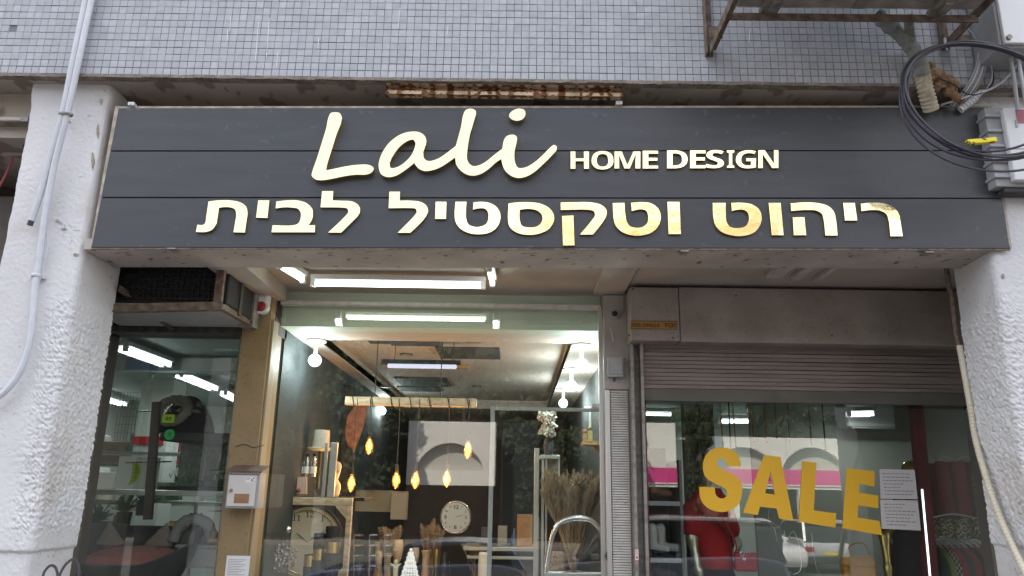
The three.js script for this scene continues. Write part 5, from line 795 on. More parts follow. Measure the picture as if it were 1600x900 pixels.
{ // white box with a knitted cover to the right
  const z = -1.66, b = thing('storage_box', 'pale plastic storage box at the lower right of the left window', 'box', P(310, 890, z)); const a0 = P(276, 851, z), a1 = P(342, 889, z);
  part(b, 'body', bx(a0.x, a1.x, a1.y, a0.y - 0.012, z, z - 0.3, 0.02), std([0.42, 0.43, 0.42], 0.5)); part(b, 'rim', bx(a0.x - 0.008, a1.x + 0.008, a0.y - 0.018, a0.y, z + 0.008, z - 0.31, 0.006), std([0.45, 0.46, 0.45], 0.5));
  const c = P(308, 845, z - 0.12), rg = []; for (let k = 0; k < 9; k++) { const a = k / 8 * Math.PI; rg.push(V(c.x - Math.cos(a) * 0.13, c.y + Math.sin(a) * 0.15, c.z + 0.08)); }
  const t = thing('knitted_cave', 'grey knitted pet cave sitting on the pale storage box', 'pet bed', V(c.x, a0.y, c.z)), arc = tube(rg, 0.04, 50, 10), ap = arc.attributes.position, an = arc.attributes.normal; for (let i = 0; i < ap.count; i++) { const d = 0.010 * Math.sin(ap.getX(i) * 190) * Math.sin(ap.getY(i) * 190); ap.setXYZ(i, ap.getX(i) + an.getX(i) * d, ap.getY(i) + an.getY(i) * d, ap.getZ(i)); } arc.computeVertexNormals();
  part(t, 'rim', arc, fabric(0.36, 0.36, 0.33)); part(t, 'dome', new THREE.SphereGeometry(0.15, 24, 14, 0, 6.2832, 0, Math.PI / 2).scale(1, 1, 0.7).translate(c.x, a0.y, c.z - 0.02), fabric(0.14, 0.13, 0.12));
}

// ================================================================ ENTRANCE ROOM
{
  const G = 'round lamps along the sides of the entrance room ceiling', proto = [];
  [[492, 563, 'round white lamp near the post, left of the entrance room'], [909, 570, 'nearest of the three round lamps along the right wall'], [893, 603, 'middle one of the three round lamps along the right wall'], [880, 630, 'farthest of the three round lamps along the right wall'], [597, 642, 'small round lamp deep in the room under the wooden beam']].forEach(([a, b, label], i) => {
    const p = PY(a, b, 2.535);
    if (!i) { const t = thing('ceiling_lamp', label, 'lamp', p, G); part(t, 'rose', lathe([[0, 0.155], [0.075, 0.155], [0.07, 0.135], [0.02, 0.13], [0, 0.13]], p.x, p.y, p.z), M.plastic); part(t, 'neck', cyl(0.016, 0.014, 0.09, p.x, p.y + 0.045, p.z, 12), M.plastic); const m = part(t, 'bulb', ball(0.047, p.x, p.y, p.z, 20), M.bulb); m.castShadow = false; proto.push(t); }
    else dup(proto[0], p, label);
    lampPoint(p, [0.80, 0.97, 1], 0.6, 2.5);
  });
  for (const [a, b, l] of [[528, 526, 'dark round ceiling spot nearest the left side'], [740, 533, 'dark round ceiling spot nearest the right of the entrance room'], [635, 553, 'dark round ceiling spot in front of the linear lamp'], [745, 603, 'dark round ceiling spot behind the linear lamp on the right'], [602, 604, 'dark round ceiling spot behind the linear lamp on the left']]) { const p = PY(a, b, 2.80), y = (p.z > -1.72 || p.x < -1.5) ? 2.69 : 2.80, q = PY(a, b, y); const t = thing('ceiling_spot', l, 'spotlight', V(q.x, y, q.z), 'recessed ceiling spots'); part(t, 'ring', cyl(0.06, 0.06, 0.008, q.x, y - 0.008, q.z, 20), M.darkIron); part(t, 'lens', cyl(0.04, 0.04, 0.004, q.x, y - 0.012, q.z, 16), M.galv); }
  // linear lamp
  const a = V(-1.06, 2.60, -2.28), b = V(-0.50, 2.60, -2.28), t = thing('linear_lamp', 'dark linear lamp with pale violet tube hanging by two wires', 'lamp', a.clone().lerp(b, 0.5));
  part(t, 'rail', bx(a.x - 0.06, b.x + 0.03, 2.612, 2.65, -2.30, -2.36, 0.004), M.blackMatte); part(t, 'diffuser', bx(a.x, b.x, 2.578, 2.611, -2.28, -2.31, 0.006), emit(0.58, 0.56, 0.72, 0.55)); part(t, 'end_cap', bx(b.x + 0.001, b.x + 0.10, 2.582, 2.608, -2.28, -2.31, 0.004), M.brass);
  for (const x of [a.x + 0.05, b.x - 0.03]) part(t, 'wire', tube([V(x, 2.65, -2.33), V(x, 2.80, -2.33)], 0.003, 2, 5), M.black);
  solo('ceiling_box', 'dark flat box fixed under the ceiling tray above the linear lamp', 'ceiling box', bx(X(607, 530, -2.0), X(688, 530, -2.0), 2.735, 2.80, -2.0, -2.16, 0.004), M.charcoal);
}
{ // wooden beam pendant with filament bulbs
  const z = -2.2, l = P(540, 628, z), r = P(745, 628, z), y = (l.y + r.y) / 2, t = thing('beam_pendant', 'wooden beam pendant wrapped in black cord with glowing filament bulbs', 'pendant lamp', V((l.x + r.x) / 2, y, z));
  part(t, 'beam', bx(l.x, r.x, y - 0.032, y + 0.032, z - 0.04, z + 0.03, 0.004), M.paleWood);
  for (const x of [mix(l.x, r.x, 0.22), mix(l.x, r.x, 0.72)]) part(t, 'suspension', tube([V(x, y + 0.03, z), V(x, 2.80, z)], 0.004, 2, 5), M.black);
  const bulbs = [[577, 697], [549, 755], [619, 750], [649, 750], [698, 748], [731, 703]];
  bulbs.forEach(([a, b], i) => { const p = P(a, b, z + (i % 2 ? 0.04 : -0.05));
    part(t, 'cord', [tube([V(p.x + rr(-0.02, 0.02), y + 0.034, z + 0.02), V(p.x, y + 0.01, z + 0.034), V(p.x + 0.006, y - 0.036, z + 0.03), V(p.x, y - 0.12, p.z), V(p.x, p.y + 0.115, p.z)], 0.0032, 24, 6)], M.black);
    part(t, 'socket', cyl(0.014, 0.012, 0.05, p.x, p.y + 0.068, p.z, 12), M.blackMatte);
    part(t, 'filament', [tube([V(p.x, p.y + 0.05, p.z), V(p.x + 0.007, p.y, p.z), V(p.x, p.y - 0.045, p.z)], 0.006, 12, 6), tube([V(p.x, p.y + 0.05, p.z), V(p.x - 0.007, p.y, p.z), V(p.x, p.y - 0.045, p.z)], 0.006, 12, 6)], M.filament).castShadow = false;
    part(t, 'bulb', lathe([[0.012, 0.068], [0.016, 0.055], [0.029, 0.02], [0.033, -0.015], [0.025, -0.046], [0.008, -0.064], [0, -0.066]], p.x, p.y, p.z, 16), M.amberLit).castShadow = false;
    lampPoint(p, [1, 0.52, 0.18], 0.15, 1.5); });
  for (let i = 0; i < 7; i++) { const x = mix(l.x, r.x, 0.06 + i * 0.145); part(t, 'cord_wrap', tube([V(x - 0.01, y + 0.036, z - 0.03), V(x - 0.006, y + 0.036, z + 0.03), V(x + 0.004, y, z + 0.0345), V(x + 0.01, y - 0.036, z + 0.03), V(x + 0.012, y - 0.036, z - 0.03)], 0.004, 20, 5), M.black); }
}
{ // left display with clocks and ornaments
  const z = -2.25, t = thing('display_shelf', 'dark display shelf with silver uprights at the left of the entrance', 'shelf', V(-1.4, 0.1, z));
  const yb = Y(470, 775, -1.95);
  part(t, 'board', bx(-1.62, -1.12, yb - 0.03, yb - 0.004, -1.98, -2.4, 0.003), M.blackMatte);
  part(t, 'back_panel', bx(-1.62, X(552, 640, -3.3), 0.3, Y(470, 600, -3.3), -3.3, -3.33), std([0.03, 0.024, 0.02], 0.7));
  for (const [a, b] of [[421, 431], [437, 449], [505, 510], [514, 525]]) part(t, 'upright', bx(X(a, 730, -1.96), X(b, 730, -1.96), yb - 0.003, Y(440, a < 460 ? 688 : 690, -1.96), -1.96, -1.985, 0.003), M.alu);
  const c = P(501, 705, -2.15), lamp = thing('table_lamp', 'table lamp with grey drum shade above the white dish', 'lamp', V(c.x, c.y, c.z));
  part(lamp, 'shade', lathe([[0.062, 0], [0.064, 0.004], [0.058, 0.13], [0.054, 0.13], [0.058, 0]], c.x, c.y + 0.03, c.z), std([0.40, 0.36, 0.30], 0.9)); part(lamp, 'dish', lathe([[0, 0], [0.06, 0.002], [0.10, 0.02], [0.104, 0.026], [0.06, 0.012], [0, 0.008]], c.x, c.y, c.z).scale(1, 1, 1), M.plastic); part(lamp, 'stem', cyl(0.012, 0.012, 0.28, c.x, c.y - 0.28, c.z, 10), M.charcoal);
  // board with round knobs
  const k = thing('ornament_board', 'pale pink ornament board with two red knobs and a curved notch', 'ornament', P(460, 774, -2.0));
  part(k, 'board', plate(outline([[442, 772, 1], [479, 772, 1], [479, 745, 1], [443, 746, 1], [452, 752], [456, 760], [450, 768]].map(([a, b, c]) => { const p = P(a, b, -1.99); return [p.x, p.y, c]; })), [], -1.99, 0.02, 0.001), std([0.62, 0.44, 0.38], 0.7)); for (const [a, b] of [[458, 754], [466, 766]]) { const p = P(a, b, -1.985); part(k, 'knob', ball(0.018, p.x, p.y, p.z, 12), std([0.35, 0.10, 0.08], 0.4)); }
  for (const [a, l] of [[468, 'left'], [478, 'middle'], [489, 'right']]) { const p = P(a, 745, -2.1); const g = thing('bottle', `${l} one of three small silver bottles behind the ornament board`, 'bottle', p, 'small silver bottles'); part(g, 'flask', lathe([[0, 0], [0.022, 0], [0.022, 0.11], [0.012, 0.13], [0.012, 0.15]], p.x, p.y, p.z, 14), M.chrome); part(g, 'cap', cyl(0.013, 0.013, 0.02, p.x, p.y + 0.151, p.z, 12), M.blackMatte); part(g, 'label', new THREE.CylinderGeometry(0.0226, 0.0226, 0.05, 14, 1, true).translate(p.x, p.y + 0.05, p.z), M.paper); }
  // bust
  const q = P(521, 772, -2.05); solo('bust', 'small pale wooden bust behind the silver uprights', 'figure', [sdf([[V(q.x, q.y + 0.01, q.z), V(q.x, q.y + 0.05, q.z), 0.045, 0.05], [V(q.x, q.y + 0.05, q.z), V(q.x, q.y + 0.13, q.z), 0.035, 0.02], [V(q.x, q.y + 0.15, q.z), V(q.x + 0.004, q.y + 0.2, q.z), 0.036, 0.042], [V(q.x + 0.03, q.y + 0.165, q.z + 0.02), V(q.x + 0.036, q.y + 0.165, q.z + 0.024), 0.008, 0.006]], 0.008, 0.02)], std([0.62, 0.46, 0.32], 0.7));
}
{ // framed clock
  const z = -1.92, a = P(418, 776, z), b = P(551, 776, z), s = b.x - a.x, yT = a.y, yB = yT - s, c = V((a.x + b.x) / 2, (yT + yB) / 2, z), t = thing('framed_clock', 'large clock in a square pale wooden frame at the left of the entrance', 'clock', V(c.x, yB, z));
  const w = 0.055; part(t, 'frame', [bx(a.x, b.x, yT - w, yT, z - 0.04, z, 0.004), bx(a.x, b.x, yB, yB + w, z - 0.04, z, 0.004), bx(a.x, a.x + w * 0.7, yB + w, yT - w, z - 0.04, z, 0.004), bx(b.x - w * 0.7, b.x, yB + w, yT - w, z - 0.04, z, 0.004)], M.paleWood);
  for (const [sx, sy] of [[-1, 1], [1, 1], [-1, -1], [1, -1]]) { const x = sx < 0 ? a.x + w * 0.7 : b.x - w * 0.7, y = sy > 0 ? yT - w : yB + w; part(t, 'corner_brace', plate(sx * sy > 0 ? [new THREE.Vector2(x, y), new THREE.Vector2(x - sx * 0.09, y), new THREE.Vector2(x, y - sy * 0.09)] : [new THREE.Vector2(x, y), new THREE.Vector2(x, y - sy * 0.09), new THREE.Vector2(x - sx * 0.09, y)], [], z - 0.004, 0.02), M.paleWood); }
  const R = s / 2 - 0.055; part(t, 'ring', new THREE.TorusGeometry(R, 0.011, 10, 64).translate(c.x, c.y, z - 0.02), M.darkIron); part(t, 'inner_ring', new THREE.TorusGeometry(R - 0.035, 0.005, 8, 64).translate(c.x, c.y, z - 0.02), M.brass);
  part(t, 'dial', new THREE.CircleGeometry(R, 48).translate(c.x, c.y, z - 0.032), new THREE.MeshPhysicalMaterial({ roughness: 0.8, map: px2(512, 512, (g, W, H) => { g.fillStyle = '#cbb9a0'; g.fillRect(0, 0, W, H); g.fillStyle = '#4b4038'; g.font = 'bold 58px serif'; g.textAlign = 'center'; for (let i = 1; i <= 12; i++) { const A = i / 12 * 6.2832; g.fillText(String(i), 256 + Math.sin(A) * 190, 276 - Math.cos(A) * 190); } g.lineWidth = 2; g.strokeStyle = '#7c6c5a'; for (let i = 0; i < 60; i++) { const A = i / 60 * 6.2832; g.beginPath(); g.moveTo(256 + Math.sin(A) * 238, 256 - Math.cos(A) * 238); g.lineTo(256 + Math.sin(A) * 250, 256 - Math.cos(A) * 250); g.stroke(); } }) }), true);
  part(t, 'hand', [bar(V(c.x, c.y, z - 0.024), V(c.x + 0.15, c.y + 0.10, z - 0.024), 0.006, 0.003), bar(V(c.x, c.y, z - 0.024), V(c.x - 0.08, c.y + 0.06, z - 0.024), 0.008, 0.003)], M.blackMatte);
}
{ // candle holders, decanter, small crystal tower
  for (const [px, top, bandY, w, l] of [[492, 833, 866, 0.040, 'slimmer black candle holder with gold band in front of the framed clock'], [513, 822, 855, 0.052, 'tallest black candle holder with wide gold band in front of the framed clock'], [478, 866, 876, 0.036, 'shortest candle holder with gold band, left of the black ones']]) {
    const z = -1.62, p = P(px, 940, z), yt = Y(px, top, z), yb = Y(px, bandY, z), t = thing('candle_holder', l, 'candle holder', V(p.x, p.y - 0.2, z), 'candle holders');
    part(t, 'foot', cyl(w * 0.95, w, yb - 0.035 - (p.y - 0.2), p.x, p.y - 0.2, z, 28), M.black); part(t, 'band', cyl(w * 0.92, w * 0.92, 0.070, p.x, yb - 0.035, z, 28), M.brass); part(t, 'cup', lathe([[w * 0.86, 0], [w, 0.002], [w * 1.02, yt - yb - 0.035], [w * 0.9, yt - yb - 0.035], [w * 0.86, yt - yb - 0.06]], p.x, yb + 0.035, z, 28), M.black);
  }
  const d = P(444, 890, -1.55), t = thing('decanter', 'cut glass bottle ornament hung with crystal drops in front of the framed clock', 'glassware', d); part(t, 'flask', lathe([[0, 0], [0.05, 0.004], [0.056, 0.03], [0.062, 0.10], [0.05, 0.15], [0.022, 0.20], [0.018, 0.24], [0.026, 0.25]], d.x, d.y - 0.02, d.z, 12), M.clear); part(t, 'stopper', ball(0.024, d.x, d.y + 0.255, d.z, 8), M.chrome);
  { const g = []; for (let i = 0; i < 46; i++) { const a = rr(0, 6.28), y = rr(0, 0.16); g.push(new THREE.OctahedronGeometry(rr(0.008, 0.014)).translate(d.x + Math.cos(a) * 0.068, d.y + y, d.z + Math.sin(a) * 0.068)); } const m = part(t, 'drops', g, M.chrome); m.userData.kind = 'stuff'; }
  const e = P(640, 905, -1.7), tw = thing('crystal_tower', 'white glowing tiered crystal tower near the bottom of the entrance', 'ornament', e); const lit = emit(1, 0.95, 0.9, 0.12); lit.color.setRGB(0.8, 0.8, 0.8);
  for (let k = 0; k < 6; k++) { const g = [], r = 0.060 - k * 0.0085, y = e.y + k * 0.030; for (let i = 0; i < 16; i++) { const a = i / 16 * 6.2832; for (let j = 0; j < 3; j++) g.push(new THREE.OctahedronGeometry(0.0058).translate(e.x + Math.cos(a) * r, y + j * 0.009, e.z + Math.sin(a) * r)); } g.push(new THREE.TorusGeometry(r, 0.003, 5, 24).rotateX(Math.PI / 2).translate(e.x, y + 0.024, e.z)); part(tw, 'tier', g, lit); }
  part(tw, 'tip', ball(0.012, e.x, e.y + 0.19, e.z, 8), lit);
  const f = P(617, 905, -1.7), fg = thing('figurine', 'small white winged figurine left of the crystal tower', 'figurine', f); part(fg, 'body', sdf([[V(f.x, f.y, f.z), V(f.x, f.y + 0.07, f.z), 0.012, 0.014], [V(f.x, f.y + 0.075, f.z), V(f.x - 0.035, f.y + 0.10, f.z), 0.010, 0.004], [V(f.x, f.y + 0.075, f.z), V(f.x + 0.035, f.y + 0.10, f.z), 0.010, 0.004], [V(f.x, f.y + 0.105, f.z), V(f.x, f.y + 0.115, f.z), 0.013, 0.013]], 0.004, 0.010), std([0.7, 0.62, 0.45], 0.5));
  // small silver racks of glass shelves
  for (let c = 0; c < 3; c++) { const x0 = [553, 577, 601][c], tt = thing('mini_shelf', ['left', 'middle', 'right'][c] + ' column of small silver shelves right of the framed clock', 'shelf', P(x0 + 4, 900, -2.1), 'silver mini shelves'); for (let k = 0; k < 4; k++) { const p = P(x0, 836 + k * 16 + c * 0, -2.1), q = P(x0 + 9, 836 + k * 16, -2.1); part(tt, 'shelf', bx(p.x, q.x + 0.01, p.y - 0.006, p.y + 0.003, -2.1, -2.2, 0.002), M.chrome); part(tt, 'post', bx(p.x, p.x + 0.006, p.y - 0.09, p.y - 0.0065, -2.1, -2.106), M.chrome); } }
  const cb = P(573, 770, -3.0); for (const [x0, x1, y0, y1, z, m, l] of [[556, 612, 766, 800, -3.9, std([0.30, 0.28, 0.22], 0.6), 'grey-green framed panel leaning behind the glowing bulbs, left one'], [612, 636, 768, 812, -3.8, std([0.34, 0.31, 0.25], 0.6), 'grey-green framed panel behind the glowing bulbs, right one']]) { const p = P(x0, y0, z), q = P(x1, y1, z), tt = thing('picture', l.replace('framed panel', 'framed picture'), 'picture', V((p.x + q.x) / 2, q.y, z)); part(tt, 'sheet', bx(p.x, q.x, q.y, p.y, z - 0.01, z, 0.002), m); part(tt, 'edge', [bx(p.x, q.x, p.y - 0.01, p.y + 0.004, z, z + 0.008), bx(q.x - 0.012, q.x, q.y, p.y - 0.011, z, z + 0.008)], M.galv); }
}
function pampas(t, x, y, z, n, h, spread, w) {               // dry plumes on stalks, from (x, y, z) upwards
  const stalk = [], plume = [];
  for (let i = 0; i < n; i++) {
    const a = rr(0, 6.28), s = spread * Math.sqrt(rnd()), H = h * rr(0.78, 1.05), top = V(x + Math.cos(a) * s, y + H, z + Math.sin(a) * s * 0.6), base = V(x + rr(-0.02, 0.02), y, z + rr(-0.02, 0.02)), mid = base.clone().lerp(top, 0.5).add(V(0, 0.02, 0));
    stalk.push(tube([base, mid, top.clone().lerp(mid, 0.35)], 0.0022, 6, 4));
    const dir = top.clone().sub(mid).normalize(), L = h * rr(0.38, 0.5), q0 = top.clone().addScaledVector(dir, -L);
    for (let k = 0; k < 170; k++) { const u = rnd(), c = q0.clone().addScaledVector(dir, u * L), r = w * Math.sin(Math.PI * Math.min(1, u * 0.85 + 0.12)), ph = rr(0, 6.28), d = V(Math.cos(ph), rr(0.9, 2), Math.sin(ph)).normalize().multiplyScalar(r * rr(0.8, 1.8)); const e = c.clone().add(d), sd = V(-Math.sin(ph), 0, Math.cos(ph)).multiplyScalar(0.0042); plume.push(c.clone().add(sd), c.clone().sub(sd), e); }
  }
  const g = new THREE.BufferGeometry(); g.setAttribute('position', new THREE.Float32BufferAttribute(plume.flatMap(p => [p.x, p.y, p.z]), 3)); g.computeVertexNormals();
  part(t, 'stalks', stalk, std([0.40, 0.28, 0.15], 0.8)).userData.kind = 'stuff'; part(t, 'plumes', g, new THREE.MeshPhysicalMaterial({ color: lin(0.46, 0.36, 0.26), roughness: 0.95 })).userData.kind = 'stuff';
}
{
  const z = -1.75, b = P(898, 892, z), t = thing('pampas_grass', 'tall bunch of dry pampas grass in a square black pot behind the stepladder', 'pampas grass', V(b.x, b.y - 0.1, z)); part(t, 'pot', [bx(b.x - 0.052, b.x + 0.046, b.y - 0.22, b.y + 0.0, z - 0.05, z + 0.05, 0.004)], M.black); pampas(t, b.x - 0.01, b.y, z, 74, 0.66, 0.26, 0.062);
  for (const [a, zz, n, l, h, y] of [[612, -3.0, 14, 'small bunch of dry pampas grass left of the grey pillar strip', 0.42, 905], [672, -3.2, 20, 'bunch of orange lit pampas grass left of the wall clock', 0.50, 908], [740, -3.4, 10, 'sparse bunch of pampas grass under the wall clock', 0.30, 908]]) { const p = P(a, y, zz), u = thing('pampas_grass', l, 'pampas grass', p); part(u, 'vase', lathe([[0, -0.2], [0.05, -0.2], [0.06, -0.08], [0.035, 0], [0.03, 0]], p.x, p.y, p.z, 18), M.charcoal); pampas(u, p.x, p.y, p.z, n, h, 0.14, 0.05); }
  // back of the room
  const c = P(712, 808, -4.6), ck = thing('wall_clock', 'round white clock with black case on the counter at the back', 'clock', c); part(ck, 'case', cyl(0.17, 0.17, 0.06, 0, 0, 0, 36).rotateX(Math.PI / 2).translate(c.x, c.y, c.z - 0.062), M.black); part(ck, 'rim', new THREE.TorusGeometry(0.160, 0.012, 8, 40).translate(c.x, c.y, c.z), M.chrome);
  part(ck, 'dial', new THREE.CircleGeometry(0.158, 40).translate(c.x, c.y, c.z + 0.001), new THREE.MeshPhysicalMaterial({ roughness: 0.6, map: px2(256, 256, (g, W, H) => { g.fillStyle = '#e6e3e0'; g.fillRect(0, 0, W, H); g.fillStyle = '#2b2b2b'; g.textAlign = 'center'; for (const [n, x, y, s] of [[12, 128, 62, 44], [3, 216, 142, 30], [6, 128, 226, 44], [9, 40, 146, 44]]) { g.font = `bold ${s}px sans-serif`; g.fillText(String(n), x, y); } g.font = 'bold 22px sans-serif'; for (const i of [1, 2, 4, 5, 7, 8, 10, 11]) { const A = i / 12 * 6.2832; g.fillText(String(i), 128 + Math.sin(A) * 96, 136 - Math.cos(A) * 96); } }) }), true);
  part(ck, 'hand', [bar(V(c.x, c.y, c.z + 0.006), V(c.x + 0.10, c.y + 0.03, c.z + 0.006), 0.006, 0.002), bar(V(c.x, c.y, c.z + 0.006), V(c.x + 0.06, c.y + 0.025, c.z + 0.008), 0.009, 0.002)], M.blackMatte);
  const k = thing('counter', 'counter with silver edges at the back of the entrance room', 'counter', V(-0.3, 0.1, -3.6)), y0 = Y(770, 857, -3.3); part(k, 'top', bx(X(724, 857, -3.3), X(838, 857, -3.3), y0 - 0.02, y0 + 0.012, -3.3, -3.9, 0.003), M.alu); part(k, 'lower_shelf', bx(X(730, 868, -3.3), X(838, 868, -3.3), y0 - 0.09, y0 - 0.065, -3.3, -3.9, 0.003), M.alu); part(k, 'body', bx(X(735, 868, -3.3), X(836, 868, -3.3), 0.1, y0 - 0.09, -3.4, -3.9), M.charcoal);
  for (const [x0, x1, yy0, yy1, m, l] of [[808, 832, 804, 852, M.card, 'tall cardboard box on the counter beside the silver posts'], [752, 766, 824, 853, M.charcoal, 'small black machine on the left of the counter'], [778, 792, 822, 851, std([0.24, 0.22, 0.2], 0.6), 'grey leaning board on the middle of the counter'], [800, 807, 830, 851, std([0.05, 0.10, 0.22], 0.3), 'blue bottle on the counter beside the cardboard box']]) { const p = P(x0, yy0, -3.5), q = P(x1, yy1, -3.5); solo(l.includes('bottle') ? 'bottle' : l.includes('box') ? 'box' : l.includes('board') ? 'board' : 'machine', l, l.includes('bottle') ? 'bottle' : l.includes('box') ? 'box' : l.includes('board') ? 'board' : 'machine', l.includes('bottle') ? lathe([[0, 0], [0.03, 0], [0.03, 0.08], [0.012, 0.11], [0.012, 0.15], [0, 0.15]], (p.x + q.x) / 2, y0 + 0.013, -3.55, 14) : bx(p.x, q.x, y0 + 0.013, p.y, -3.5, -3.66, 0.006), m); }
  const wc = P(757, 890, -3.1); solo('canister', 'white canister below the counter edge', 'canister', [cyl(0.055, 0.055, 0.17, wc.x, wc.y - 0.05, wc.z, 24), cyl(0.057, 0.05, 0.02, wc.x, wc.y + 0.121, wc.z, 24)], M.plastic);
  const bd = thing('cabinet', 'dark tall cabinet against the back wall of the entrance room', 'cabinet', V(-0.2, 0.1, -7)); part(bd, 'case', bx(X(783, 720, -6.6), X(842, 720, -6.6), 0.1, Y(800, 660, -6.6), -6.6, -7.1, 0.01), M.darkWall); part(bd, 'door', bx(X(786, 720, -6.59), X(798, 720, -6.59) + 0.02, 0.2, Y(790, 702, -6.59), -6.58, -6.6, 0.004), M.blackMatte); part(bd, 'door', bx(X(801, 720, -6.59) + 0.02, X(840, 720, -6.59), 0.2, Y(790, 668, -6.59), -6.58, -6.6, 0.004), M.charcoal);
  // leaf shaped wooden panel
  solo('decor_panel', 'tall curved reddish wooden panel hanging left of the glowing bulbs', 'panel', plate(outline([[541, 690], [543, 650], [556, 633, 1], [574, 632, 1], [572, 650], [563, 680], [553, 706, 1]].map(([a, b, c]) => { const p = P(a, b, -2.9); return [p.x, p.y, c]; })), [], -2.9, 0.02, 0.004), textured(mottle([0.48, 0.29, 0.20], 0.2, 180, 6), 0.3, 0.6));
  // shelves and flowers on the right
  const st = thing('display_stand', 'silver display stand posts left of the pampas grass', 'stand', V(0.2, 0.1, -1.95)); for (const [a, b, y] of [[834, 842, 700], [846, 850, 712], [852, 855, 712]]) part(st, 'post', bx(X(a, 800, -1.9), X(b, 800, -1.9), 0.1, Y(a, y, -1.9), -1.9, -1.93, 0.003), M.alu); part(st, 'post', bx(X(872, 720, -1.9), X(875, 720, -1.9), Y(873, 745, -1.9), Y(873, 712, -1.9), -1.9, -1.91), M.alu); part(st, 'cap', bx(X(844, 714, -1.9), X(875, 714, -1.9), Y(860, 717, -1.9), Y(860, 711, -1.9), -1.88, -2.1, 0.003), M.alu); part(st, 'panel', bx(X(851, 730, -1.95), X(872, 730, -1.95), Y(860, 742, -1.95), Y(860, 718, -1.95), -1.95, -1.96), M.galv);
  const fl = P(857, 690, -2.0), ft = thing('flower_bunch', 'bunch of cream artificial orchids in a dark vase on the display stand', 'flowers', V(fl.x, fl.y - 0.1, fl.z)); part(ft, 'vase', lathe([[0, -0.11], [0.03, -0.11], [0.04, -0.03], [0.026, 0.03], [0.02, 0.03]], fl.x, fl.y, fl.z, 16), M.charcoal);
  { const g = [], st2 = []; for (let i = 0; i < 34; i++) { const c2 = V(fl.x + rr(-0.065, 0.04), fl.y + rr(0.05, 0.22), fl.z + rr(-0.05, 0.05)), n = V(rr(-1, 1), rr(-0.4, 1), rr(0.2, 1)).normalize(); if (i % 3 === 0) st2.push(tube([V(fl.x, fl.y, fl.z), V((fl.x + c2.x) / 2, c2.y * 0.6 + fl.y * 0.4 + 0.03, fl.z), c2], 0.003, 8, 4)); for (let k = 0; k < 5; k++) { const a = k / 5 * 6.2832, u = V(Math.cos(a), Math.sin(a), 0.3).applyQuaternion(new THREE.Quaternion().setFromUnitVectors(V(0, 0, 1), n)); g.push(new THREE.SphereGeometry(0.016, 8, 5).scale(0.8, 1.25, 0.25).applyQuaternion(new THREE.Quaternion().setFromUnitVectors(V(0, 1, 0), u)).translate(c2.x + u.x * 0.016, c2.y + u.y * 0.016, c2.z + u.z * 0.016)); } } part(ft, 'blossoms', g, std([0.62, 0.58, 0.50], 0.8)).userData.kind = 'stuff'; part(ft, 'stems', st2, std([0.07, 0.11, 0.04], 0.8)); }
  const sf = P(921, 690, -2.1), sh2 = thing('wall_shelf', 'small wooden bracket shelf with ornaments on the right wall', 'shelf', sf); part(sh2, 'board', bx(X(909, 695, -2.1), 0.69, sf.y - 0.03, sf.y, -2.0, -2.2, 0.003), M.wood); part(sh2, 'bracket', bar(V(sf.x + 0.03, sf.y - 0.03, -2.1), V(0.68, sf.y - 0.10, -2.1), 0.02, 0.03), M.wood);
  for (const [a, h, m, l] of [[914, 0.10, M.card, 'brown box ornament on the wooden bracket shelf'], [922, 0.13, std([0.35, 0.3, 0.12], 0.5), 'yellow and black figure on the wooden bracket shelf']]) { const p = P(a, 686, -2.1); solo('ornament', l, 'ornament', [bx(p.x - 0.018, p.x + 0.018, sf.y + 0.001, sf.y + h * 0.6, -2.08, -2.12, 0.004), ball(0.017, p.x, sf.y + h * 0.8, -2.1, 12), cyl(0.008, 0.008, h * 0.2, p.x, sf.y + h * 0.58, -2.1, 8)], m); }
  const fr2 = P(921, 650, -2.1); solo('shelf_rail', 'pale metal rail along the top of the right wall by the door head', 'rail', [bx(X(912, 640, -2.2), 0.69, Y(920, 643, -2.2), Y(920, 635, -2.2), -2.2, -2.24, 0.003), bx(X(920, 660, -2.2), X(924, 660, -2.2), Y(922, 690, -2.2), Y(922, 644, -2.2), -2.2, -2.22, 0.002)], M.alu);
  const ln = P(918, 796, -1.95), lt = thing('lantern', 'small orange lantern hanging beside the pampas grass', 'lantern', ln); part(lt, 'cage', [bx(ln.x - 0.022, ln.x + 0.022, ln.y - 0.03, ln.y - 0.024, ln.z - 0.02, ln.z + 0.02), bx(ln.x - 0.022, ln.x + 0.022, ln.y + 0.024, ln.y + 0.03, ln.z - 0.02, ln.z + 0.02), ...[-1, 1].flatMap(i => [-1, 1].map(j => bx(ln.x + i * 0.018 - 0.004, ln.x + i * 0.018 + 0.004, ln.y - 0.024, ln.y + 0.024, ln.z + j * 0.016 - 0.003, ln.z + j * 0.016 + 0.003)))], std([0.45, 0.16, 0.05], 0.6)); part(lt, 'candle', ball(0.010, ln.x, ln.y + 0.07, ln.z, 10), M.paper); part(lt, 'chain', tube([V(ln.x, ln.y + 0.03, ln.z), V(ln.x, ln.y + 0.3, ln.z)], 0.003, 3, 5), M.black);
  const pb = P(868, 880, -1.85); solo('pillow', 'beige printed pillow packs stacked behind the stepladder', 'pillow', [new RoundedBoxGeometry(0.16, 0.20, 0.10, 4, 0.04).translate(pb.x, pb.y - 0.02, pb.z)], textured(tex(128, 128, (u, v) => { const s = Math.abs(tn(u, v, 5, 2, 190)) < 0.02 ? 0.3 : 0; return [0.68 - s, 0.57 - s, 0.47 - s]; }), 0.16, 0.8));
}
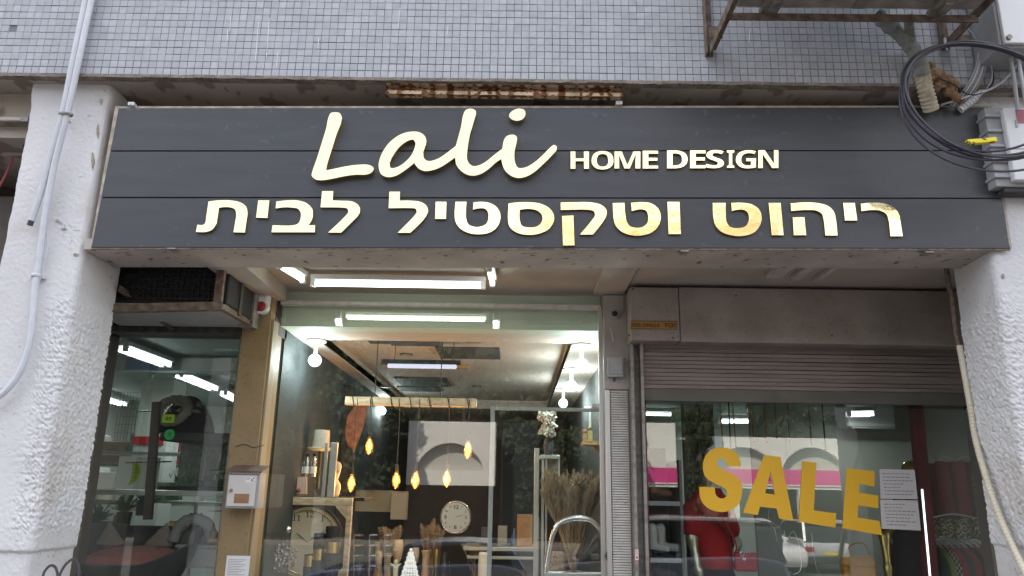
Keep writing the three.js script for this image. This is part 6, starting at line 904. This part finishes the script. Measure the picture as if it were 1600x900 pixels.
{ // stepladder
  const z = -1.42, t = thing('stepladder', 'chrome stepladder with rounded top rail standing inside the entrance', 'ladder', V(0.4, 0.1, z));
  const pts = [[846, 985], [853, 900], [858, 862], [864, 836], [874, 818], [890, 811], [908, 810], [924, 813], [936, 824], [942, 842], [944, 870], [945, 900], [947, 985]].map(([a, b]) => P(a, b, z)); pts[0].y = 0.1; pts[pts.length - 1].y = 0.1;
  part(t, 'rail', tube(pts, 0.0185, 90, 14), M.chrome); for (const y of [Y(895, 896, z), Y(895, 896, z) - 0.3, Y(895, 896, z) - 0.6]) part(t, 'tread', bx(X(853, 890, z) - 0.01, X(945, 890, z), y - 0.02, y + 0.004, z - 0.09, z + 0.02, 0.004), M.alu);
  const q = P(862, 830, z + 0.018); part(t, 'rivet', ball(0.006, q.x, q.y, q.z, 8), M.brass);
}

// ================================================================ RIGHT SHOP ROOM
{
  const G = 'ceiling lamps of the right shop room', c = [0.9, 1, 0.95];
  batten(PY(1168, 640, 2.45), PY(1230, 641, 2.45), 'bright ceiling lamp just under the shutter bar in the right room', 'strip_lamp', M.tubeCold, true, 16, G, c);
  batten(PY(1122, 657, 2.45), PY(1175, 657, 2.45), 'deeper ceiling lamp behind the hanging rods in the right room', 'strip_lamp', M.tubeCold, true, 16, G, c);
  batten(P(1322, 646, -2.9), P(1366, 645, -2.9), 'ceiling lamp right of the hanging rods, above the wall air conditioner', 'strip_lamp', M.tubeCold, true, 16, G, c);
  batten(PY(1004, 645, 2.45), PY(1052, 646, 2.45), 'dim ceiling lamp at the left end of the right room', 'strip_lamp', M.tubeCold, false, 3, G, c);
  // lattice screen
  const z = -1.9, a = P(1066, 628, z), b = P(1121, 830, z), t = thing('lattice_screen', 'black lattice screen of crossing lines behind the red top in the right window', 'screen', V((a.x + b.x) / 2, 0.1, z)), yT = 2.28; const g = [];
  for (const f of [0, 0.5, 1]) g.push(bx(mix(a.x, b.x, f) - 0.010, mix(a.x, b.x, f) + 0.010, 0.7, yT, z - 0.012, z + 0.012)); for (let y = 0.75; y < yT; y += 0.26) g.push(bx(a.x, b.x, y - 0.008, y + 0.008, z - 0.011, z + 0.011)); part(t, 'frame', g, std([0.12, 0.12, 0.10], 0.5));
  const l = []; for (let i = 0; i < 250; i++) { const x = rr(a.x, b.x), y = rr(0.75, yT - 0.05), A = rr(0, Math.PI), L = rr(0.03, 0.08); const p = V(clamp(x - Math.cos(A) * L, a.x, b.x), y - Math.sin(A) * L, z + rr(-0.006, 0.006)), q = V(clamp(x + Math.cos(A) * L, a.x, b.x), Math.min(yT, y + Math.sin(A) * L), z + rr(-0.006, 0.006)); l.push(bar(p, q, 0.0055, 0.004)); } part(t, 'lattice', l, M.black).userData.kind = 'stuff';
  part(t, 'backing', bx(a.x, b.x, 0.75, yT, z - 0.05, z - 0.045), std([0.46, 0.49, 0.38], 0.8));
  // hanging rods
  [[1130, 668, 700], [1150, 625, 698], [1178, 625, 690], [1198, 622, 690], [1214, 622, 684], [1234, 622, 690], [1268, 622, 694], [1290, 680, 702], [1142, 682, 704]].forEach(([x, y0, y1], i) => { const p = P(x, y1, -1.7); solo('hanging_rod', ['leftmost thin', 'second thin', 'third thin', 'fourth thin', 'middle thin', 'sixth thin', 'seventh thin', 'rightmost dark thin', 'short dark thin'][i] + ' rod hanging behind the top of the SALE letters', 'rod', [tube([V(p.x + (i < 3 ? -0.012 : 0.004), 2.50, -1.7), p], 0.005, 3, 6), ball(0.009, p.x, p.y, p.z, 8)], i > 6 ? M.black : M.wood, null, 'thin hanging rods'); });
  // wall air conditioner
  const q = P(1325, 672, -3.2), r = P(1382, 636, -3.2), ac = thing('air_conditioner', 'white wall air conditioner inside the right shop room', 'air conditioner', V((q.x + r.x) / 2, q.y, -3.3)); part(ac, 'case', bx(q.x, r.x + 0.1, q.y + 0.03, 2.47, -3.2, -3.45, 0.03), M.plastic); part(ac, 'flap', bar(V(q.x + 0.02, q.y + 0.02, -3.2), V(r.x + 0.09, q.y + 0.02, -3.2), 0.09, 0.01), M.boxGrey);
  part(block, 'inner_wall', bx(2.2, 4.4, 0.1, 2.62, -3.46, -3.5), M.paleWall);
  // LED strips along the glass
  for (const [p0, p1, l] of [[P(1004, 746, -1.135), P(1010, 960, -1.135), 'cold white light strip at the left edge of the right window'], [P(1440, 764, -1.16), P(1458, 960, -1.16), 'cold white light strip beside the maroon mullion']]) { const t2 = thing('light_strip', l, 'light strip', p1, 'light strips at the window edges'); part(t2, 'strip', bar(p0, p1, 0.012, 0.003, V(0, 0, 1)), M.plastic); const dg = []; const n = 60; for (let i = 0; i < n; i++) { const p = p0.clone().lerp(p1, (i + 0.5) / n); dg.push(bx(p.x - 0.0045, p.x + 0.0045, p.y - 0.0042, p.y + 0.0042, p.z + 0.006, p.z + 0.009)); } part(t2, 'diodes', dg, emit(0.85, 0.93, 1, 1.6)).userData.kind = 'stuff'; }
}
{ // shoe shelves with boots
  const x0 = 0.86, x1 = X(1056, 800, -1.65), t = thing('shoe_rack', 'grey shelves with shoes at the left end of the right window', 'rack', V(1, 0.1, -1.65)); for (const y of [783, 872]) { const yy = Y(1030, y, -1.5); part(t, 'shelf', bx(x0, x1, yy - 0.03, yy, -1.5, -1.95, 0.004), std([0.42, 0.44, 0.48], 0.5)); } part(t, 'side', bx(x1, x1 + 0.02, 0.1, 1.85, -1.5, -1.95, 0.003), std([0.20, 0.19, 0.18], 0.6)); part(t, 'back', bx(x0, x1, 0.1, 1.95, -1.95, -1.98), std([0.15, 0.145, 0.14], 0.7));
  const boot = (p, h, l, m, label) => { const g = sdf([[V(p.x, p.y + h, p.z), V(p.x + 0.005, p.y + 0.06, p.z), 0.036, 0.028], [V(p.x, p.y + 0.035, p.z), V(p.x + l, p.y + 0.022, p.z + 0.03), 0.030, 0.020], [V(p.x + l * 0.6, p.y + 0.022, p.z + 0.02), V(p.x + l, p.y + 0.018, p.z + 0.03), 0.022, 0.014]], 0.009, 0.02), t3 = thing('boot', label, 'shoe', p); part(t3, 'upper', g, m); part(t3, 'heel', bx(p.x - 0.028, p.x + 0.004, p.y - 0.03, p.y + 0.02, p.z - 0.02, p.z + 0.02, 0.006), M.black); part(t3, 'sole', bx(p.x, p.x + l + 0.014, p.y - 0.006, p.y + 0.006, p.z - 0.002, p.z + 0.05, 0.003), M.black); };
  const y = Y(1030, 872, -1.5) + 0.032; boot(V(X(1020, 870, -1.62), y, -1.62), 0.15, 0.09, std([0.62, 0.60, 0.57], 0.4), 'white ankle boot nearer the light strip on the shoe shelf'); boot(V(X(1033, 870, -1.66), y, -1.66), 0.15, 0.13, std([0.60, 0.57, 0.53], 0.4), 'white boot with dark buckle on the shoe shelf');
  const y2 = Y(1030, 783, -1.5) + 0.032; boot(V(X(1022, 780, -1.68), y2, -1.68), 0.05, 0.10, std([0.30, 0.16, 0.08], 0.5), 'brown low shoe on the upper shoe shelf');
  const y3 = Y(1030, 905, -1.5); boot(V(X(1025, 903, -1.6), y3, -1.6), 0.05, 0.12, M.charcoal, 'dark flat shoe at the bottom of the shoe shelves');
}
function dressForm(base, bones, label, m) { return part(thing('mannequin', label, 'mannequin', base), 'figure', sdf(bones, 0.011, 0.03), m); }
const mannM = new THREE.MeshPhysicalMaterial({ color: lin(0.50, 0.46, 0.34), metalness: 0.75, roughness: 0.28 });
{ // mannequin in red with shoulder bag
  const z = -1.62, J = (a, b, dz = 0) => P(a, b, z + dz);
  const neck = J(1108, 770), chest = J(1105, 810), waist = J(1118, 880), hip = J(1124, 930), shL = J(1083, 800, 0.04), elL = J(1081, 842, 0.08), wrL = J(1092, 893, 0.14), hdL = J(1098, 920, 0.16), shR = J(1128, 792, -0.04), elR = J(1150, 850, -0.08), wrR = J(1135, 905, 0.0);
  const bones = [[J(1111, 742), J(1111, 750), 0.075, 0.085], [J(1110, 756), neck, 0.045, 0.05], [neck, chest, 0.075, 0.115], [chest, waist, 0.115, 0.095], [waist, hip, 0.095, 0.13], [hip, hip.clone().setY(0.95), 0.13, 0.11], [hip.clone().setY(0.95), hip.clone().setY(0.15), 0.10, 0.06], [neck, shL, 0.06, 0.052], [shL, elL, 0.050, 0.036], [elL, wrL, 0.036, 0.024], [wrL, hdL, 0.026, 0.016], [neck, shR, 0.06, 0.052], [shR, elR, 0.048, 0.036], [elR, wrR, 0.036, 0.025]];
  const t = thing('mannequin', 'metallic mannequin wearing a red top, behind the letter S', 'mannequin', V(hip.x, 0.1, z)); part(t, 'figure', sdf(bones, 0.013, 0.03), mannM);
  const cloth = sdf([[neck.clone().add(V(0, -0.02, 0)), chest, 0.085, 0.135], [chest, waist, 0.135, 0.118], [neck, shL, 0.07, 0.072], [shL, shL.clone().lerp(elL, 0.62), 0.072, 0.066], [neck, shR, 0.07, 0.07], [shR, shR.clone().lerp(elR, 0.6), 0.07, 0.066]], 0.011, 0.03), cp = cloth.attributes.position, cn = cloth.attributes.normal;
  for (let i = 0; i < cp.count; i++) { const d = 0.026 * fbm(cp.getX(i) * 13 + cp.getY(i) * 8, cp.getY(i) * 5, cp.getZ(i) * 13); cp.setXYZ(i, cp.getX(i) + cn.getX(i) * d, cp.getY(i), cp.getZ(i) + cn.getZ(i) * d); } cloth.computeVertexNormals(); part(t, 'red_top', cloth, fabric(0.40, 0.018, 0.022));
  part(t, 'skirt', lathe([[0.10, 0], [0.135, -0.12], [0.17, -0.5], [0.16, -0.5], [0.12, -0.1]], waist.x, waist.y + 0.02, waist.z, 28), fabric(0.012, 0.012, 0.013));
  const bg = J(1165, 878, 0.12), bt = thing('handbag', 'red handbag with long strap hanging right of the red top', 'handbag', bg); part(bt, 'bag', new RoundedBoxGeometry(0.15, 0.12, 0.05, 4, 0.018).translate(bg.x, bg.y, bg.z), std([0.40, 0.045, 0.055], 0.4)); part(bt, 'flap', new RoundedBoxGeometry(0.152, 0.05, 0.056, 3, 0.014).translate(bg.x, bg.y + 0.036, bg.z + 0.002), std([0.43, 0.05, 0.06], 0.4)); part(bt, 'strap', tube([bg.clone().add(V(-0.06, 0.06, 0)), J(1150, 850, 0.15), J(1132, 812, 0.15), J(1118, 778, 0.12)], 0.006, 30, 6), std([0.40, 0.045, 0.055], 0.4)); part(bt, 'clasp', [bx(bg.x - 0.03, bg.x - 0.005, bg.y + 0.01, bg.y + 0.03, bg.z + 0.03, bg.z + 0.036, 0.003), new THREE.TorusGeometry(0.014, 0.003, 6, 16).translate(bg.x - 0.03, bg.y + 0.052, bg.z + 0.034)], M.chrome);
  part(bt, 'chain', tube([J(1086, 786, 0.16), J(1100, 805, 0.17), J(1122, 818, 0.17), J(1140, 840, 0.16)], 0.009, 20, 6), std([0.10, 0.01, 0.012], 0.5));
}
{ // second mannequin and mustard bag
  const z = -1.6, J = (a, b, dz = 0) => P(a, b, z + dz); const sh1 = J(1402, 800, -0.1), el = J(1382, 838, 0.02), wr = J(1387, 888, 0.06), hd = J(1391, 915, 0.08), nk = J(1420, 775, -0.15), hp = J(1418, 930, -0.16);
  const t = thing('mannequin', 'golden mannequin with dark clothes behind the printed notices', 'mannequin', V(hp.x, 0.1, hp.z)); part(t, 'figure', sdf([[J(1424, 735, -0.15), J(1424, 742, -0.15), 0.07, 0.08], [J(1423, 750, -0.15), nk, 0.045, 0.05], [nk, J(1420, 820, -0.15), 0.08, 0.11], [J(1420, 820, -0.15), hp, 0.11, 0.12], [hp, hp.clone().setY(0.15), 0.12, 0.06], [nk, sh1, 0.06, 0.05], [sh1, el, 0.046, 0.034], [el, wr, 0.034, 0.024], [wr, hd, 0.026, 0.018]], 0.014, 0.03), new THREE.MeshPhysicalMaterial({ color: lin(0.62, 0.46, 0.16), metalness: 0.8, roughness: 0.28 }));
  const cl = sdf([[nk.clone().add(V(0, -0.03, 0)), J(1420, 820, -0.15), 0.10, 0.135], [J(1420, 820, -0.15), hp, 0.135, 0.15]], 0.014, 0.03); part(t, 'dark_dress', cl, fabric(0.03, 0.032, 0.035));
  const b = J(1341, 885, 0.1), bt = thing('handbag', 'mustard yellow handbag with soft folded top below the letter E', 'handbag', b), g = new RoundedBoxGeometry(0.22, 0.18, 0.08, 6, 0.03), p = g.attributes.position; for (let i = 0; i < p.count; i++) { const x = p.getX(i), y = p.getY(i); p.setXYZ(i, x * (1 + 0.08 * (0.09 - y)), y - (y > 0.05 ? 0.030 * Math.cos(x * 18) * 0.6 : 0), p.getZ(i) * (1 + 0.25 * fbm(x * 12, y * 12, 3))); } g.computeVertexNormals(); part(bt, 'bag', g.translate(b.x, b.y - 0.02, b.z), std([0.48, 0.24, 0.03], 0.55)); part(bt, 'flap', new RoundedBoxGeometry(0.222, 0.05, 0.09, 4, 0.02).translate(b.x, b.y + 0.018, b.z), std([0.50, 0.255, 0.035], 0.55)); for (const s of [-1, 1]) part(bt, 'buckle', bx(b.x + s * 0.07 - 0.012, b.x + s * 0.07 + 0.012, b.y + 0.0, b.y + 0.012, b.z + 0.045, b.z + 0.052, 0.003), M.brass);
  part(bt, 'handle', tube([b.clone().add(V(-0.08, 0.05, 0)), b.clone().add(V(-0.03, 0.13, -0.02)), b.clone().add(V(0.06, 0.14, -0.02)), b.clone().add(V(0.09, 0.05, 0))], 0.006, 24, 6), std([0.3, 0.15, 0.03], 0.5));
  // wire hooks in the middle of the window
  for (const [pts, l] of [[[[1232, 838], [1240, 830], [1252, 876], [1250, 892], [1238, 897], [1234, 892]], 'left thin white wire hook under the letter L'], [[[1268, 832], [1272, 870], [1278, 893], [1283, 897]], 'right thin white wire hook under the letter L'], [[[1201, 795], [1202, 816], [1210, 826], [1214, 845]], 'thin white wire under the letter A']]) solo('wire_hook', l, 'hook', tube(pts.map(([a, c]) => P(a, c, -1.4)), 0.0035, 30, 5), M.chrome, null, 'wire hooks in the right window');
}
{ // clothes at the right
  const G = 'garments on the rail at the lower right', rail = thing('clothes_rail', 'silver clothes rail at the lower right of the right window', 'rail', P(1490, 838, -1.75)); const ra = P(1430, 838, -2.2), rb = P(1530, 842, -1.5); part(rail, 'bar', tube([ra, rb], 0.011, 3, 8), M.chrome); part(rail, 'post', tube([ra, ra.clone().setY(0.1)], 0.011, 3, 8), M.chrome); part(rail, 'bracket', bx(P(1478, 835, -1.6).x, P(1502, 835, -1.6).x, P(1490, 838, -1.6).y, P(1490, 834, -1.6).y, -1.6, -1.62, 0.002), M.plastic);
  [['dark green', [0.02, 0.09, 0.06]], ['olive yellow', [0.30, 0.30, 0.06]], ['black and white checked', null], ['bright red', [0.40, 0.02, 0.025]], ['navy', [0.04, 0.05, 0.08]], ['scarlet', [0.35, 0.025, 0.03]], ['black', [0.012, 0.012, 0.014]], ['rust red', [0.30, 0.07, 0.05]]].forEach(([n, c], i) => {
    const u = (i + 0.5) / 8, o = V(mix(X(1452, 860, -1.9), X(1528, 860, -1.5), u), mix(Y(1452, 852, -1.9), Y(1528, 850, -1.5), u), mix(-1.9, -1.5, u)), t = thing('garment', `${n} garment on the rail at the lower right, ${['first', 'second', 'third', 'fourth', 'fifth', 'sixth', 'seventh', 'eighth'][i]} from the left`, 'garment', o, G);
    const gm = new THREE.PlaneGeometry(0.40, 0.9, 16, 30), p = gm.attributes.position; for (let k = 0; k < p.count; k++) { const x = p.getX(k), y = p.getY(k), e = Math.abs(x) / 0.20; p.setXYZ(k, o.x + 0.025 * Math.sin(x * 20 + i) * (0.4 - y) + 0.35 * x * 0.25, o.y - 0.45 + y - 0.12 * e * e * smooth(0, 0.45, y), o.z + x * 0.9 + 0.02 * fbm(x * 8, y * 6, i)); } gm.computeVertexNormals();
    const g2 = gm.clone(); g2.translate(0.022, -0.002, 0.01); part(t, 'cloth', [gm, g2], c ? fabric(...c) : textured(tex(64, 64, (a, b) => ((Math.floor(a * 8) + Math.floor(b * 8)) % 2 ? [0.75, 0.73, 0.68] : [0.06, 0.06, 0.06])), 0.16, 0.9)); part(t, 'hanger', tube([V(o.x + 0.01, o.y - 0.01, o.z - 0.12), V(o.x + 0.01, o.y + 0.03, o.z), V(o.x + 0.01, o.y - 0.01, o.z + 0.12)], 0.006, 12, 5), M.plastic);
  });
  const hang = (x0, x1, y0, y1, z, m, label, seedN) => { const a = P(x0, y0, z), b = P(x1, y1, z), w = b.x - a.x, h = a.y - b.y, g = new THREE.PlaneGeometry(w, h, 24, 24), p = g.attributes.position; for (let k = 0; k < p.count; k++) { const x = p.getX(k), y = p.getY(k); p.setXYZ(k, (a.x + b.x) / 2 + x, (a.y + b.y) / 2 + y - 0.01 * Math.cos(x * 30), z + 0.022 * Math.sin(x * 55 + seedN + y * 2) + 0.015 * fbm(x * 10, y * 7, seedN)); } g.computeVertexNormals(); const t = thing('garment', label, 'garment', V((a.x + b.x) / 2, b.y, z)); const g2 = g.clone().translate(0, 0, -0.03); part(t, 'cloth', [g, g2], m); part(t, 'hanger', tube([V(a.x, a.y, z - 0.015), V((a.x + b.x) / 2, a.y + 0.03, z - 0.015), V(b.x, a.y, z - 0.015)], 0.006, 12, 5), M.plastic); };
  hang(1444, 1478, 722, 820, -1.85, fabric(0.16, 0.05, 0.02), 'brown garment hanging beside the red dresses at the right', 1); hang(1466, 1508, 720, 822, -1.75, fabric(0.22, 0.022, 0.018), 'dark red dress hanging in the middle of the right corner', 2); hang(1496, 1538, 720, 815, -1.65, fabric(0.26, 0.014, 0.022), 'crimson dress with gathered neck at the far right corner', 3);
  const pat = textured(tex(128, 128, (u, v) => { const n = tn(u, v, 14, 3, 200), m = tn(u, v, 22, 2, 201); return m > 0.06 ? [0.75, 0.72, 0.60] : n > 0 ? [0.42, 0.38, 0.22] : [0.20, 0.19, 0.13]; }), 0.25, 0.9);
  hang(1452, 1538, 810, 842, -1.55, pat, 'patterned olive scarf draped across above the clothes rail', 4); hang(1524, 1542, 735, 830, -1.50, pat, 'patterned olive sleeve hanging against the right pillar', 5);
  hang(1395, 1412, 850, 990, -1.7, fabric(0.20, 0.02, 0.03), 'wine red garment hanging below the printed notices', 6); hang(1412, 1430, 840, 990, -1.8, fabric(0.05, 0.05, 0.055), 'grey patterned garment hanging left of the light strip', 7); hang(1430, 1455, 845, 990, -1.95, fabric(0.015, 0.06, 0.06), 'dark teal garment hanging behind the light strip', 8);
}
// ---- stickers on the right window
{
  const t = thing('sale_lettering', 'large yellow SALE lettering stuck to the right shop window', 'lettering', P(1230, 770, -1.117)), z = -1.1165, yel = std([0.80, 0.44, 0.02], 0.6);
  const W = (pts, ox = 980, s = 3.2156) => outline(pts.map(([x, y, c]) => { const p = P(ox + x / s, 620 + y / s, z); return [p.x, p.y, c]; })), put = (o, h = []) => part(t, 'letter', plate(THREE.ShapeUtils.isClockWise(o) ? o.reverse() : o, h, z, 0.003), yel);
  put(W([[573, 350, 1], [560, 300], [530, 268], [480, 255], [430, 262], [392, 300], [380, 350], [392, 400], [440, 435], [490, 460], [503, 485], [490, 508], [462, 508], [445, 490], [440, 455, 1], [362, 452, 1], [368, 510], [400, 555], [460, 578], [520, 570], [562, 535], [578, 480], [572, 430], [540, 395], [490, 372], [455, 345], [452, 322], [470, 308], [495, 322], [503, 348, 1]]));
  put(W([[688, 292, 1], [770, 302, 1], [835, 624, 1], [765, 612, 1], [751, 562, 1], [668, 552, 1], [655, 594, 1], [583, 582, 1]]), [W([[722, 372, 1], [693, 484, 1], [742, 491, 1]])]);
  put(W([[880, 322, 1], [950, 332, 1], [938, 570, 1], [1050, 586, 1], [1047, 657, 1], [862, 628, 1]]));
  put(W([[138, 358, 1], [278, 374, 1], [278, 452, 1], [202, 435, 1], [200, 482, 1], [297, 496, 1], [297, 560, 1], [196, 545, 1], [193, 606, 1], [302, 624, 1], [317, 696, 1], [117, 660, 1]], 1280));
  const pm = (s) => new THREE.MeshPhysicalMaterial({ roughness: 0.9, map: px2(160, 120, (g, w, h) => { g.fillStyle = '#c4bdb8'; g.fillRect(0, 0, w, h); g.fillStyle = '#85807d'; for (let y = 16, k = s; y < h - 12; y += 14, k++) { let x = 12 + (k * 53) % 26; const lim = w - 16 - ((k * 71) % 60) * (k % 3 ? 1 : 0.2); while (x < lim) { const l = 5 + (k * 31 + x * 7) % 14; g.fillRect(x, y, Math.min(l, w - 14 - x), 4); x += l + 4; } } }) });
  const sheet = (q, s, l) => { const [a, b, c, d] = q.map(([x, y]) => P(x, y, -1.1150)); solo('notice', l, 'notice', [quad(d, c, b, a)], pm(s), null, null, true); };
  sheet([[1374, 733], [1429, 734], [1434, 780], [1376, 779]], 1, 'upper printed paper notice on the right window beside the letter E'); sheet([[1375, 781], [1434, 782], [1439, 829], [1378, 826]], 4, 'lower printed paper notice on the right window beside the letter E');
}

{ // table with glassware in the middle of the entrance room
  const z = -2.75, y0 = P(640, 912, z).y, x0 = X(545, 905, z), x1 = X(705, 905, z), t = thing('display_table', 'dark display table low in the entrance room, below the glassware', 'table', V((x0 + x1) / 2, 0.1, z));
  part(t, 'top', bx(x0, x1, y0 - 0.03, y0, z - 0.5, z + 0.12, 0.004), M.blackMatte); for (const x of [x0 + 0.03, x1 - 0.03]) for (const q of [z - 0.46, z + 0.08]) part(t, 'leg', bx(x - 0.02, x + 0.02, 0.1, y0 - 0.031, q - 0.02, q + 0.02), M.blackMatte);
  const prof = [[[0, 0], [0.04, 0], [0.045, 0.02], [0.03, 0.10], [0.035, 0.20], [0.05, 0.24]], [[0, 0], [0.03, 0], [0.032, 0.30], [0.034, 0.31]], [[0, 0], [0.045, 0], [0.05, 0.01], [0.008, 0.03], [0.008, 0.12], [0.03, 0.15], [0.042, 0.22], [0.036, 0.27]], [[0, 0], [0.05, 0], [0.06, 0.06], [0.045, 0.13], [0.02, 0.16], [0.024, 0.19]]], kinds = ['flared vase', 'tall straight vase', 'stemmed goblet', 'round bottle vase'], mats = [M.clear, M.clear, M.chrome, std([0.42, 0.33, 0.22], 0.4), std([0.5, 0.47, 0.42], 0.5), M.brass], words = ['clear glass', 'clear glass', 'mirror silver', 'brown glazed', 'cream glazed', 'brass'], ord = ['first', 'second', 'third', 'fourth', 'fifth', 'sixth', 'seventh', 'eighth', 'ninth', 'tenth', 'eleventh', 'twelfth', 'thirteenth', 'fourteenth'];
  for (let i = 0; i < 14; i++) { const k = Math.floor(rnd() * 4), m = Math.floor(rnd() * 6), s = rr(0.8, 1.25), x = mix(x0 + 0.05, x1 - 0.05, (i + 0.5) / 14), zz = z - (i % 3) * 0.16; solo('vase', `${words[m]} ${kinds[k]}, ${ord[i]} from the left on the display table`, 'vase', new THREE.LatheGeometry(prof[k].map(p => new THREE.Vector2(p[0] * s * 0.8, p[1] * s)), 20).translate(x, y0 + 0.001, zz), mats[m], V(x, y0, zz), 'vases on the display table'); }
}
{ // pale stock on a second rack in the left room
  const z = -2.75, t = thing('stock_rack', 'slim silver stock rack behind the display rack in the left room', 'rack', V(-2.7, 0.1, z)), x0 = -3.9, x1 = -1.75, ys = [1.06, 1.50, 1.90];
  for (const y of ys) part(t, 'shelf', bx(x0, x1, y - 0.02, y, z, z - 0.4, 0.003), M.alu); for (const x of [x0 + 0.02, (x0 + x1) / 2, x1 - 0.02]) part(t, 'post', bx(x - 0.012, x + 0.012, 0.1, 2.0, z - 0.38, z - 0.4), M.alu);
  const tint = [['white', [0.66, 0.66, 0.63]], ['pale grey', [0.5, 0.51, 0.5]], ['pale green', [0.42, 0.5, 0.42]], ['cream', [0.6, 0.55, 0.44]], ['light blue', [0.35, 0.45, 0.55]], ['dark green', [0.08, 0.18, 0.09]]], ord = ['first', 'second', 'third', 'fourth', 'fifth', 'sixth', 'seventh', 'eighth'], lv = ['bottom', 'middle', 'top'];
  ys.forEach((y, j) => { if (j === 2) return; let x = x0 + 0.05; for (let i = 0; i < 8 && x < x1 - 0.25; i++) { const w = rr(0.16, 0.30), h = rr(0.12, 0.30), k = Math.floor(rnd() * 6), g = i % 3 === 1 ? [cyl(w * 0.36, w * 0.42, h, x + w / 2, y + 0.001, z - 0.18, 20), cyl(w * 0.2, w * 0.2, 0.03, x + w / 2, y + h + 0.002, z - 0.18, 16)] : [bx(x, x + w, y + 0.001, y + h, z - 0.02, z - 0.3, 0.008), bx(x + w * 0.2, x + w * 0.8, y + h * 0.3, y + h * 0.6, z - 0.0195, z - 0.03)]; solo(i % 3 === 1 ? 'jar' : 'box', `${tint[k][0]} ${i % 3 === 1 ? 'jar' : 'box'}, ${ord[i]} from the left on the ${lv[j]} shelf of the stock rack`, i % 3 === 1 ? 'jar' : 'box', g, std(tint[k][1], 0.6), null, 'stock on the slim rack'); x += w + rr(0.02, 0.06); } });
}
renderer.render(scene, camera);
